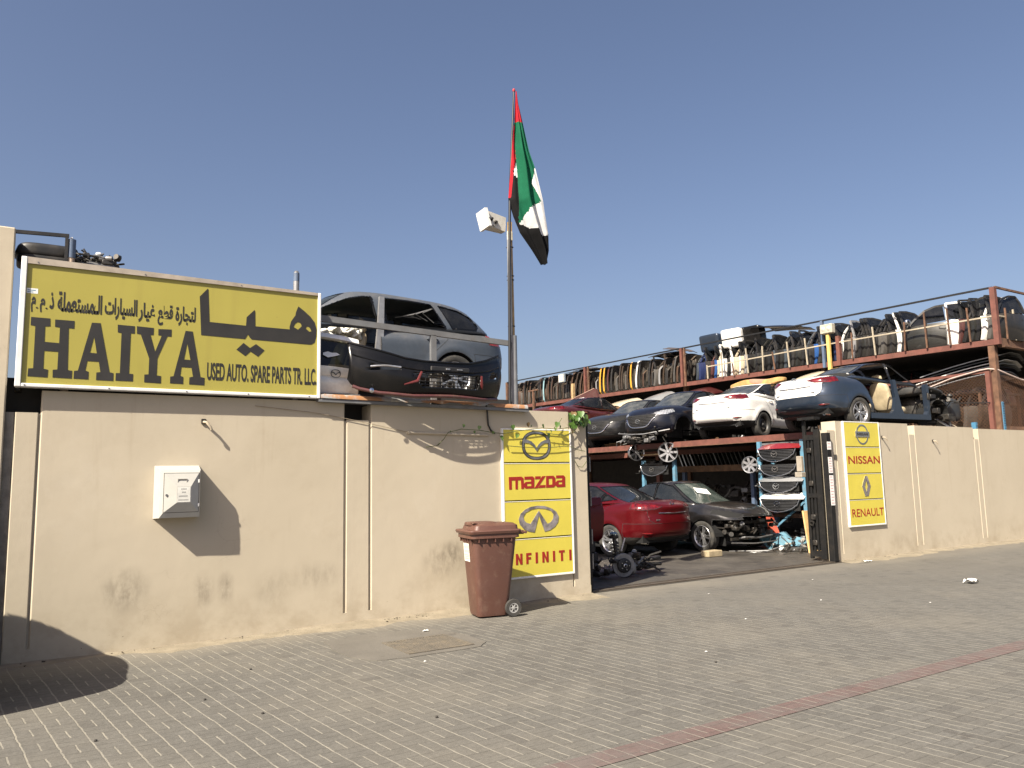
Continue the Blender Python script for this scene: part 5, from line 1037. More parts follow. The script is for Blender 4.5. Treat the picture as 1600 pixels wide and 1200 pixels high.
# ------------------------------------------------------------------ decks
def decks():
    PLATE = mat('deck_plate', (0.022, 0.018, 0.016), 0.75, .1, var=.3, dirt=.3, dirtcol=(.05, .04, .03))  # near-black, darkened so the added sheets read as unlit space
    d = thing('middle_deck', 'rust red steel deck carrying the row of cars over the yard', 'storage deck', (15.3, 9.7, 0))
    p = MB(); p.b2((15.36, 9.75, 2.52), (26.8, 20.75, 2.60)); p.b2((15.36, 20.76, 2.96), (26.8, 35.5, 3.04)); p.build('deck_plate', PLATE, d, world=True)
    b = MB(); b.b2((15.28, 9.70, 2.465), (15.355, 20.75, 2.605)); b.build('edge_beam', RUSTRED, d, world=True)
    b = MB(); b.b2((15.28, 20.76, 2.56), (15.355, 35.5, 3.045)); b.build('edge_beam', RUSTRED, d, world=True)
    fl = MB(); fl.b2((15.255, 9.70, 2.452), (15.40, 35.4, 2.464)); fl.build('flange', RUST, d, world=True)
    for x in (18.2, 21.2, 24.2): MB().b2((x, 9.75, 2.36), (x + .1, 35.5, 2.518)).build('joist', RUSTRED, d, world=True)
    for y in (10.6, 18.2, 24.5, 31):
        for x in (17.2, 21.5, 25.8): MB().b2((x, y, 0.01), (x + .14, y + .14, 2.36)).build('post', RUSTRED, d, world=True)
    MB().b2((24.6, 9.6, 2.62), (24.65, 35, 4.7)).build('upper_dark_sheet', PLATE, d, world=True)  # added near-black sheet that makes the space between the decks dark
    # added dark sheet that makes the space under the deck read as unlit
    MB().b2((20.4, 9.8, .01), (20.45, 35, 2.35)).build('added_dark_sheet', PLATE, d, world=True)
    l = thing('left_deck', 'steel deck behind the left wall holding the blue grey estate', 'storage deck', (3.2, 9.4, 0))
    MB().b2((-1.0, 9.4, 2.52), (6.55, 14.4, 2.60)).build('deck_plate', PLATE, l, world=True)
    MB().b2((-1.0, 9.34, 2.36), (6.0, 9.395, 2.80)).build('edge_beam', mat('dark_deck_edge', (.03, .028, .026), .7), l, world=True); MB().b2((6.001, 9.34, 2.44), (6.6, 9.395, 2.61)).build('edge_end', GREYPAINT, l, world=True)
    MB().b2((-1.0, 14.0, .01), (6.5, 14.05, 2.5)).build('added_dark_sheet', PLATE, l, world=True)  # added near-black sheet for the dark under the left deck
    for x in (-.6, 2.9, 6.3): MB().b2((x, 13.6, 0.01), (x + .12, 13.72, 2.5)).build('post', GREYPAINT, l, world=True)
    for x in (3.03, 5.83):
        for y in (11.05, 12.7): MB().b2((x - .25, y - .15, 2.605), (x + .25, y + .15, 2.925)).build('packing', DARKWOOD, l, world=True)
    sup = thing('timber_crib', 'timber packing lifting the rear maroon saloon', 'timber', (22.6, 12.6, 2.6), R(-70))
    for x in (-1.4, 1.4):
        for y in (-.8, .8): MB().b2((x - .2, y - .14, 0), (x + .2, y + .14, .465)).build('block', DARKWOOD, sup)
decks()

def rail_run(par, y0, y1, zf, x=20.12):
    pass

Z2 = lambda y: 4.84 + (y - 9.3) * 0.0155
RT = lambda y: 6.115 + (y - 9.3) * 0.012
def upper_deck():
    u = thing('door_deck', 'rust red upper deck with railings stacked full of loose car doors', 'storage deck', (20.2, 9.3, 0))
    PLATE = mat('deck_plate', (0.022, 0.018, 0.016), 0.75)
    m = MB(); X0, X1, Y0, Y1 = 20.2, 26.8, 9.30, 32.0
    m.add([(X0, Y0, Z2(Y0) - .10), (X1, Y0, Z2(Y0) - .10), (X1, Y1, Z2(Y1) - .10), (X0, Y1, Z2(Y1) - .10), (X0, Y0, Z2(Y0) - .02), (X1, Y0, Z2(Y0) - .02), (X1, Y1, Z2(Y1) - .02), (X0, Y1, Z2(Y1) - .02)], [(0, 3, 2, 1), (4, 5, 6, 7), (0, 1, 5, 4), (1, 2, 6, 5), (2, 3, 7, 6), (3, 0, 4, 7)]); m.build('deck_plate', PLATE, u, world=True)
    m = MB(); m.beam((20.15, 9.26, Z2(9.26) - .07), (20.15, 32, Z2(32) - .07), .09, .14); m.build('edge_beam', RUSTRED, u, world=True)
    m = MB(); m.beam((20.2, 9.25, 4.84 - .09), (26.8, 9.25, 4.84 - .09), .08, .22); m.beam((20.2, 9.20, 4.84 - .20), (26.8, 9.20, 4.84 - .20), .14, .02); m.build('end_beam', RUST, u, world=True)
    for y, m_, w in ((9.24, RUSTRED, .12), (13.55, RUSTRED, .11), (14.05, BLUEPAINT, .08), (19.84, RUSTRED, .10), (19.70, RUST, .06), (25.45, RUSTRED, .10), (25.25, RUST, .06), (31.6, RUST, .10)):
        lo = Z2(y) - .15; top = RT(y) if y != 13.55 else Z2(y) + .72
        MB().b2((20.09 - w / 2, y - w / 2, lo), (20.09 + w / 2, y + w / 2, top)).build('rail_post', m_, u, world=True)
    MB().b2((20.04, 9.185, RT(9.3) - .34), (20.151, 9.30, RT(9.3) + .01)).build('post_cap', BLUEPAINT, u, world=True)
    MB().b2((20.12, 9.35, 2.62), (20.27, 9.50, 4.74)).build('leg', RUST, u, world=True)
    for y in (14.2, 19.9, 25.6, 31): MB().b2((20.3, y, .01), (20.44, y + .14, Z2(y) - .11)).build('leg', RUST, u, world=True)
    m = MB(); m.beam((20.09, 9.24, RT(9.24)), (20.09, 31.6, RT(31.6)), .045, .045); m.build('top_rail', mat('black_steel', (.012, .012, .012), .5), u, world=True)
    m = MB(); m.beam((20.09, 9.2, RT(9.24)), (26.8, 9.2, RT(9.24)), .05, .05); m.build('top_rail', RUST, u, world=True)
    PALE = mat('pale_weathered_rail', (.46, .40, .30), .7, dirt=.4, scale=5)
    m = MB(); m.beam((20.06, 9.3, Z2(9.3) + .56), (20.06, 13.5, Z2(13.5) + .53), .03, .035); m.build('mid_rail', PALE, u, world=True)
    m = MB(); m.beam((20.06, 13.5, Z2(13.5) + .53), (20.06, 18.6, Z2(18.6) + .42), .03, .035); m.build('mid_rail', PALE, u, world=True)
    m = MB(); m.beam((20.15, 9.19, Z2(9.3) + .56), (26.8, 9.19, Z2(9.3) + .54), .03, .035); m.build('mid_rail', PALE, u, world=True)
    for k, (y, h, mm) in enumerate(((9.85, .86, RUST), (10.35, .95, RUST), (10.95, .95, RUST), (11.55, .78, RUST), (12.4, .80, PALE), (13.1, .74, RUST), (14.6, .82, PALE), (15.25, .80, PALE), (15.8, .55, RUST), (16.25, .80, PALE), (16.85, .82, PALE), (17.45, .40, RUST), (17.95, .84, PALE), (18.6, .48, PALE))):
        MB().beam((20.045, y, Z2(y)), (20.03 + rnd.uniform(-.03, .02), y + rnd.uniform(-.05, .05), Z2(y) + h), .035, .035).build('picket', mm, u, world=True)
    for x in (20.45, 20.85, 21.25, 21.7, 22.2): MB().beam((x, 9.17, 4.84), (x, 9.17, 5.62), .035, .035).build('picket', RUST if x != 20.85 else PALE, u, world=True)
    # a mesh cage around the lower bay
    c = thing('mesh_cage', 'rusty wire mesh cage closing the bay below the door deck', 'cage', (20.08, 10.4, 2.62))
    w = MB(); y0, y1, z0, z1 = 9.5, 12.2, 2.62, 4.02
    def hatch(f, L, H, st=.085):
        k = -H
        while k < L:
            a, b = max(0, k), min(L, k + H)
            if b - a > .02: w.beam(f(a, a - k), f(b, b - k), .006, .006); w.beam(f(L - a, a - k), f(L - b, b - k), .006, .006)
            k += st
    hatch(lambda s, h: (20.07, y0 + s, z0 + h), y1 - y0, z1 - z0); hatch(lambda s, h: (20.15 + s, 9.42, z0 + h), 3.0, z1 - z0 - .05)
    w.build('wire_mesh', RUST, c, world=True)
    m = MB(); m.beam((20.05, 12.2, 4.02), (20.05, 9.5, 4.06), .06, .07); m.build('top_bar', RUSTRED, c, world=True)
    m = MB(); m.b2((19.98, 9.46, 2.5), (20.08, 9.56, 4.06)); m.build('post', RUSTRED, c, world=True)
    m = MB(); m.beam((20.15, 9.40, 2.66), (23.2, 9.40, 2.66), .05, .10); m.build('bottom_bar', RUST, c, world=True)
    h = tag(MB().tube([(20.0, 11.1, 3.78), (20.0, 10.4, 3.98), (20.0, 9.7, 4.10), (20.0, 9.48, 4.115), (20.2, 9.36, 4.09), (20.7, 9.34, 3.99), (21.3, 9.34, 3.90), (22, 9.34, 3.88)], .020, 8).build('hose', mat('pinkish_hose', (.55, .43, .38), .6), None, 60), 'pinkish hose laid along the top of the mesh cage', 'hose')
    p = thing('rack_upright', 'short blue perforated rack upright beside the red cage post', 'rack upright', (19.6, 9.7, 2.4))
    for lab, x, z in (('a', 19.40, 2.80), ('b', 20.0 + .2, 3.30)):
        t = p if lab == 'a' else thing('rack_upright', 'tall blue perforated rack upright in front of the mesh cage', 'rack upright', (20.2, 9.35, 2.4))
        m = MB(); m.b2((x, 9.33 if lab == 'b' else 9.6, 2.4), (x + .09, 9.37 if lab == 'b' else 9.64, z)); m.b2((x, 9.371 if lab == 'b' else 9.641, 2.4), (x + .01, 9.42 if lab == 'b' else 9.70, z)); m.build('channel', mat('deep_blue_steel', (.055, .20, .34), .6, dirt=.4), t, world=True)
        m = MB(); yy = (9.33 if lab == 'b' else 9.6) - .002
        for k in range(int((z - 2.45) / .06)):
            for s in (.022, .068): m.b2((x + s - .009, yy, 2.47 + k * .06 - .012), (x + s + .009, yy + .0015, 2.47 + k * .06 + .012))
        m.build('holes', HOLE, t, world=True)
upper_deck()

# ------------------------------------------------------------------ loose car doors
def door_parts(kind):
    th = .115
    if kind == 'front': pan = [(0, .02), (.10, 0), (1.02, 0), (1.08, .06), (1.10, .45), (1.05, .70), (0, .66), (-.02, .35)]; fr = [(.03, .66), (.20, .86), (.44, 1.07), (.70, 1.15), (.93, 1.15), (1.0, 1.0), (1.04, .70)]; win = [(.12, .68), (.44, 1.04), (.70, 1.12), (.90, 1.12), (1.0, .71)]
    else: pan = [(0, .04), (.06, 0), (.56, 0), (.66, .10), (.78, .30), (.98, .46), (.99, .68), (0, .67), (-.01, .35)]; fr = [(.02, .67), (.05, 1.14), (.30, 1.155), (.58, 1.11), (.82, .95), (.96, .68)]; win = [(.06, .70), (.085, 1.11), (.3, 1.12), (.57, 1.08), (.90, .70)]
    yb = lambda z: -.06 - .10 * (1 - ((z - .34) / .42) ** 2); bow = lambda x: .07 * ((x - .5) / .5) ** 2
    lean = lambda z: .34 * max(0, z - .66) + .12 * max(0, z - .66) ** 2
    out = MB(); n = 13; zs = [i * .70 / n for i in range(n + 1)]
    def span(z):
        xs = []
        for (x1, z1), (x2, z2) in zip(pan, pan[1:] + pan[:1]):
            if (z1 - z) * (z2 - z) <= 0 and z1 != z2: xs.append(x1 + (x2 - x1) * (z - z1) / (z2 - z1))
        return (min(xs), max(xs)) if xs else None
    rows = []
    for z in zs:
        sp = span(min(max(z, .004), .668))
        if sp: rows.append((z if z < .67 else .668, sp))
    R_ = 8; A = [[(x0 + (x1 - x0) * k / R_, yb(z) + bow(x0 + (x1 - x0) * k / R_) + .02 * (abs(2 * k / R_ - 1) ** 4), z) for k in range(R_ + 1)] for z, (x0, x1) in rows]
    out.grid(A); out.f = [q[::-1] for q in out.f]
    B = [[(x0, yb(z) + bow(x0) + .02, z) for z, (x0, x1) in rows], [(x0, yb(z) + bow(x0) + th, z) for z, (x0, x1) in rows]]; out.grid(B)
    B = [[(x1, yb(z) + bow(x1) + th, z) for z, (x0, x1) in rows], [(x1, yb(z) + bow(x1) + .02, z) for z, (x0, x1) in rows]]; out.grid(B)
    z, (x0, x1) = rows[0]; xs_ = np.linspace(x0, x1, 9); out.grid([[(x, yb(z) + bow(x) + .02, z), (x, yb(z) + bow(x) + th, z)] for x in xs_])
    z, (x0, x1) = rows[-1]; xs_ = np.linspace(x0, x1, 9); out.grid([[(x, yb(z) + bow(x) + th, z), (x, yb(z) + bow(x) + .02, z)] for x in xs_])
    inn = MB(); A = [[(x0 + (x1 - x0) * k / R_, yb(z) + bow(x0 + (x1 - x0) * k / R_) + th + .012 * math.sin(z * 9 + k), z) for k in range(R_ + 1)] for z, (x0, x1) in rows]; inn.grid(A)
    inn.blob((.55, .10, .40), (.62, .09, .10), 4, 5); inn.blob((.52, .08, .17), (.60, .05, .16), 4, 5)
    if kind == 'front': inn.lathe([(.11, 0), (.10, .02), (.0, .022)], 16, Matrix.Translation((.25, .075, .22)) @ Matrix.Rotation(R(-90), 4, 'X'))
    frm = MB()
    pts = [(x, -.02 + lean(z), z) for x, z in fr]
    for a, b in zip(pts[:-1], pts[1:]): frm.beam(a, b, .05, .045, 0, (0, 1, 0))
    gl = MB(); gl.prism([win], .005, Matrix(((1, 0, 0, 0), (0, .37, -1, -.02 - .37 * .66), (0, 1, 0, 0), (0, 0, 0, 1))))
    hd = MB(); hx = .88 if kind == 'front' else .72; hd.tube([(hx, yb(.56) - .002, .56), (hx + .02, yb(.56) - .035, .56), (hx + .14, yb(.56) - .035, .565), (hx + .16, yb(.56), .565)], .013, 6)
    mr = MB(); mr.blob((.13, -.22, .78), (.10, .22, .15), 3.2, 6); mr.tube([(.12, -.05, .70), (.13, -.14, .74)], .03, 6)
    return out, inn, frm, gl, hd, mr

DOORM = {}
def door_mesh(kind):
    if kind in DOORM: return DOORM[kind]
    o = door_parts(kind); ms = []
    for mb, nm, sm in zip(o, ('outer_panel', 'inner_trim', 'window_frame', 'window_glass', 'handle', 'mirror'), (40, 40, 30, None, 50, 50)):
        ob = mb.build(nm, [BLACK], None, sm); ms.append((nm, ob.data)); bpy.data.objects.remove(ob)
    DOORM[kind] = ms; return ms

DARKTRIM = mat('grimy_door_trim', (0.040, 0.036, 0.031), 0.8, var=.5, dirt=.7, dirtcol=(.16, .125, .09), scale=7)
def loose_door(label, kind, col, M, group=None, trim=None, frame=None, mirror=None, glassed=True, name='car_door', framed=True):
    t = thing(name, label, 'car door', group=group); t.matrix_world = M
    for nm, me in door_mesh(kind):
        m = {'outer_panel': col, 'inner_trim': trim or DARKTRIM, 'window_frame': frame or BLACK, 'window_glass': PRIVACY, 'handle': col, 'mirror': mirror or col}[nm]
        if nm == 'mirror' and mirror is None: continue
        if nm == 'window_glass' and not (glassed and framed): continue
        if nm == 'window_frame' and not framed: continue
        o = bpy.data.objects.new(nm, me); COL.objects.link(o); o.parent = t; o.material_slots[0].link = 'OBJECT'; o.material_slots[0].material = m
    return t

def upright(x, y, z, yaw=0.0, lean=0.0, flip=False):     # door plane across the deck, hinge edge towards the aisle
    M = Matrix.Translation((x, y, z)) @ Matrix.Rotation(yaw, 4, 'Z') @ Matrix.Rotation(lean, 4, 'X')
    if flip: M = M @ Matrix.Translation((1.05, 0, 0)) @ Matrix.Rotation(math.pi, 4, 'Z')
    return M
def on_end(x, y, z, yaw=0.0, lean=0.0):                 # standing on its hinge edge, sill edge towards the aisle
    B = Matrix(((0, 0, 1, 0), (0, 1, 0, 0), (1, 0, 0, 0.03), (0, 0, 0, 1)))
    B = Matrix(((0, 0, 1, 0), (0, -1, 0, 0), (1, 0, 0, 0.03), (0, 0, 0, 1)))
    return Matrix.Translation((x, y, z)) @ Matrix.Rotation(yaw, 4, 'Z') @ Matrix.Rotation(lean, 4, 'X') @ B

def P_(name, c, metal=.1, dust=.5): return paint(name, c, metal, dust, .5, .4)
D_BROWN = P_('dusty_brown_door', (.052, .033, .021), .1, .5); D_DARK = P_('dusty_black_door', (.018, .017, .016), .1, .62); D_GREY = P_('dusty_grey_door', (.115, .108, .098), .2, .7); D_SILV = P_('silver_door', (.38, .38, .38), .4, .4)
D_YEL = P_('taxi_yellow_door', (.72, .37, .035), 0, .18); D_WHT = P_('white_door', (.74, .72, .67), 0, .22); D_CRM = P_('cream_door', (.58, .49, .35), 0, .3); D_MAR = P_('maroon_door', (.085, .022, .020), .1, .55); D_NAVY = P_('navy_door', (.018, .035, .13), .3, .3); D_BLUE = P_('bright_blue_door', (.03, .13, .42), .3, .25); D_STEELB = P_('slate_door', (.065, .085, .105), .3, .4); D_BLK = P_('glossy_black_door', (.011, .011, .012), .2, .35); D_CYAN = P_('pale_blue_door', (.30, .50, .55), 0, .4); D_GRN = P_('dark_olive_grey_door', (.026, .027, .025), .3, .26)

D_RUSTY = P_('rusty_brown_door', (.085, .044, .024), .1, .45)
def stacks():
    # far bays: doors on end, packed like books
    def book_run(y0, y1, seq, where, grp, step=.135):
        y = y0; i = 0; n = {}
        while y > y1:
            col, cname = seq[i % len(seq)]; i += 1; y -= step * rnd.uniform(.85, 1.2)
            place(cname, col, y, where, grp)
    def place(cname, col, y, where, grp, lab=None):
        z = Z2(y) + .005; kind = rnd.choice(('front', 'front', 'rear')); k = rnd.uniform(.94, 1.08); x = 20.27 + rnd.uniform(-.03, .12)
        fan = .02 + .22 * ((y - 20) % 5.6) / 5.6 if y > 20 else .1; fan = .26 - fan
        if rnd.random() < .22: M = upright(x, y, z, rnd.uniform(-.20, -.02), fan * .6 + rnd.uniform(-.03, .05))
        else: M = on_end(x, y, z, rnd.uniform(-.24, -.02), fan + rnd.uniform(-.05, .06))
        if col is D_BROWN and rnd.random() < .45: col = D_RUSTY
        loose_door(lab or '%s car door packed edge on in %s' % (cname, where), kind, col, M @ Matrix.Scale(k, 4), grp, frame=rnd.choice((BLACK, col, D_BROWN)), glassed=rnd.random() < .4)
    g = 'car doors packed on the upper deck'
    b, d, gy = (D_BROWN, 'dusty brown'), (D_DARK, 'dusty black'), (D_GREY, 'dusty grey')
    far = 'the farthest railed bay'
    book_run(31.5, 28.9, [b, gy, b, d], far, g); y = 28.75
    loose_door('pale blue car door packed edge on among the brown ones', 'front', D_CYAN, on_end(20.25, 28.75, Z2(28.7), -.05, .03), g)
    book_run(28.6, 25.75, [b, d, b, b, gy], far, g)
    mid = 'the bay with the two yellow doors'
    y = 25.1
    for col, nm, w in ((D_SILV, 'silver', .2), (D_DARK, 'dusty black', .22), (D_YEL, 'yellow', .24), (D_YEL, 'yellow', .2), (D_MAR, 'maroon', .2), (D_DARK, 'dusty black', .17), (D_GREY, 'dusty grey', .2), (D_GREY, 'dusty grey', .17), (D_BROWN, 'dusty brown', .14), (D_BROWN, 'dusty brown', .13), (D_GREY, 'dusty grey', .14), (D_BROWN, 'dusty brown', .14), (D_BROWN, 'dusty brown', .14), (D_YEL, 'yellow', .2), (D_WHT, 'white', .2), (D_DARK, 'dusty black', .2), (D_BROWN, 'dusty brown', .2)):
        if nm == 'yellow': loose_door('yellow car door packed beside the white one' if y < 23 else 'yellow car door packed between the black and maroon ones', 'front', col, on_end(20.24 + rnd.uniform(-.02, .03), y, Z2(y) + .005, -.16, rnd.uniform(.02, .10)), g, frame=col)
        else: place(nm, col, y, mid, g)
        y -= w
    book_run(y, 20.15, [d, b, d, gy, b, (D_SILV, 'silver streaked'), b, d], mid, g, .125)
    # the bay under the standing boot lids: doors leaning and upright
    y = 19.5; near = 'the bay under the three boot lids'
    seq = [(D_STEELB, 'slate', 'front'), (D_NAVY, 'navy', 'front'), (D_NAVY, 'navy', 'rear'), (D_DARK, 'dusty black', 'rear'), (D_MAR, 'maroon', 'front'), (D_BLUE, 'bright blue', 'rear'), (D_CRM, 'cream', 'front'), (D_WHT, 'white', 'rear'), (D_WHT, 'white', 'front'), (D_BLK, 'glossy black', 'front'), (D_WHT, 'white', 'rear'), (D_CRM, 'cream', 'front'), (D_SILV, 'silver', 'rear'), (D_BLK, 'glossy black', 'front'), (D_GRN, 'dark olive grey', 'front'), (D_BLK, 'glossy black', 'rear'), (D_GRN, 'dark olive grey', 'front'), (D_BLK, 'glossy black', 'front'), (D_BLK, 'glossy black', 'front'), (D_STEELB, 'slate', 'rear'), (D_BLK, 'glossy black', 'rear'), (D_GRN, 'dark olive grey', 'front'), (D_STEELB, 'slate', 'front')]
    seq = seq[:10] + [(D_WHT, 'white', 'rear'), (D_CRM, 'cream', 'front')] + seq[10:] + [(D_BLK, 'glossy black', 'front'), (D_DARK, 'dusty black', 'rear'), (D_GRN, 'dark olive grey', 'front'), (D_BLK, 'glossy black', 'rear'), (D_STEELB, 'slate', 'front'), (D_DARK, 'dusty black', 'front'), (D_BLUE, 'bright blue', 'front'), (D_DARK, 'dusty black', 'rear'), (D_GRN, 'dark olive grey', 'front')]
    for i, (col, nm, kind) in enumerate(seq):
        y -= .155
        loose_door('%s car door upright in %s' % (nm, near), kind, col, upright(20.28 + rnd.uniform(-.03, .1), y, Z2(y), rnd.uniform(-.30, -.02), rnd.uniform(.02, .16)), 'upright car doors on the upper deck', frame=col if rnd.random() < .5 else BLACK, glassed=rnd.random() < .75)
    # nearest bay
    near = 'the bay before the corner post'
    A = 'upright car doors on the upper deck'
    y = 14.0
    run = ((D_NAVY, 'navy', 'front', -.2, .20), (D_STEELB, 'slate', 'rear', -.3, .2), (D_WHT, 'white', 'front', -.15, .22), (D_DARK, 'dusty black', 'front', -.25, .18), (D_SILV, 'silver', 'rear', -.1, .2), (D_BLK, 'glossy black', 'front', -.2, .2), (D_DARK, 'dusty black', 'rear', -.3, .18), (D_BLK, 'glossy black', 'front', -.3, .2), (D_GREY, 'dusty grey', 'front', -.2, .2), (D_DARK, 'dusty black', 'rear', -.25, .2), (D_WHT, 'white', 'rear', -.2, .24))
    extra = [(D_DARK, 'dusty black', 'front', -.25, .1), (D_GRN, 'dark olive grey', 'rear', -.3, .1), (D_BLK, 'glossy black', 'rear', -.2, .1), (D_GREY, 'dusty grey', 'front', -.25, .1)]
    seq2 = []
    for k, it in enumerate(run):
        seq2.append(it)
        if k > 2: seq2.append(extra[k % 4])
    for col, nm, kind, yaw, dy in seq2:
        y -= .118; loose_door('%s car door upright in %s' % (nm, near), kind, col, upright(20.30 + rnd.uniform(-.02, .08), y, Z2(y), yaw, rnd.uniform(.02, .14)), A, frame=col if nm in ('white', 'silver') else BLACK)
    M = Matrix.Translation((20.34, 11.62, Z2(11.5))) @ Matrix.Rotation(R(-84), 4, 'Z')
    loose_door('dark grey car door facing outward with a chrome mirror behind the pale rail', 'front', D_GRN, M, None, mirror=CHROME, frame=BLACK)
    loose_door('white rear car door standing next to the outward facing grey one', 'rear', D_WHT, upright(20.26, 10.52, Z2(10.5), -.85, .04), None, frame=D_WHT)
    y = 10.42
    for col, nm, kind, yaw, ln in ((D_MAR, 'maroon', 'rear', -.4, .2), (D_BLK, 'glossy black', 'front', -.15, .22), (D_GRN, 'dark olive grey', 'rear', -.2, .16), (D_BLK, 'glossy black', 'front', -.2, .12), (D_WHT, 'white', 'front', -.25, .10), (D_GREY, 'dusty grey', 'rear', -.2, .10), (D_BLK, 'glossy black', 'front', -.2, .08)):
        y -= .15; loose_door('%s car door leaning in the corner beside the corner post' % nm, kind, col, upright(20.27 + rnd.uniform(0, .08), y, Z2(y), yaw, ln), A, frame=BLACK if nm != 'white' else col)
    for k, (col, nm) in enumerate(((D_SILV, 'silver'), (D_DARK, 'dusty black'), (D_WHT, 'white'), (D_GRN, 'dark olive grey'), (D_MAR, 'maroon'), (D_BLK, 'glossy black'))):
        x = 20.62 + k * .30; loose_door('%s car door on the short deck side past the corner post' % nm, 'front', col, Matrix.Translation((x, 10.45, 4.84)) @ Matrix.Rotation(R(-90 + rnd.uniform(-12, 12)), 4, 'Z') @ Matrix.Rotation(R(rnd.uniform(3, 9)), 4, 'X'), A)
stacks()
# ------------------------------------------------------------------ loose panels and clutter
def panel_sheet(name, label, cat, w, l, M, m, bulge=.10, th=.02, taper=.12, group=None, under=None, edge=None):   # a curved pressed panel (bonnet, boot lid)
    t = thing(name, label, cat, group=group); t.matrix_world = M; n = 12
    def P(i, j, dz): u = 2 * i / n - 1; v = j / n; ww = w / 2 * (1 - taper * v ** 2); return (u * ww, v * l - .05 * (u * u) * l, bulge * (1 - u * u) * (1 - .4 * v) - .09 * v ** 3 + .02 * (abs(abs(u) - .45) < .12) + dz)
    a = MB(); a.grid([[P(i, j, 0) for j in range(n + 1)] for i in range(n + 1)]); a.build('outer_skin', m, t, 50)
    b = MB(); b.grid([[P(i, j, -th) for i in range(n + 1)] for j in range(n + 1)])
    for row in ([(0, j) for j in range(n + 1)], [(n, j) for j in range(n + 1)][::-1], [(i, n) for i in range(n + 1)], [(i, 0) for i in range(n + 1)][::-1]): b.grid([[P(i, j, 0) for i, j in row], [P(i, j, -th) for i, j in row]])
    b.build('inner_frame', under or m, t, 50); return t
RX = lambda a: Matrix.Rotation(R(a), 4, 'X'); RY = lambda a: Matrix.Rotation(R(a), 4, 'Y'); RZ = lambda a: Matrix.Rotation(R(a), 4, 'Z'); TR = lambda x, y, z: Matrix.Translation((x, y, z))

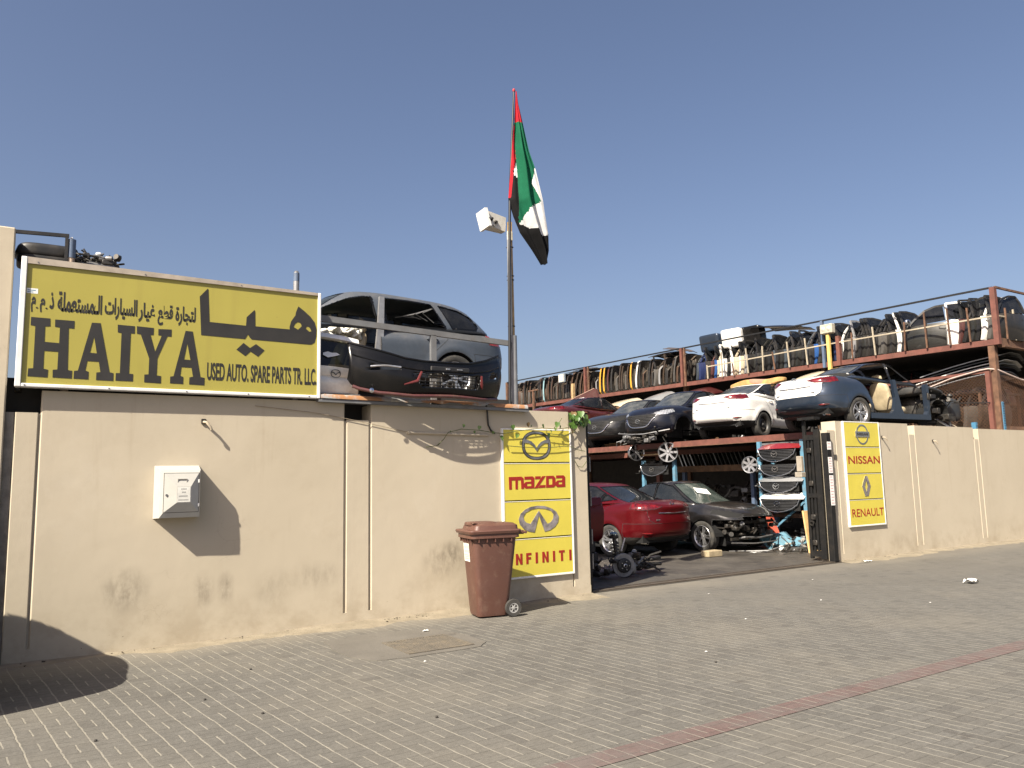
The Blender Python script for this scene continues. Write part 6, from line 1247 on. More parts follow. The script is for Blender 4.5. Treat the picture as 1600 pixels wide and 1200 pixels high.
def boot_lids():
    def lid(label, y, col, lens, yaw, h=.62, w=.62, x=20.7, z=None, name='tailgate'):
        t = thing(name, label, 'boot lid', (x, y, z if z is not None else Z2(y) + 1.02), R(yaw))
        m = MB(); m.blob((0, 0, h / 2), (.42, w, h), 10, 10, fn=lambda X: X + np.stack([.10 * (X[:, 2] / h) ** 2 * 0 - .12 * (X[:, 2] / h + .5), 0 * X[:, 0], 0 * X[:, 0]], 1)); m.build('shell', col, t, 50)
        if lens:
            m = MB(); m.blob((-.16, -.05, h - .045), (.26, w * .62, .10), 4, 5); m.build('lamp', mat('pinkish_red_lens', (.55, .05, .05), .2, coat=1), t, 50)
        return t
    lid('slate grey boot lid with a red lamp standing on top of the doors', 18.85, C_BLUE, True, 4, .60, .85)
    lid('white boot lid with a red lamp standing on top of the doors', 17.88, C_WHITE, True, 8, .64, .78)
    lid('small black boot lid standing on the doors behind the white one', 17.25, SHINY, False, 6, .66, .75, 20.95)
    panel_sheet('bonnet', 'black bonnet lying slanted on top of the upright doors', 'bonnet', 1.3, 1.7, TR(21.2, 17.05, 6.55) @ RZ(178) @ RX(-6), SHINY, .06)
    panel_sheet('bonnet', 'black bonnet wedged on the doors in the yellow door bay', 'bonnet', .9, 1.3, TR(20.9, 21.9, 6.26) @ RZ(178) @ RX(4), D_DARK, .05)
    panel_sheet('bonnet', 'dark bonnet poking above the rail near the middle post', 'bonnet', .8, 1.1, TR(20.7, 20.9, 6.42) @ RZ(172) @ RX(-10), D_BROWN, .05)
    panel_sheet('bonnet', 'dark slate bonnet lying on the brown doors in the farthest bay', 'bonnet', .8, 1.2, TR(20.8, 27.4, 6.30) @ RZ(182) @ RX(2), D_STEELB, .05)
    panel_sheet('bonnet', 'black bonnet lying on the brown doors beside the slate one', 'bonnet', .9, 1.2, TR(20.8, 26.6, 6.32) @ RZ(182) @ RX(3), D_DARK, .05)
    # mid level, under the edge of the door deck
    t = thing('foam_roll', 'rolled ochre foam mat lying across the roof of the white saloon', 'foam mat', (17.62, 14.50, Z1 + 1.625), R(96)); m = MB(); m.blob((0, 0, .0), (1.75, .30, .17), 5, 9, fn=lambda X: X + np.stack([0 * X[:, 0], .03 * np.sin(X[:, 0] * 7), .025 * np.sin(X[:, 0] * 5) - .03 * (X[:, 0]) ** 2], 1)); m.build('roll', mat('ochre_foam', (.50, .29, .10), .85, var=.25, dirt=.3, scale=5), t, 60)
    m = MB(); m.blob((-.1, -.005, .012), (.75, .305, .15), 5, 7, fn=lambda X: X + np.stack([0 * X[:, 0], .03 * np.sin(X[:, 0] * 7), .025 * np.sin(X[:, 0] * 5)], 1)); m.build('wrap', mat('dusty_pink_wrap', (.42, .22, .15), .8, dirt=.3), t, 60)
    def on_crate(label, clab, x, y, top, w, l, m, rz=90, bulge=.28):
        s_ = thing('scrap_crate', clab, 'crate', (x + .2, y, 2.6)); hh = top - bulge - 2.62; MB().b2((-.5, -.5, 0), (.5, .5, hh)).build('crate', DARKWOOD, s_)
        c = MB()
        for k in range(6): c.b2((-.53, -.5, .08 + k * hh / 6.5), (-.501, .5, .08 + k * hh / 6.5 + .16))
        c.build('slats', WOOD, s_); panel_sheet('bonnet', label, 'bonnet', w, l, TR(x + .75, y, top - bulge + .10) @ RZ(rz) @ RX(-7), m, bulge)
    on_crate('cream bonnet resting behind the slate blue saloon with the white boot', 'dark crate of scrap under the first cream bonnet', 19.5, 14.35, 4.60, 1.2, 1.1, C_CREAM, 90, .30)
    on_crate('pale grey bonnet leaning between the graphite and navy cars', 'dark crate of scrap under the pale grey bonnet', 19.3, 20.6, 4.66, 1.6, 1.1, C_LGREY, 88, .40)
    on_crate('cream bonnet leaning behind the graphite saloon', 'dark crate of scrap under the second cream bonnet', 19.3, 22.5, 4.60, 1.6, 1.1, C_CREAM, 90, .26)
    on_crate('maroon bonnet humped behind the navy hatchback', 'dark crate of scrap under the humped maroon bonnet', 19.6, 19.0, 4.66, 1.5, 1.0, C_MAROON, 92, .26)
    t = thing('tailgate', 'dusty maroon tailgate propped above the dark red hatchback', 'boot lid', (18.5, 23.7, 4.40)); pl = [(1.25, .12), (1.18, .02), (.5, -.05), (-1.02, .0), (-1.10, .30), (-.98, .62), (-.85, .63), (.2, .42), (1.05, .22)]
    MB().prism([pl], .10, Matrix(((0, 0, -1, 0), (1, 0, 0, 0), (0, 1, 0, 0), (0, 0, 0, 1)))).build('panel', mat('dusty_maroon_panel', (.095, .032, .028), .6, dirt=.8, dirtcol=(.14, .105, .085), scale=2), t)
    m = MB(); m.bev((-.135, -.30, .30), (-.1005, .02, .36), .01); m.build('white_label', WHITE, t)
    m = MB(); m.tube([(-.10, 1.25, .13), (-.10, 1.05, .23), (-.10, .2, .43), (-.10, -.9, .64)], .02, 6); m.build('edge', mat('pale_pink_edge', (.40, .25, .20), .7), t, 50); MB().b2((-.02, -.8, -1.36), (.1, .9, -.05)).build('stand', DARKWOOD, t)
    # floodlights
    f = thing('floodlight', 'pale twin floodlight on a yellow post at the upper deck rail', 'floodlight', (19.95, 13.78, 4.7)); m = MB(); m.bev((-.09, -.20, 1.02), (.09, .20, 1.30), .02); m.build('housing', mat('pale_lamp_housing', (.52, .48, .38), .6, dirt=.3), f)
    for y in (-.09, .09): m = MB(); m.lathe([(0, .02), (.05, .012), (.07, 0)], 18, TR(-.092, y, 1.17) @ RY(-90)); m.build('lens', mat('lamp_glass', (.6, .58, .5), .2), f, 50)
    m = MB(); m.b2((-.035, -.045, -.35), (.045, .045, 1.0)); m.build('post', mat('yellow_post', (.72, .48, .14), .6, dirt=.25), f)
    # far bay lamp and pale post
    f = thing('floodlight', 'small bluish floodlight among the brown doors of the farthest bay', 'floodlight', (20.0, 26.9, 5.6)); m = MB(); m.bev((-.10, -.22, .22), (.0, .22, .62), .02); m.build('housing', mat('bluish_lamp', (.22, .26, .30), .4), f); m = MB(); m.b2((-.106, -.18, .26), (-.1005, .18, .58)); m.build('lens', mat('lamp_glass', (.6, .58, .5), .2), f)
    p = thing('timber_post', 'pale timber post standing before the farthest bay', 'post', (20.0, 26.2, 3.0)); MB().b2((-.06, -.06, 0), (.06, .06, 2.7)).build('post', WOOD, p)
    p = thing('t_post', 'rusty tee shaped post before the brown doors', 'post', (20.0, 29.2, 3.6)); MB().b2((-.04, -.05, 0), (.04, .05, 2.1)).build('post', RUST, p); MB().b2((-.05, -.35, 2.1), (.05, .35, 2.16)).build('crossbar', RUST, p)
    # black radiators leaning in a row on the far deck
    for k in range(12):
        y = 26.0 + k * .42; r = thing('radiator', 'black radiator leaning in the row on the far deck', 'radiator', (19.6, y, 3.045), 0, 'radiators on the far deck'); m = MB(); m.box((0, 0, .45), (.75, .07, .85), 0, RX(-14)); m.build('core', BLACK, r); m = MB(); m.box((-.38, 0, .45), (.03, .10, .86), 0, RX(-14)); m.build('side_tank', STEEL if k % 3 == 0 else OILY, r)
boot_lids()

def cage_contents():
    cols = [(C_SILVER, 'silver'), (C_BLACK, 'black'), (C_LGREY, 'pale grey'), (C_WHITE, 'white'), (C_GREY, 'graphite')]
    for k in range(6):
        col, nm = cols[k % 5]; nm2 = nm if k < 5 else 'topmost silver'
        panel_sheet('bonnet', '%s bonnet in the stack inside the mesh cage' % nm2, 'bonnet', 1.9, 2.0, TR(21.45 + .02 * k, 11.7 - .03 * k, 3.74 + k * .095) @ RZ(180 + k * 1.5) @ RX(13), col, .13, .02, .1, 'bonnets stacked in the cage')
    m = MB(); s = thing('shelf', 'rusty shelf under the stacked bonnets in the mesh cage', 'shelf', (21.3, 10.6, 3.60)); m.b2((-.9, -.7, 0), (1.2, 1.2, .05)); m.build('board', OILY, s)
    for x in (-.85, 1.1):
        for y in (-.65, 1.1): MB().b2((x - .03, y - .03, -.99), (x + .03, y + .03, -.001)).build('leg', RUST, s)
    for k, (y, col, nm) in enumerate(((11.6, C_GREY, 'graphite'), (11.2, D_GREY, 'dusty grey'), (10.7, D_BROWN, 'dusty brown'), (10.3, D_GREY, 'pale streaked grey'), (9.95, D_BROWN, 'brown'))):
        loose_door('%s car door standing behind the cage mesh' % nm, 'front', col, upright(20.25, y, 2.62, -.2, .15), 'car doors inside the cage')
    panel_sheet('wing_panel', 'narrow white strip of wing leaning inside the cage mesh', 'wing', .16, .95, TR(20.0, 10.75, 2.95) @ RZ(60) @ RX(58), C_WHITE, .02)
    # torn panels behind the right wall
    panel_sheet('bonnet', 'white bonnet leaning behind the right wall before the cage', 'bonnet', .42, 1.35, TR(19.35, 9.72, 2.25) @ RZ(52) @ RX(40), C_WHITE, .05)
    panel_sheet('wing_panel', 'red and black wing panel leaning beside the white bonnet', 'wing', .30, 1.2, TR(19.55, 9.85, 2.38) @ RZ(52) @ RX(38), D_MAR, .06)
    panel_sheet('wing_panel', 'pale wing edge leaning between the white bonnet and the maroon one', 'wing', .12, 1.0, TR(19.62, 9.80, 2.42) @ RZ(52) @ RX(36), D_CRM, .03)
    panel_sheet('bonnet', 'dull maroon bonnet leaning against the red cage post', 'bonnet', .85, .8, TR(19.75, 9.75, 2.35) @ RZ(60) @ RX(30), mat('dull_maroon', (.14, .045, .05), .5, dirt=.4), .06)
    t = thing('wing_panel', 'slate front wing hung at the nose of the doorless saloon', 'wing', (19.3, 10.1, 2.9)); m = MB(); m.blob((0, 0, .25), (.9, .16, .55), 3.2, 8, fn=lambda X: X + np.stack([0 * X[:, 0], .2 * X[:, 0] ** 2, -.35 * X[:, 0] ** 2], 1)); m.build('skin', mat('dark_slate_panel', (.04, .05, .06), .45, dirt=.4), t, 50)
    m = MB(); m.tube([(-.3, -.1, -.28), (-.3, -.1, .05)], .03, 6); m.build('stay', STEEL, t)
    b = thing('tie_bar', 'black bar reaching across the cage to a pale pipe end', 'bar', (19.2, 9.7, 3.27)); m = MB(); m.cyl((-.4, .1, -.02), (1.0, -.25, .02), .012, 8); m.build('bar', BLACK, b); m = MB(); m.lathe([(.035, 0), (.06, .0), (.06, .14), (.035, .14)], 14, TR(1.0, -.27, .02) @ RY(90)); m.build('pipe_end', WHITE, b, 50)
cage_contents()

def wheel_rim(label, pos, rz, r=.24, style='seven', group=None):
    t = thing('wheel_rim', label, 'wheel rim', pos, rz, group); ty, ri, bk = wheel_meshes(style, r / .70); M = RX(90); ri.move(M); bk.move(M)
    ri.build('rim', [ALLOY, HOLE], t, 35); bk.build('backing', HOLE, t); return t

def under_deck():
    # blue rack holding four car noses
    r = thing('parts_rack', 'tall sky blue parts rack holding four stacked car noses', 'parts rack', (15.2, 11.95, .009))
    L, Rr = 12.56, 11.34
    for y in (L, Rr):
        for x in (15.14, 15.62): MB().b2((x, y - .05, .01), (x + .07, y + .05, 2.45)).build('upright', BLUESTEEL, r, world=True)
    for z in (2.36, 1.85, 1.42, .70): MB().b2((15.21, Rr + .051, z), (15.24, L - .051, z + .05)).build('crossbar', STEEL if z > 1 else RUST, r, world=True)
    MB().b2((15.215, Rr + .051, .66), (15.6, L - .051, .69)).build('shelf', RUST, r, world=True)
    m = MB(); m.beam((15.13, 11.36, 1.02), (15.10, 12.25, .36), .035, .045); m.build('brace', BLUESTEEL, r, world=True)
    def nose(label, z, h, bm, wide, hood=True, y0=11.95, x=15.05, shield=True, hoodh=.14):
        t = thing('front_grille', label, 'car nose', (x, y0, z), R(180), 'car noses on the blue racks')
        w = wide / 2; g = MB(); S = [(-w * .92, h), (w * .92, h), (w * .80, h * .45), (w * .42, 0), (-w * .42, 0), (-w * .80, h * .45)]
        X = lambda y: .10 * (1 - (y / w) ** 2)
        for k in range(7):
            z_ = h * (.10 + .80 * k / 6); ys = [y for y in np.linspace(-w, w, 31) if inside(S, np.array([y]), np.array([z_]))[0]]
            if len(ys) > 2: g.tube([(X(y) + .01, y, z_) for y in ys], .010, 5)
        g.build('grille_bars', mat('dark_grille_bar', (.06, .06, .062), .4, .3), t, 60)
        b = MB(); b.grid([[(X(y) - .03, y, z_) for z_ in (h * .02, h * .5, h)] for y in np.linspace(-w * .92, w * .92, 13)]); b.build('backing', HOLE, t)
        pts = [(w * .95, h), (w * .86, h * .55), (w * .62, h * .18), (w * .3, -.01), (0, -.03), (-w * .3, -.01), (-w * .62, h * .18), (-w * .86, h * .55), (-w * .95, h)]
        MB().tube([(X(y) + .02, y, z_) for y, z_ in pts], .013, 7).build('chrome_surround', mat('dull_chrome', (.45, .45, .46), .3, .9), t, 60)
        e = MB(); winged_m(e, Matrix(((0, 0, 1, .115), (1, 0, 0, 0), (0, 1, 0, h * .58), (0, 0, 0, 1))), .17, .012); e.build('badge', CHROME, t)
        if hood:
            A = [[(.16 * (1 - (y / (w * 1.08)) ** 2) - .02 - .20 * v + (0 if v else 0), y, h + .012 + hoodh * min(1, v * 1.25) * (1 - .25 * (y / w) ** 2)) for v in (0, .35, .7, 1)] for y in np.linspace(-w * 1.08, w * 1.08, 21)]
            MB().grid(A).build('bonnet_edge', bm, t, 60)
        c = clutter(MB(), (0, -w * .95, h * .5), (.1, .12, h * .7), 7, int(z * 100), .5); c.build('lamp_bracket', JUNK, t, 40)
        return t
    nose('car nose with a dark red bonnet edge, topmost on the tall blue rack', 1.98, .26, paint('nose_red', (.30, .012, .02), .3, .12), 1.12, hoodh=.13)
    nose('wide black slatted car nose without bonnet on the tall blue rack', 1.64, .25, SHINY, 1.1, hood=False)
    nose('car nose with a dark silver bonnet edge on the tall blue rack', 1.26, .22, C_SILVER, 1.15, hoodh=.15)
    nose('car nose with a white bonnet edge, lowest on the tall blue rack', .82, .26, C_WHITE, 1.15, hoodh=.17)
    wheel_rim('alloy wheel rim hung on the left upright of the tall blue rack', (15.06, 12.74, 1.90), R(-74), .20, 'seven')
    # left rack
    l = thing('parts_rack', 'low sky blue parts rack behind the red and black saloons', 'parts rack', (15.4, 16.3, .009))
    for y in (16.93, 15.68): MB().b2((15.36, y - .05, .01), (15.44, y + .05, 2.13)).build('upright', BLUESTEEL, l, world=True)
    MB().b2((15.445, 15.731, 2.02), (15.475, 16.879, 2.07)).build('crossbar', STEEL, l, world=True); MB().b2((15.445, 15.731, 2.28), (15.475, 17.1, 2.32)).build('crossbar', WOOD, l, world=True); MB().b2((15.445, 15.731, .66), (15.475, 16.879, .71)).build('crossbar', STEEL, l, world=True)
    nose('car nose with a black bonnet edge on the low blue rack', 1.72, .26, SHINY, 1.15, y0=16.35, x=15.28)
    wheel_rim('bright seven spoke wheel rim hung at the right post of the low blue rack', (15.25, 15.74, 2.33), R(-52), .27, 'seven')
    wheel_rim('wheel rim turned edge on, hung at the left post of the low blue rack', (15.28, 17.12, 2.38), R(-15), .24, 'seven')
    # shelf with a row of leaning plates
    s = thing('timber_shelf', 'rough timber shelf under the middle deck with leaning plates', 'shelf', (16.6, 15.3, .009)); MB().b2((16.5, 13.9, 1.78), (16.58, 16.7, 1.95)).build('front_board', DARKWOOD, s, world=True); MB().b2((16.585, 13.9, 1.90), (17.3, 16.7, 1.94)).build('board', DARKWOOD, s, world=True)
    for y in (14.0, 16.5): MB().b2((16.6, y, .01), (16.7, y + .1, 1.89)).build('leg', BLUEPAINT, s, world=True)
    for k in range(17):
        y = 16.5 - k * .15; p = thing('radiator', 'thin condenser plate leaning in the row on the timber shelf', 'radiator', (16.62, y, 1.945), 0, 'plates on the timber shelf'); m = MB(); m.box((.25, 0, .19), (.62, .02, .38), 0, RX(-24)); m.build('core', OILY, p); m = MB(); m.box((-.07, 0, .19), (.02, .035, .39), 0, RX(-24)); m.build('side_tank', ALLOY if k in (0, 1, 3) else (STEEL if k in (2, 6, 9) else OILY), p)
    # dim heap below the shelf
    h = clutter(MB(), (17.5, 15.2, .75), (1.4, 2.8, 1.2), 120, 31, 1.5); tag(h.build('parts_heap', JUNK, None, 40), 'dim heap of greasy parts beneath the timber shelf', 'scrap', kind='stuff')
    h = clutter(MB(), (18.6, 12.2, .6), (2.0, 3.4, 1.0), 90, 37, 1.6); tag(h.build('parts_heap', JUNK, None, 40), 'dim heap of greasy parts behind the tall blue rack', 'scrap', kind='stuff')
under_deck()

def gateway():
    BP = mat('black_gate_paint', (.011, .011, .011), .6, dirt=.3, dirtcol=(.05, .04, .03), scale=9, spec=.25)
    g = thing('gate_leaf', 'black steel gate leaf folded open at the right wall with paper notices', 'gate', (12.98, 9.4, .03))
    a = MB(); a.bev((12.94, 9.30, .05), (13.0, 9.42, 2.50), .006); a.bev((12.94, 9.60, .05), (13.0, 9.66, 2.68), .006)
    a.b2((12.945, 9.421, .09), (12.99, 9.599, .20)); a.b2((12.945, 9.421, 2.30), (12.99, 9.599, 2.40)); a.b2((12.945, 9.421, 1.2), (12.99, 9.599, 1.28)); a.build('frame', BP, g, world=True)
    a = MB()
    for k in range(2): a.b2((12.955, 9.45 + k * .08, .201), (12.98, 9.49 + k * .08, 2.299))
    a.build('bars', BP, g, world=True); MB().b2((12.992, 9.421, .21), (12.999, 9.599, 2.29)).build('sheet', BP, g, world=True)
    a = MB()
    for z in (1.42, .78, 2.05, .30): a.bev((12.925, 9.48, z), (12.953, 9.58, z + .10), .01)
    a.lathe([(.03, 0), (.05, 0), (.05, .02), (.03, .02)], 12, TR(12.92, 9.55, .72) @ RY(-90)); a.build('lock_gear', OILY, g, 40, world=True)
    p = thing('gate_post', 'black gate post against the right wall end', 'post', (13.0, 9.2, 0)); MB().bev((12.90, 9.10, .01), (13.026, 9.22, 2.42), .006).build('post', BP, p, world=True)
    MB().b2((12.84, 9.30, 2.69), (13.02, 9.68, 2.74)).build('top_bar', BP, g, world=True)
    NP = mat('notice_paper', (.76, .74, .72), .6, var=.04); NR = mat('pink_print', (.62, .33, .30), .6)
    for z0, z1, rows in ((2.10, 2.25, 2), (1.66, 1.96, 6), (1.06, 1.62, 10)):
        m = MB(); m.b2((12.905, 9.094, z0), (13.02, 9.0985, z1), 0)
        for k in range(rows): zz = z1 - (k + .7) * (z1 - z0) / (rows + .4); m.b2((12.918, 9.0925, zz), (12.985 + .02 * (k % 2), 9.0938, zz + .012), 1)
        m.build('notice', [NP, NR], p, world=True)
    m = MB()
    for k in range(3): m.b2((12.917, 9.0915, 1.11 + k * .01), (12.92, 9.092, 1.115 + k * .01))
    e = thing('pipe_bracket', 'grey box bracket on the gate edge by the noses', 'bracket', (12.95, 9.72, 1.95)); MB().bev((-.09, -.06, -.25), (-.01, .06, .05), .01).build('box', mat('grey_beige_box', (.35, .31, .25), .6), e); MB().bev((-.13, -.08, -.36), (-.0, .08, -.26), .01).build('clamp', mat('grey_beige_box', (.35, .31, .25), .6), e)
    l = thing('gate_leaf', 'black steel gate leaf swung inward behind the pier with the vine', 'gate', (7.12, 9.3, .02)); a = MB(); a.bev((7.10, 9.06, .03), (7.17, 9.14, 2.62), .006); a.bev((7.10, 10.5, .03), (7.15, 10.58, 2.55), .006); a.beam((7.13, 9.1, 2.60), (7.13, 10.5, 2.58), .05, .05); a.beam((7.13, 9.14, .10), (7.13, 10.5, .10), .05, .08); a.build('frame', BP, l, world=True)
    MB().b2((7.115, 9.141, .14), (7.13, 10.499, 2.57)).build('sheet', mat('dark_green_black_sheet', (.020, .024, .020), .6, dirt=.5), l, world=True)
    MB().beam((7.13, 9.05, 2.632), (7.13, 10.2, 2.625), .055, .012).build('top_strip', mat('orange_rust', (.33, .17, .09), .8, dirt=.4), l, world=True)
    a = MB()
    for z in (.35, .7, 1.25, 1.75): a.bev((7.171, 9.05, z), (7.19, 9.09, z + .22), .004)
    a.build('hinge_plate', STEEL, l, world=True)
gateway()

def yard_floor_things():
    # front suspension on the floor
    s = thing('suspension_unit', 'greasy front suspension unit with a grey brake disc on the yard floor', 'car part', (8.62, 10.1, .009), R(20))
    T = TR(0, -.02, .205) @ RZ(-38) @ RX(90)
    m = MB(); m.lathe([(.10, -.02), (.19, -.02), (.195, -.012), (.195, .012), (.19, .02), (.115, .02), (.11, .03)], 40, T); m.build('brake_disc', mat('grey_brake_disc', (.26, .26, .27), .45, .5, var=.2, scale=12), s, 40)
    m = MB(); m.lathe([(.118, .0), (.116, .062), (.10, .070), (.05, .070), (.046, .085), (.018, .086), (.016, .060), (0, .060)], 32, T); m.build('hub', mat('dark_hub', (.035, .035, .037), .5, .4), s, 40)
    m = MB(); m.lathe([(.018, .088), (.030, .086), (.032, .10), (.020, .105), (.016, .09)], 20, T)
    for k in range(5): a = k * 2 * math.pi / 5; m.cyl(T @ Vector((.07 * math.cos(a), .07 * math.sin(a), .06)), T @ Vector((.07 * math.cos(a), .07 * math.sin(a), .10)), .008, 8)
    m.build('hub_nut', ALLOY, s, 40)
    m = MB(); m.blob((.20, -.02, .14), (.08, .14, .20), 4, 6, RZ(-20)); m.build('caliper', STEEL, s, 50)
    m = MB(); m.tube([(.05, .08, .22), (.08, .16, .42), (.10, .2, .66)], .032, 12); m.lathe([(.075, 0), (.085, .02), (.08, .05), (.03, .06), (0, .06)], 20, TR(.10, .2, .63)); m.build('strut', OILY, s, 40)
    m = MB(); hx = [(.085 + .06 * math.cos(k * .55), .17 + .06 * math.sin(k * .55), .30 + k * .0046) for k in range(58)]; m.tube(hx, .010, 6); m.build('coil_spring', OILY, s, 60)
    m = MB(); m.lathe([(0, .025), (.045, .02), (.07, 0), (.07, -.02)], 20, TR(.10, .2, .715)); m.build('strut_cap', mat('blue_grey_cap', (.28, .38, .44), .35, .6), s, 50)
    m = MB(); m.tube([(.2, .12, .42), (.30, .1, .62)], .012, 8); m.lathe([(.02, 0), (.022, .012), (0, .014)], 10, TR(.2, .12, .41)); m.build('link_rod', mat('pale_rod', (.62, .58, .55), .4, .3), s, 40)
    m = MB(); m.tube([(.1, 0, .12), (.4, -.05, .16), (.65, -.02, .24), (.85, .05, .26), (1.1, .05, .22)], .016, 8, 1); m.tube([(.15, .05, .18), (.5, .1, .2), (.9, .0, .14), (1.2, -.1, .12)], .03, 8, 0); m.tube([(.8, 0, .18), (.95, -.22, .03)], .02, 6, 0); m.tube([(.1, .1, .1), (-.4, .2, .08), (-.7, .3, .14)], .028, 8, 0); m.bev((.95, -.06, .18), (1.32, .06, .25), .02, 2); m.bev((.85, -.02, .05), (1.2, .08, .11), .02, 2)
    m = clutter(m, (.45, .12, .20), (.9, .35, .30), 42, 77, .8); m = clutter(m, (-.25, .15, .18), (.7, .3, .25), 26, 78, .7); m.build('subframe', JUNK, s, 40)
    loose_door('red car door propped inside the gateway beside the black gate leaf', 'front', C_RED, TR(7.46, 11.0, .60) @ RZ(-28) @ RX(3) @ Matrix.Scale(1.1, 4), None, framed=False)
    w = MB(); t = thing('door_stand', 'dark trestle under the propped red door', 'trestle', (7.95, 10.78, .009), R(-28)); w.bev((-.45, -.14, .40), (.5, .14, .59), .02); w.build('top_beam', BLACK, t)
    for x in (-.4, .5): MB().bev((x - .04, -.12, 0), (x + .04, .12, .399), .01).build('leg', BLACK, t)
    m = MB(); m.tube([(-.45, -.16, .45), (-.1, -.19, .47), (.2, -.17, .48)], .022, 8); m.build('chrome_lip', CHROME, t, 50)
    b = MB(); b.bev((12.0, 11.36, .01), (12.40, 11.58, .135), .012); tag(b.build('concrete_block', mat('sandy_block', (.42, .34, .21), .9, var=.15, dirt=.3, bump=.3), None), 'sandy concrete block on the floor before the black saloon', 'block')
    p = MB(); p.bev((0, 0, 0), (.42, .035, .88), .006, 0, TR(14.06, 10.50, .012) @ RZ(-3) @ RX(-7)); tag(p.build('wood_board', mat('yellow_plywood', (.68, .45, .20), .75, var=.15, dirt=.5, dirtcol=(.25, .14, .06), scale=4), None), 'weathered wooden board leaning upright beside the black gate', 'board')
    # cloth and scrap under the brace
    c = thing('red_overalls', 'orange red cloth hanging from the end of the rack brace', 'cloth', (15.0, 12.4, .0)); m = MB(); m.grid([[(-.05 + .06 * math.sin(i * 1.1 + j * .4) + .02 * j, -.30 + .055 * i + .05 * math.sin(j * .8) * (j / 9), .74 - .075 * j - .02 * math.cos(i * 1.4)) for j in range(9 if 1 else 0)] for i in range(9)]); m.build('cloth', mat('orange_red_cloth', (.50, .085, .045), .75, var=.2), c, 60)
    m = MB(); m.grid([[(-.10 + .05 * math.sin(i * 1.3 + j * .5), -.02 + .05 * i, .36 - .055 * j) for j in range(6)] for i in range(4)]); m.build('sleeve', mat('orange_red_cloth', (.50, .085, .045), .75), c, 60)
    t = thing('blue_tarp', 'crumpled blue tarpaulin over scrap beside the wooden board', 'tarpaulin', (14.75, 11.35, .009)); m = MB(); m.grid([[(-.45 + .09 * i + .03 * math.sin(j), .75 - .13 * j, .33 + .12 * math.sin(i * .9 + j * .5) * math.cos(j * 1.2 - i * .3) - .14 * ((i - 5) / 5) ** 2 - .03 * j + .04 * math.sin(3.1 * i + 1.7 * j)) for j in range(10)] for i in range(11)]); m.build('sheet', mat('dusty_blue_tarp', (.11, .25, .33), .6, var=.2, dirt=.35), t, 40)
    m = clutter(MB(), (0, .1, .12), (.9, 1.1, .22), 60, 50, .8); m.build('scrap_pile', [OILY, STEEL, mat('pale_scrap', (.4, .38, .33), .6)], t, 40)
    m = MB(); m.cyl((-.5, .9, .20), (.2, .2, .13), .025, 8); m.build('blue_rod', BLUESTEEL, t)
    o = MB(); o.blob((14.05, 11.2, .075), (.10, .10, .13), 2.6, 6); tag(o.build('white_bottle', WHITE, None, 60), 'small white plastic bottle on the yard floor near the board', 'bottle')
    o = MB(); o.grid([[(13.35 + i * .09, 11.35 + j * .07, .014 + .01 * ((i + j) % 2)) for j in range(3)] for i in range(4)]); tag(o.build('paper_scrap', mat('white_paper', (.72, .71, .68)), None), 'white scrap on the yard floor before the scrap pile', 'litter')
    for k, (x, y, r) in enumerate(((14.3, 11.0, .24), (14.75, 10.75, .2))):
        o = MB(); o.lathe([(r * .5, 0), (r, .01), (r * 1.04, .05), (r, .09), (r * .5, .1)], 28, TR(x, y, .011)); tag(o.build('rubber_ring', RUBBER, None, 40), ('flat black rubber ring beside the wooden board' if k else 'flat black rubber ring under the blue tarpaulin'), 'ring')
    m = clutter(MB(), (14.1, 10.95, .06), (1.3, .7, .08), 26, 61, .6); tag(m.build('floor_scrap', JUNK, None, 40), 'greasy small scrap on the floor by the wooden board', 'scrap', kind='stuff')
    w = MB(); w.tube([(13.2, 11.9, .02), (13.6, 11.2, .05), (14.0, 10.95, .18), (14.2, 11.3, .30)], .014, 6); tag(w.build('hose', STEEL, None, 60), 'grey hose end trailing before the black saloon', 'hose')
yard_floor_things()
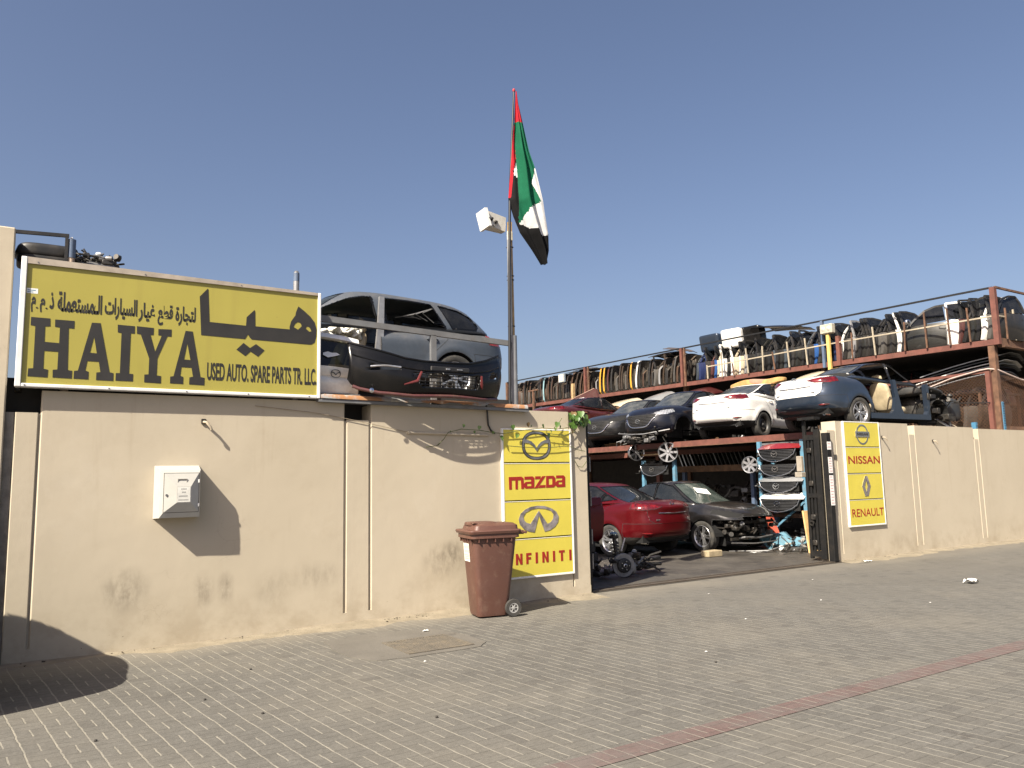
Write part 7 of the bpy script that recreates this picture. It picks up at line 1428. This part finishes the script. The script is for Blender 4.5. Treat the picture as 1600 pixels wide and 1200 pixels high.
# ------------------------------------------------------------------ on top of the left wall
def left_top():
    l = thing('ledge_sheet', 'rusty folded sheet metal ledge on top of the left wall', 'sheet metal', (4.5, 9.0, 2.62))
    n = 46; rs = random.Random(4); A = []
    for i in range(n + 1):
        x = 3.04 + (6.0 - 3.04) * i / n; jag = rs.uniform(0, .035) if 4.35 < x < 5.45 else 0; zl = 2.715 - (x - 3.04) * .012
        A.append([(x, 9.32, zl + .03), (x, 8.93, zl + .01), (x, 8.905, zl - .005), (x, 8.90, zl - .045 + jag)])
    nn = NT('ledge_metal'); X, Y, Z = nn.xyz(); c = nn.mix(nn.ramp(nn.noise(3.0, 5, .65), .44, .56), (.30, .30, .29), (.33, .165, .075)); c = nn.mix(nn.ramp(nn.noise(9, 4), .6, .75), c, (.50, .44, .33)); nn.set(color=c, rough=.7, metal=.1)
    MB().grid(A).build('sheet', nn.mat, l, 60, world=True)
    m = MB(); m.add([(3.02, 8.903, 2.665), (3.28, 8.902, 2.66), (3.40, 8.904, 2.735), (3.02, 8.906, 2.76)], [(0, 1, 2, 3)]); bpy.data.meshes.new('x')
    MB().beam((3.02, 8.99, 2.645), (6.02, 8.99, 2.612), .16, .035).build('angle_iron', GREYPAINT, l, world=True)
    r = thing('guard_rail', 'grey steel guard rail in front of the blue grey estate', 'rail', (4.6, 9.33, 2.6)); m = MB(); m.beam((2.4, 9.33, 3.755), (5.99, 9.33, 3.625), .05, .075); m.build('top_rail', GREYPAINT, r, world=True)
    MB().b2((4.71, 9.305, 2.61), (4.79, 9.355, 3.64)).build('post', GREYPAINT, r, world=True)
    # the black front bumper
    b = thing('front_bumper', 'glossy black front bumper with red accents standing on the left wall', 'bumper', (4.48, 8.70, 2.72))
    TP = [(-1.09, .655), (-.97, .62), (-.72, .55), (-.42, .47), (-.18, .445), (.25, .445), (.52, .46), (.80, .53), (1.09, .64)]
    top = lambda x: float(np.interp(x, [p[0] for p in TP], [p[1] for p in TP])); bot = lambda x: float(np.interp(x, [-1.09, -1.03, -.77, -.35, .2, .7, 1.03, 1.09], [.20, .10, .035, .00, .015, .0, .03, .12])) + .0
    yf = lambda x, v: .30 - .26 * (1 - abs(x / 1.09) ** 2.6) - .07 * math.sin(math.pi * min(1, v * 1.1)) - .03
    nx, nv = 64, 30; V = []; F = []; keep = []
    for i in range(nx + 1):
        x = -1.09 + 2.18 * i / nx
        for j in range(nv + 1): v = j / nv; V.append((x, yf(x, v), bot(x) + (top(x) - bot(x)) * v))
    OPEN = [[(-.36, .275), (-.22, .115), (.60, .115), (.66, .275), (.60, .30), (-.32, .30)], [(-.88, .30), (-.84, .385), (-.50, .35), (-.50, .315)], [(.83, .28), (.84, .36), (.98, .37), (.97, .29)]]
    Va = np.array(V); sel = np.ones(len(Va), bool)
    for p in OPEN: snap(Va, sel, (0, 2), p, .014)
    for i in range(nx):
        for j in range(nv): F.append((i * (nv + 1) + j, (i + 1) * (nv + 1) + j, (i + 1) * (nv + 1) + j + 1, i * (nv + 1) + j + 1))
    F = np.array(F); C = Va[F].mean(1); hole = np.zeros(len(F), bool)
    for p in OPEN: hole |= inside(p, C[:, 0], C[:, 2])
    o = np_mesh('skin', Va, F[~hole], SHINY, b, 50); sm = o.modifiers.new('thickness', 'SOLIDIFY'); sm.thickness = .02; sm.offset = -1
    fr = MB(); fr.tube([(x, yf(x, .02) - .02 - .02 * (1 - abs(x)), bot(x) - .005) for x in np.linspace(-1.04, 1.0, 30)], .022, 8); fr.build('red_lip', mat('dull_red_trim', (.11, .04, .04), .35, dirt=.4), b, 60)
    for s, x in ((-1, -.30), (1, .66)):
        m = MB(); m.tube([(x + .08 * s * 0 + (.06 if s < 0 else .0), yf(x, .6) - .02, .30), (x, yf(x, .3) - .02, .18), (x - (.17 if s < 0 else -.02) * 1, yf(x, .2) - .015, .13)], [.014, .020, .008], 6); m.build('red_fin', mat('bright_red_trim', (.13, .02, .02), .45), b, 50)
    m = MB(); m.tube([(x, yf(x, .62) + .0, .365 - abs(x + .7) * .1) for x in np.linspace(-.86, -.50, 9)], .013, 6); m.build('silver_slat', ALLOY, b, 60)
    g = MB()
    for z in (.15, .19, .235, .27): g.tube([(x, yf(x, .3) + .04, z) for x in np.linspace(-.28, .62, 12)], .006, 5)
    for x in np.linspace(-.25, .6, 12): g.tube([(x, yf(x, .3) + .042, .12), (x + .02, yf(x, .3) + .042, .29)], .005, 5)
    g.build('intake_mesh', BLACK, b, 60)
    m = MB(); m.bev((-.10, yf(.1, .75) - .012, .325), (.46, yf(.1, .75) + .01, .385), .012); m.build('plate_recess', BLACK, b); m = MB(); m.bev((.11, yf(.1, .75) - .022, .345), (.17, yf(.1, .75) - .0125, .365), .003); m.bev((.27, yf(.1, .75) - .022, .348), (.35, yf(.1, .75) - .0125, .362), .003); m.build('clip', ALLOY, b)
    m = MB(); m.lathe([(.0, 0), (.028, .004), (.030, .012), (0, .022)], 14, TR(-.86, .06, .05) @ RX(90)); m.build('fog_lamp', CHROME, b, 50)
    sp = clutter(MB(), (.35, .30, .25), (.7, .2, .25), 10, 91, .6); sp.build('bracketry', [OILY, OILY, BLACK], b, 40)
    te = MB(); te.tube([(x, yf(x, 1.0) + .004, top(x) + .002) for x in np.linspace(-1.085, 1.085, 40)], .014, 8); te.build('top_edge', SHINY, b, 60)
    te = MB(); te.tube([(x, yf(x, .72) - .003, bot(x) + (top(x) - bot(x)) * .72) for x in np.linspace(-1.05, 1.05, 40)], .009, 6); te.build('crease', SHINY, b, 60)
    # the white tailgate behind it, most of it hidden by the sign
    t = thing('tailgate', 'white tailgate with a badge standing between the HAIYA sign and the black bumper', 'boot lid', (2.98, 9.12, 2.73))
    A = [[(x, .04 * (x / .62) ** 2 + yz[0], yz[1] + .03 * (1 - (x / .62) ** 2)) for yz in ((.0, .0), (-.035, .10), (-.05, .17), (-.02, .21), (-.045, .225), (-.05, .33))] for x in np.linspace(-.62, .62, 21)]; m = MB().grid(A); m.build('panel', C_WHITE, t, 60)
    A = [[(x, .04 * (x / .62) ** 2 + yz[0], yz[1] + .03 * (1 - (x / .62) ** 2)) for yz in ((-.048, .331), (.02, .54), (.05, .67))] for x in np.linspace(-.60, .60, 17)]; MB().grid(A).build('window', PRIVACY, t, 60)
    A = [[(x, .04 * (x / .62) ** 2 + yz[0], yz[1] + .045 * (1 - (x / .62) ** 2)) for yz in ((.045, .665), (.0, .68), (.02, .735), (.20, .77))] for x in np.linspace(-.64, .64, 17)]; MB().grid(A).build('spoiler', C_WHITE, t, 60)
    e = MB(); winged_m(e, on_wall(-.052) @ TR(.30, .265, 0), .125, .01); e.build('badge', mat('dark_chrome', (.12, .12, .12), .3, .8), t)
    s = MB(); s.add([(.15, -.02, .43), (.21, -.03, .40), (.29, -.02, .42), (.37, -.01, .445), (.33, .0, .47), (.27, .0, .465), (.22, .005, .48), (.16, .0, .46)], [(0, 1, 2, 3, 4, 5, 6, 7)]); s.move(TR(0, .0, .065)); s.build('paper_sticker', WHITE, t)
    f = MB(); f.grid([[(x, .02 + .10 * v, -.015 - .005 * v) for v in (0, 1)] for x in np.linspace(-.6, .6, 5)]); f.build('lower_flange', mat('primer_grey', (.28, .28, .28), .6), t)
    bb = thing('rear_bumper', 'grey bumper skin under the white tailgate behind the sign', 'bumper', (2.95, 9.1, 2.64)); MB().grid([[(x, yz[0] + .03 * x * x, yz[1]) for yz in ((.02, -.01), (-.03, .03), (-.045, .08), (-.01, .115))] for x in np.linspace(-.7, .66, 15)]).build('skin', mat('dark_grey_skin', (.085, .088, .095), .5, dirt=.3), bb, 60)
    # things that show over the sign
    p = thing('metal_stand', 'black pipe stand rising above the left end of the HAIYA sign', 'frame', (.2, 9.08, 3.9)); m = MB(); m.beam((-.12, 9.09, 4.262), (.385, 9.09, 4.29), .03, .035); m.build('top_bar', BLACK, p, world=True); m = MB(); m.beam((.365, 9.09, 4.272), (.365, 9.09, 3.6), .03, .03); m.build('leg', BLACK, p, world=True)
    b2 = thing('black_tank', 'black moulded plastic tank lying above the left end of the sign', 'plastic tank', (.22, 9.45, 4.03)); m = MB(); m.blob((-.02, 0, .125), (.56, .40, .17), 4.5, 8, fn=lambda X: X + np.stack([.03 * (X[:, 2] / .1), 0 * X[:, 0], 0 * X[:, 0]], 1)); m.build('upper_shell', BLACK, b2, 40); m = MB(); m.blob((0, 0, .02), (.58, .42, .10), 6, 8); m.build('lower_shell', BLACK, b2, 40)
    m = MB(); m.bev((-.24, -.17, -1.38), (-.18, .17, -.03), .01); m.bev((.2, -.17, -1.38), (.26, .17, -.03), .01); m.build('stand', OILY, b2)
    q = thing('fence_post', 'short rust stained post with a blue black cap above the sign', 'post', (.41, 9.12, 3.4)); m = MB(); m.cyl((0, 0, -.75), (0, 0, .66), .038, 12); m.build('post', mat('rust_stained_white', (.55, .44, .34), .7, var=.3, dirt=.6, dirtcol=(.25, .12, .06), scale=9), q, 50); m = MB(); m.cyl((0, 0, .661), (0, 0, .86), .044, 12); m.build('cap', BLUEPAINT, q, 50); MB().blob((0, 0, .875), (.03, .03, .025), 2.5, 4).build('tip', WHITE, q, 60)
    e = thing('engine', 'oily stripped engine parts heaped above the HAIYA sign', 'engine', (.66, 9.35, 3.99)); m = clutter(MB(), (0, 0, .10), (.40, .3, .17), 80, 17, .6); m.bev((-.22, -.12, -.02), (.2, .12, .10), .03, 1); m.tube([(-.26, -.1, .17), (.0, -.12, .15), (.13, -.12, .13)], .012, 6, 2); m.tube([(.02, 0, .16), (.17, -.02, .17), (.18, -.02, .12)], .006, 5, 2); m.tube([(.12, -.05, .12), (.2, -.06, .07), (.23, -.06, .0)], .007, 5, 2); m.build('parts', JUNK, e, 40); m = MB(); m.blob((.02, -.05, .20), (.06, .05, .04), 3, 4); m.build('white_cap', WHITE, e, 60); m = MB(); m.b2((-.2, -.1, -1.28), (.16, .1, -.03)); m.build('stand', OILY, e)
    q = thing('pipe_stub', 'galvanised pipe stub with a blue tip above the right end of the sign', 'pipe', (2.79, 9.1, 3.3)); m = MB(); m.cyl((0, 0, -.65), (0, 0, .80), .036, 14); m.build('pipe', GALV, q, 50); m = MB(); m.cyl((0, 0, .801), (0, 0, .90), .037, 14); m.build('tip', BLUEPAINT, q, 50); m = MB(); m.lathe([(.037, .0), (.02, .03), (.0, .035)], 14, TR(0, 0, .90)); m.build('cap', STEEL, q, 50)
    sh = MB(); sh.add([(.30, 9.2, 4.045), (2.60, 9.2, 3.985), (2.60, 9.6, 3.985), (.30, 9.6, 4.045), (.30, 9.2, 3.99), (2.60, 9.2, 3.95), (2.60, 9.6, 3.95), (.30, 9.6, 3.99)], [(0, 1, 2, 3), (4, 7, 6, 5), (0, 4, 5, 1), (1, 5, 6, 2), (2, 6, 7, 3), (3, 7, 4, 0)]); k = thing('sheet_stack', 'brown edged sheet lying level behind the top of the sign', 'sheet', (1.5, 9.3, 3.95)); sh.build('sheet', mat('brown_grey_sheet', (.16, .12, .10), .7), k, world=True); MB().b2((1.3, 9.3, 2.61), (1.4, 9.5, 3.94)).build('leg', OILY, k, world=True); MB().b2((2.2, 9.3, 2.61), (2.3, 9.5, 3.94)).build('leg', OILY, k, world=True)
left_top()

def flag_and_poles():
    p = thing('flag_pole', 'thin black flag pole rising above the left wall', 'flag pole', (5.98, 9.3, 2.6)); m = MB(); m.tube([(5.955, 9.3, 2.60), (5.99, 9.3, 4.5), (6.03, 9.3, 5.8), (6.145, 9.3, 7.52)], [.022, .021, .020, .014], 10); m.build('shaft', mat('black_pole', (.02, .02, .022), .45), p, 50, world=True); MB().blob((6.147, 9.3, 7.54), (.045, .045, .06), 2.2, 6).build('finial', mat('red_cloth_tip', (.5, .03, .04), .6), p, 60, world=True)
    g = thing('steel_post', 'galvanised steel post behind the flag pole', 'post', (6.06, 9.36, 2.6)); m = MB(); m.cyl((6.07, 9.36, 2.60), (6.075, 9.36, 3.75), .055, 16); m.build('lower_tube', GALV, g, 50, world=True)
    m = MB(); m.cyl((6.045, 9.38, 3.751), (6.05, 9.38, 5.2), .032, 12); m.build('upper_tube', GALV, g, 50, world=True)
    w = thing('timber_post', 'pale timber batten tied behind the flag pole', 'post', (6.10, 9.40, 3.5)); m = MB(); m.beam((6.115, 9.44, 3.45), (6.105, 9.44, 5.50), .055, .055); m.build('batten', WOOD, w, world=True); m = MB()
    for z in (3.9, 4.6, 4.66, 5.1): m.b2((6.06, 9.405, z), (6.145, 9.475, z + .015))
    m.build('cable_tie', BLACK, w, world=True)
    f = thing('floodlight', 'white floodlight box on the timber batten below the flag', 'floodlight', (5.85, 9.45, 5.45))
    v = [(5.63, 9.36, 5.62), (5.70, 9.36, 5.36), (5.70, 9.62, 5.34), (5.63, 9.62, 5.60)]; m = MB(); m.add(v + [(a + .045, b, c + .006) for a, b, c in v], [(0, 1, 2, 3), (4, 7, 6, 5), (0, 4, 5, 1), (1, 5, 6, 2), (2, 6, 7, 3), (3, 7, 4, 0)]); m.build('bezel', WHITE, f, world=True)
    v = [(5.685, 9.40, 5.60), (5.742, 9.40, 5.372), (6.03, 9.44, 5.34), (6.045, 9.44, 5.56), (5.685, 9.60, 5.60), (5.742, 9.60, 5.372), (6.03, 9.56, 5.34), (6.045, 9.56, 5.56)]; m = MB(); m.add(v, [(0, 1, 2, 3), (4, 7, 6, 5), (0, 4, 5, 1), (1, 5, 6, 2), (2, 6, 7, 3), (3, 7, 4, 0)]); m.build('housing', mat('shaded_white_housing', (.66, .64, .58), .5, dirt=.15), f, world=True)
    m = clutter(MB(), (5.80, 9.42, 5.44), (.16, .06, .10), 8, 3, .35); m.build('wiring', JUNK, f, 40, world=True); m = MB(); m.bev((6.03, 9.385, 5.20), (6.13, 9.41, 5.34), .01); m.build('junction_box', mat('cream_box', (.60, .54, .40), .6), f, world=True)
    # the limp flag: one cloth, folded round the pole, four colours woven in
    top, rows, cols = 7.50, 90, 40; V = []
    Lx = lambda z: float(np.interp(z, [4.80, 5.05, 5.30, 5.53, 5.78, 6.2, 6.61, 7.0, 7.3, 7.52], [6.60, 6.40, 6.19, 6.085, 6.00, 6.04, 6.06, 6.095, 6.12, 6.14])); Rx = lambda z: float(np.interp(z, [4.80, 4.95, 5.06, 5.26, 5.60, 6.28, 6.57, 7.0, 7.3, 7.52], [6.60, 6.625, 6.635, 6.605, 6.53, 6.41, 6.325, 6.24, 6.175, 6.15]))
    for i in range(rows + 1):
        z = top - (top - 4.86) * i / rows
        for j in range(cols + 1):
            s = j / cols; x = Lx(z) + (Rx(z) - Lx(z)) * s * .97; am = .10 * min(1, (7.5 - z) / 1.2); am *= .45; y = 9.24 + am * math.sin(s * 8.2 + .5 * math.sin(z * 2.3) + .6) - .38 * (x - Lx(z)) + .03 * math.sin(s * 17 + z * 1.5) * min(1, (7.5 - z)); V.append((x, y, z))
    Va = np.array(V); regs = [(0, [(5.9, 7.6), (6.3, 7.6), (6.3, 7.0), (6.10, 7.0), (6.12, 6.43), (6.07, 6.22), (6.03, 5.81), (5.9, 5.81)]), (2, [(6.12, 6.40), (6.085, 6.25), (6.075, 6.16), (6.13, 6.13), (6.125, 6.26)]), (3, [(6.075, 6.16), (6.13, 6.13), (6.145, 5.50), (6.05, 5.55), (5.9, 5.81), (6.035, 5.81)]), (1, [(6.10, 7.0), (6.3, 7.0), (6.45, 6.30), (6.385, 6.30), (6.335, 6.06), (6.45, 5.77), (6.27, 5.66), (6.17, 5.42), (6.14, 5.52), (6.125, 6.26), (6.12, 6.43)]), (2, [(6.385, 6.30), (6.7, 6.30), (6.7, 5.35), (6.545, 5.27), (6.40, 5.34), (6.165, 5.42), (6.27, 5.66), (6.45, 5.77), (6.335, 6.06)])]
    sel = np.ones(len(Va), bool)
    for _, po in regs: snap(Va, sel, (0, 2), po, .012)
    fb = MB(); fl = [(i * (cols + 1) + j, (i + 1) * (cols + 1) + j, (i + 1) * (cols + 1) + j + 1, i * (cols + 1) + j + 1) for i in range(rows) for j in range(cols)]; F = np.array(fl); C = Va[F].mean(1); mi = np.full(len(F), 3)
    for k, po in regs: mi[inside(po, C[:, 0], C[:, 2])] = k
    fb.v = [tuple(a) for a in Va]; fb.f = fl; fb.m = [int(a) for a in mi]
    def cl(nm, c):
        m = NT(nm); c = dim(c); cc = m.mix(m.ramp(m.noise(6, 4), .3, .7), [a * .9 for a in c], [min(1, a * 1.08) for a in c]); m.set(color=cc, rough=.8, spec=.2)
        tl = m.node("ShaderNodeBsdfTranslucent"); m.link(cc, tl.inputs[0]); ms = m.node("ShaderNodeMixShader"); ms.inputs[0].default_value = .3; m.link(m.p.outputs[0], ms.inputs[1]); m.link(tl.outputs[0], ms.inputs[2]); m.link(ms.outputs[0], m.out.inputs[0]); return m.mat
    o = fb.build('national_flag', [cl('flag_red', (.55, .020, .035)), cl('flag_green', (.008, .155, .075)), cl('flag_white', (.74, .74, .73)), cl('flag_black', (.012, .012, .013))], None, 180)
    tag(o, 'limp red, green, white and black flag on the black pole', 'flag')
flag_and_poles()
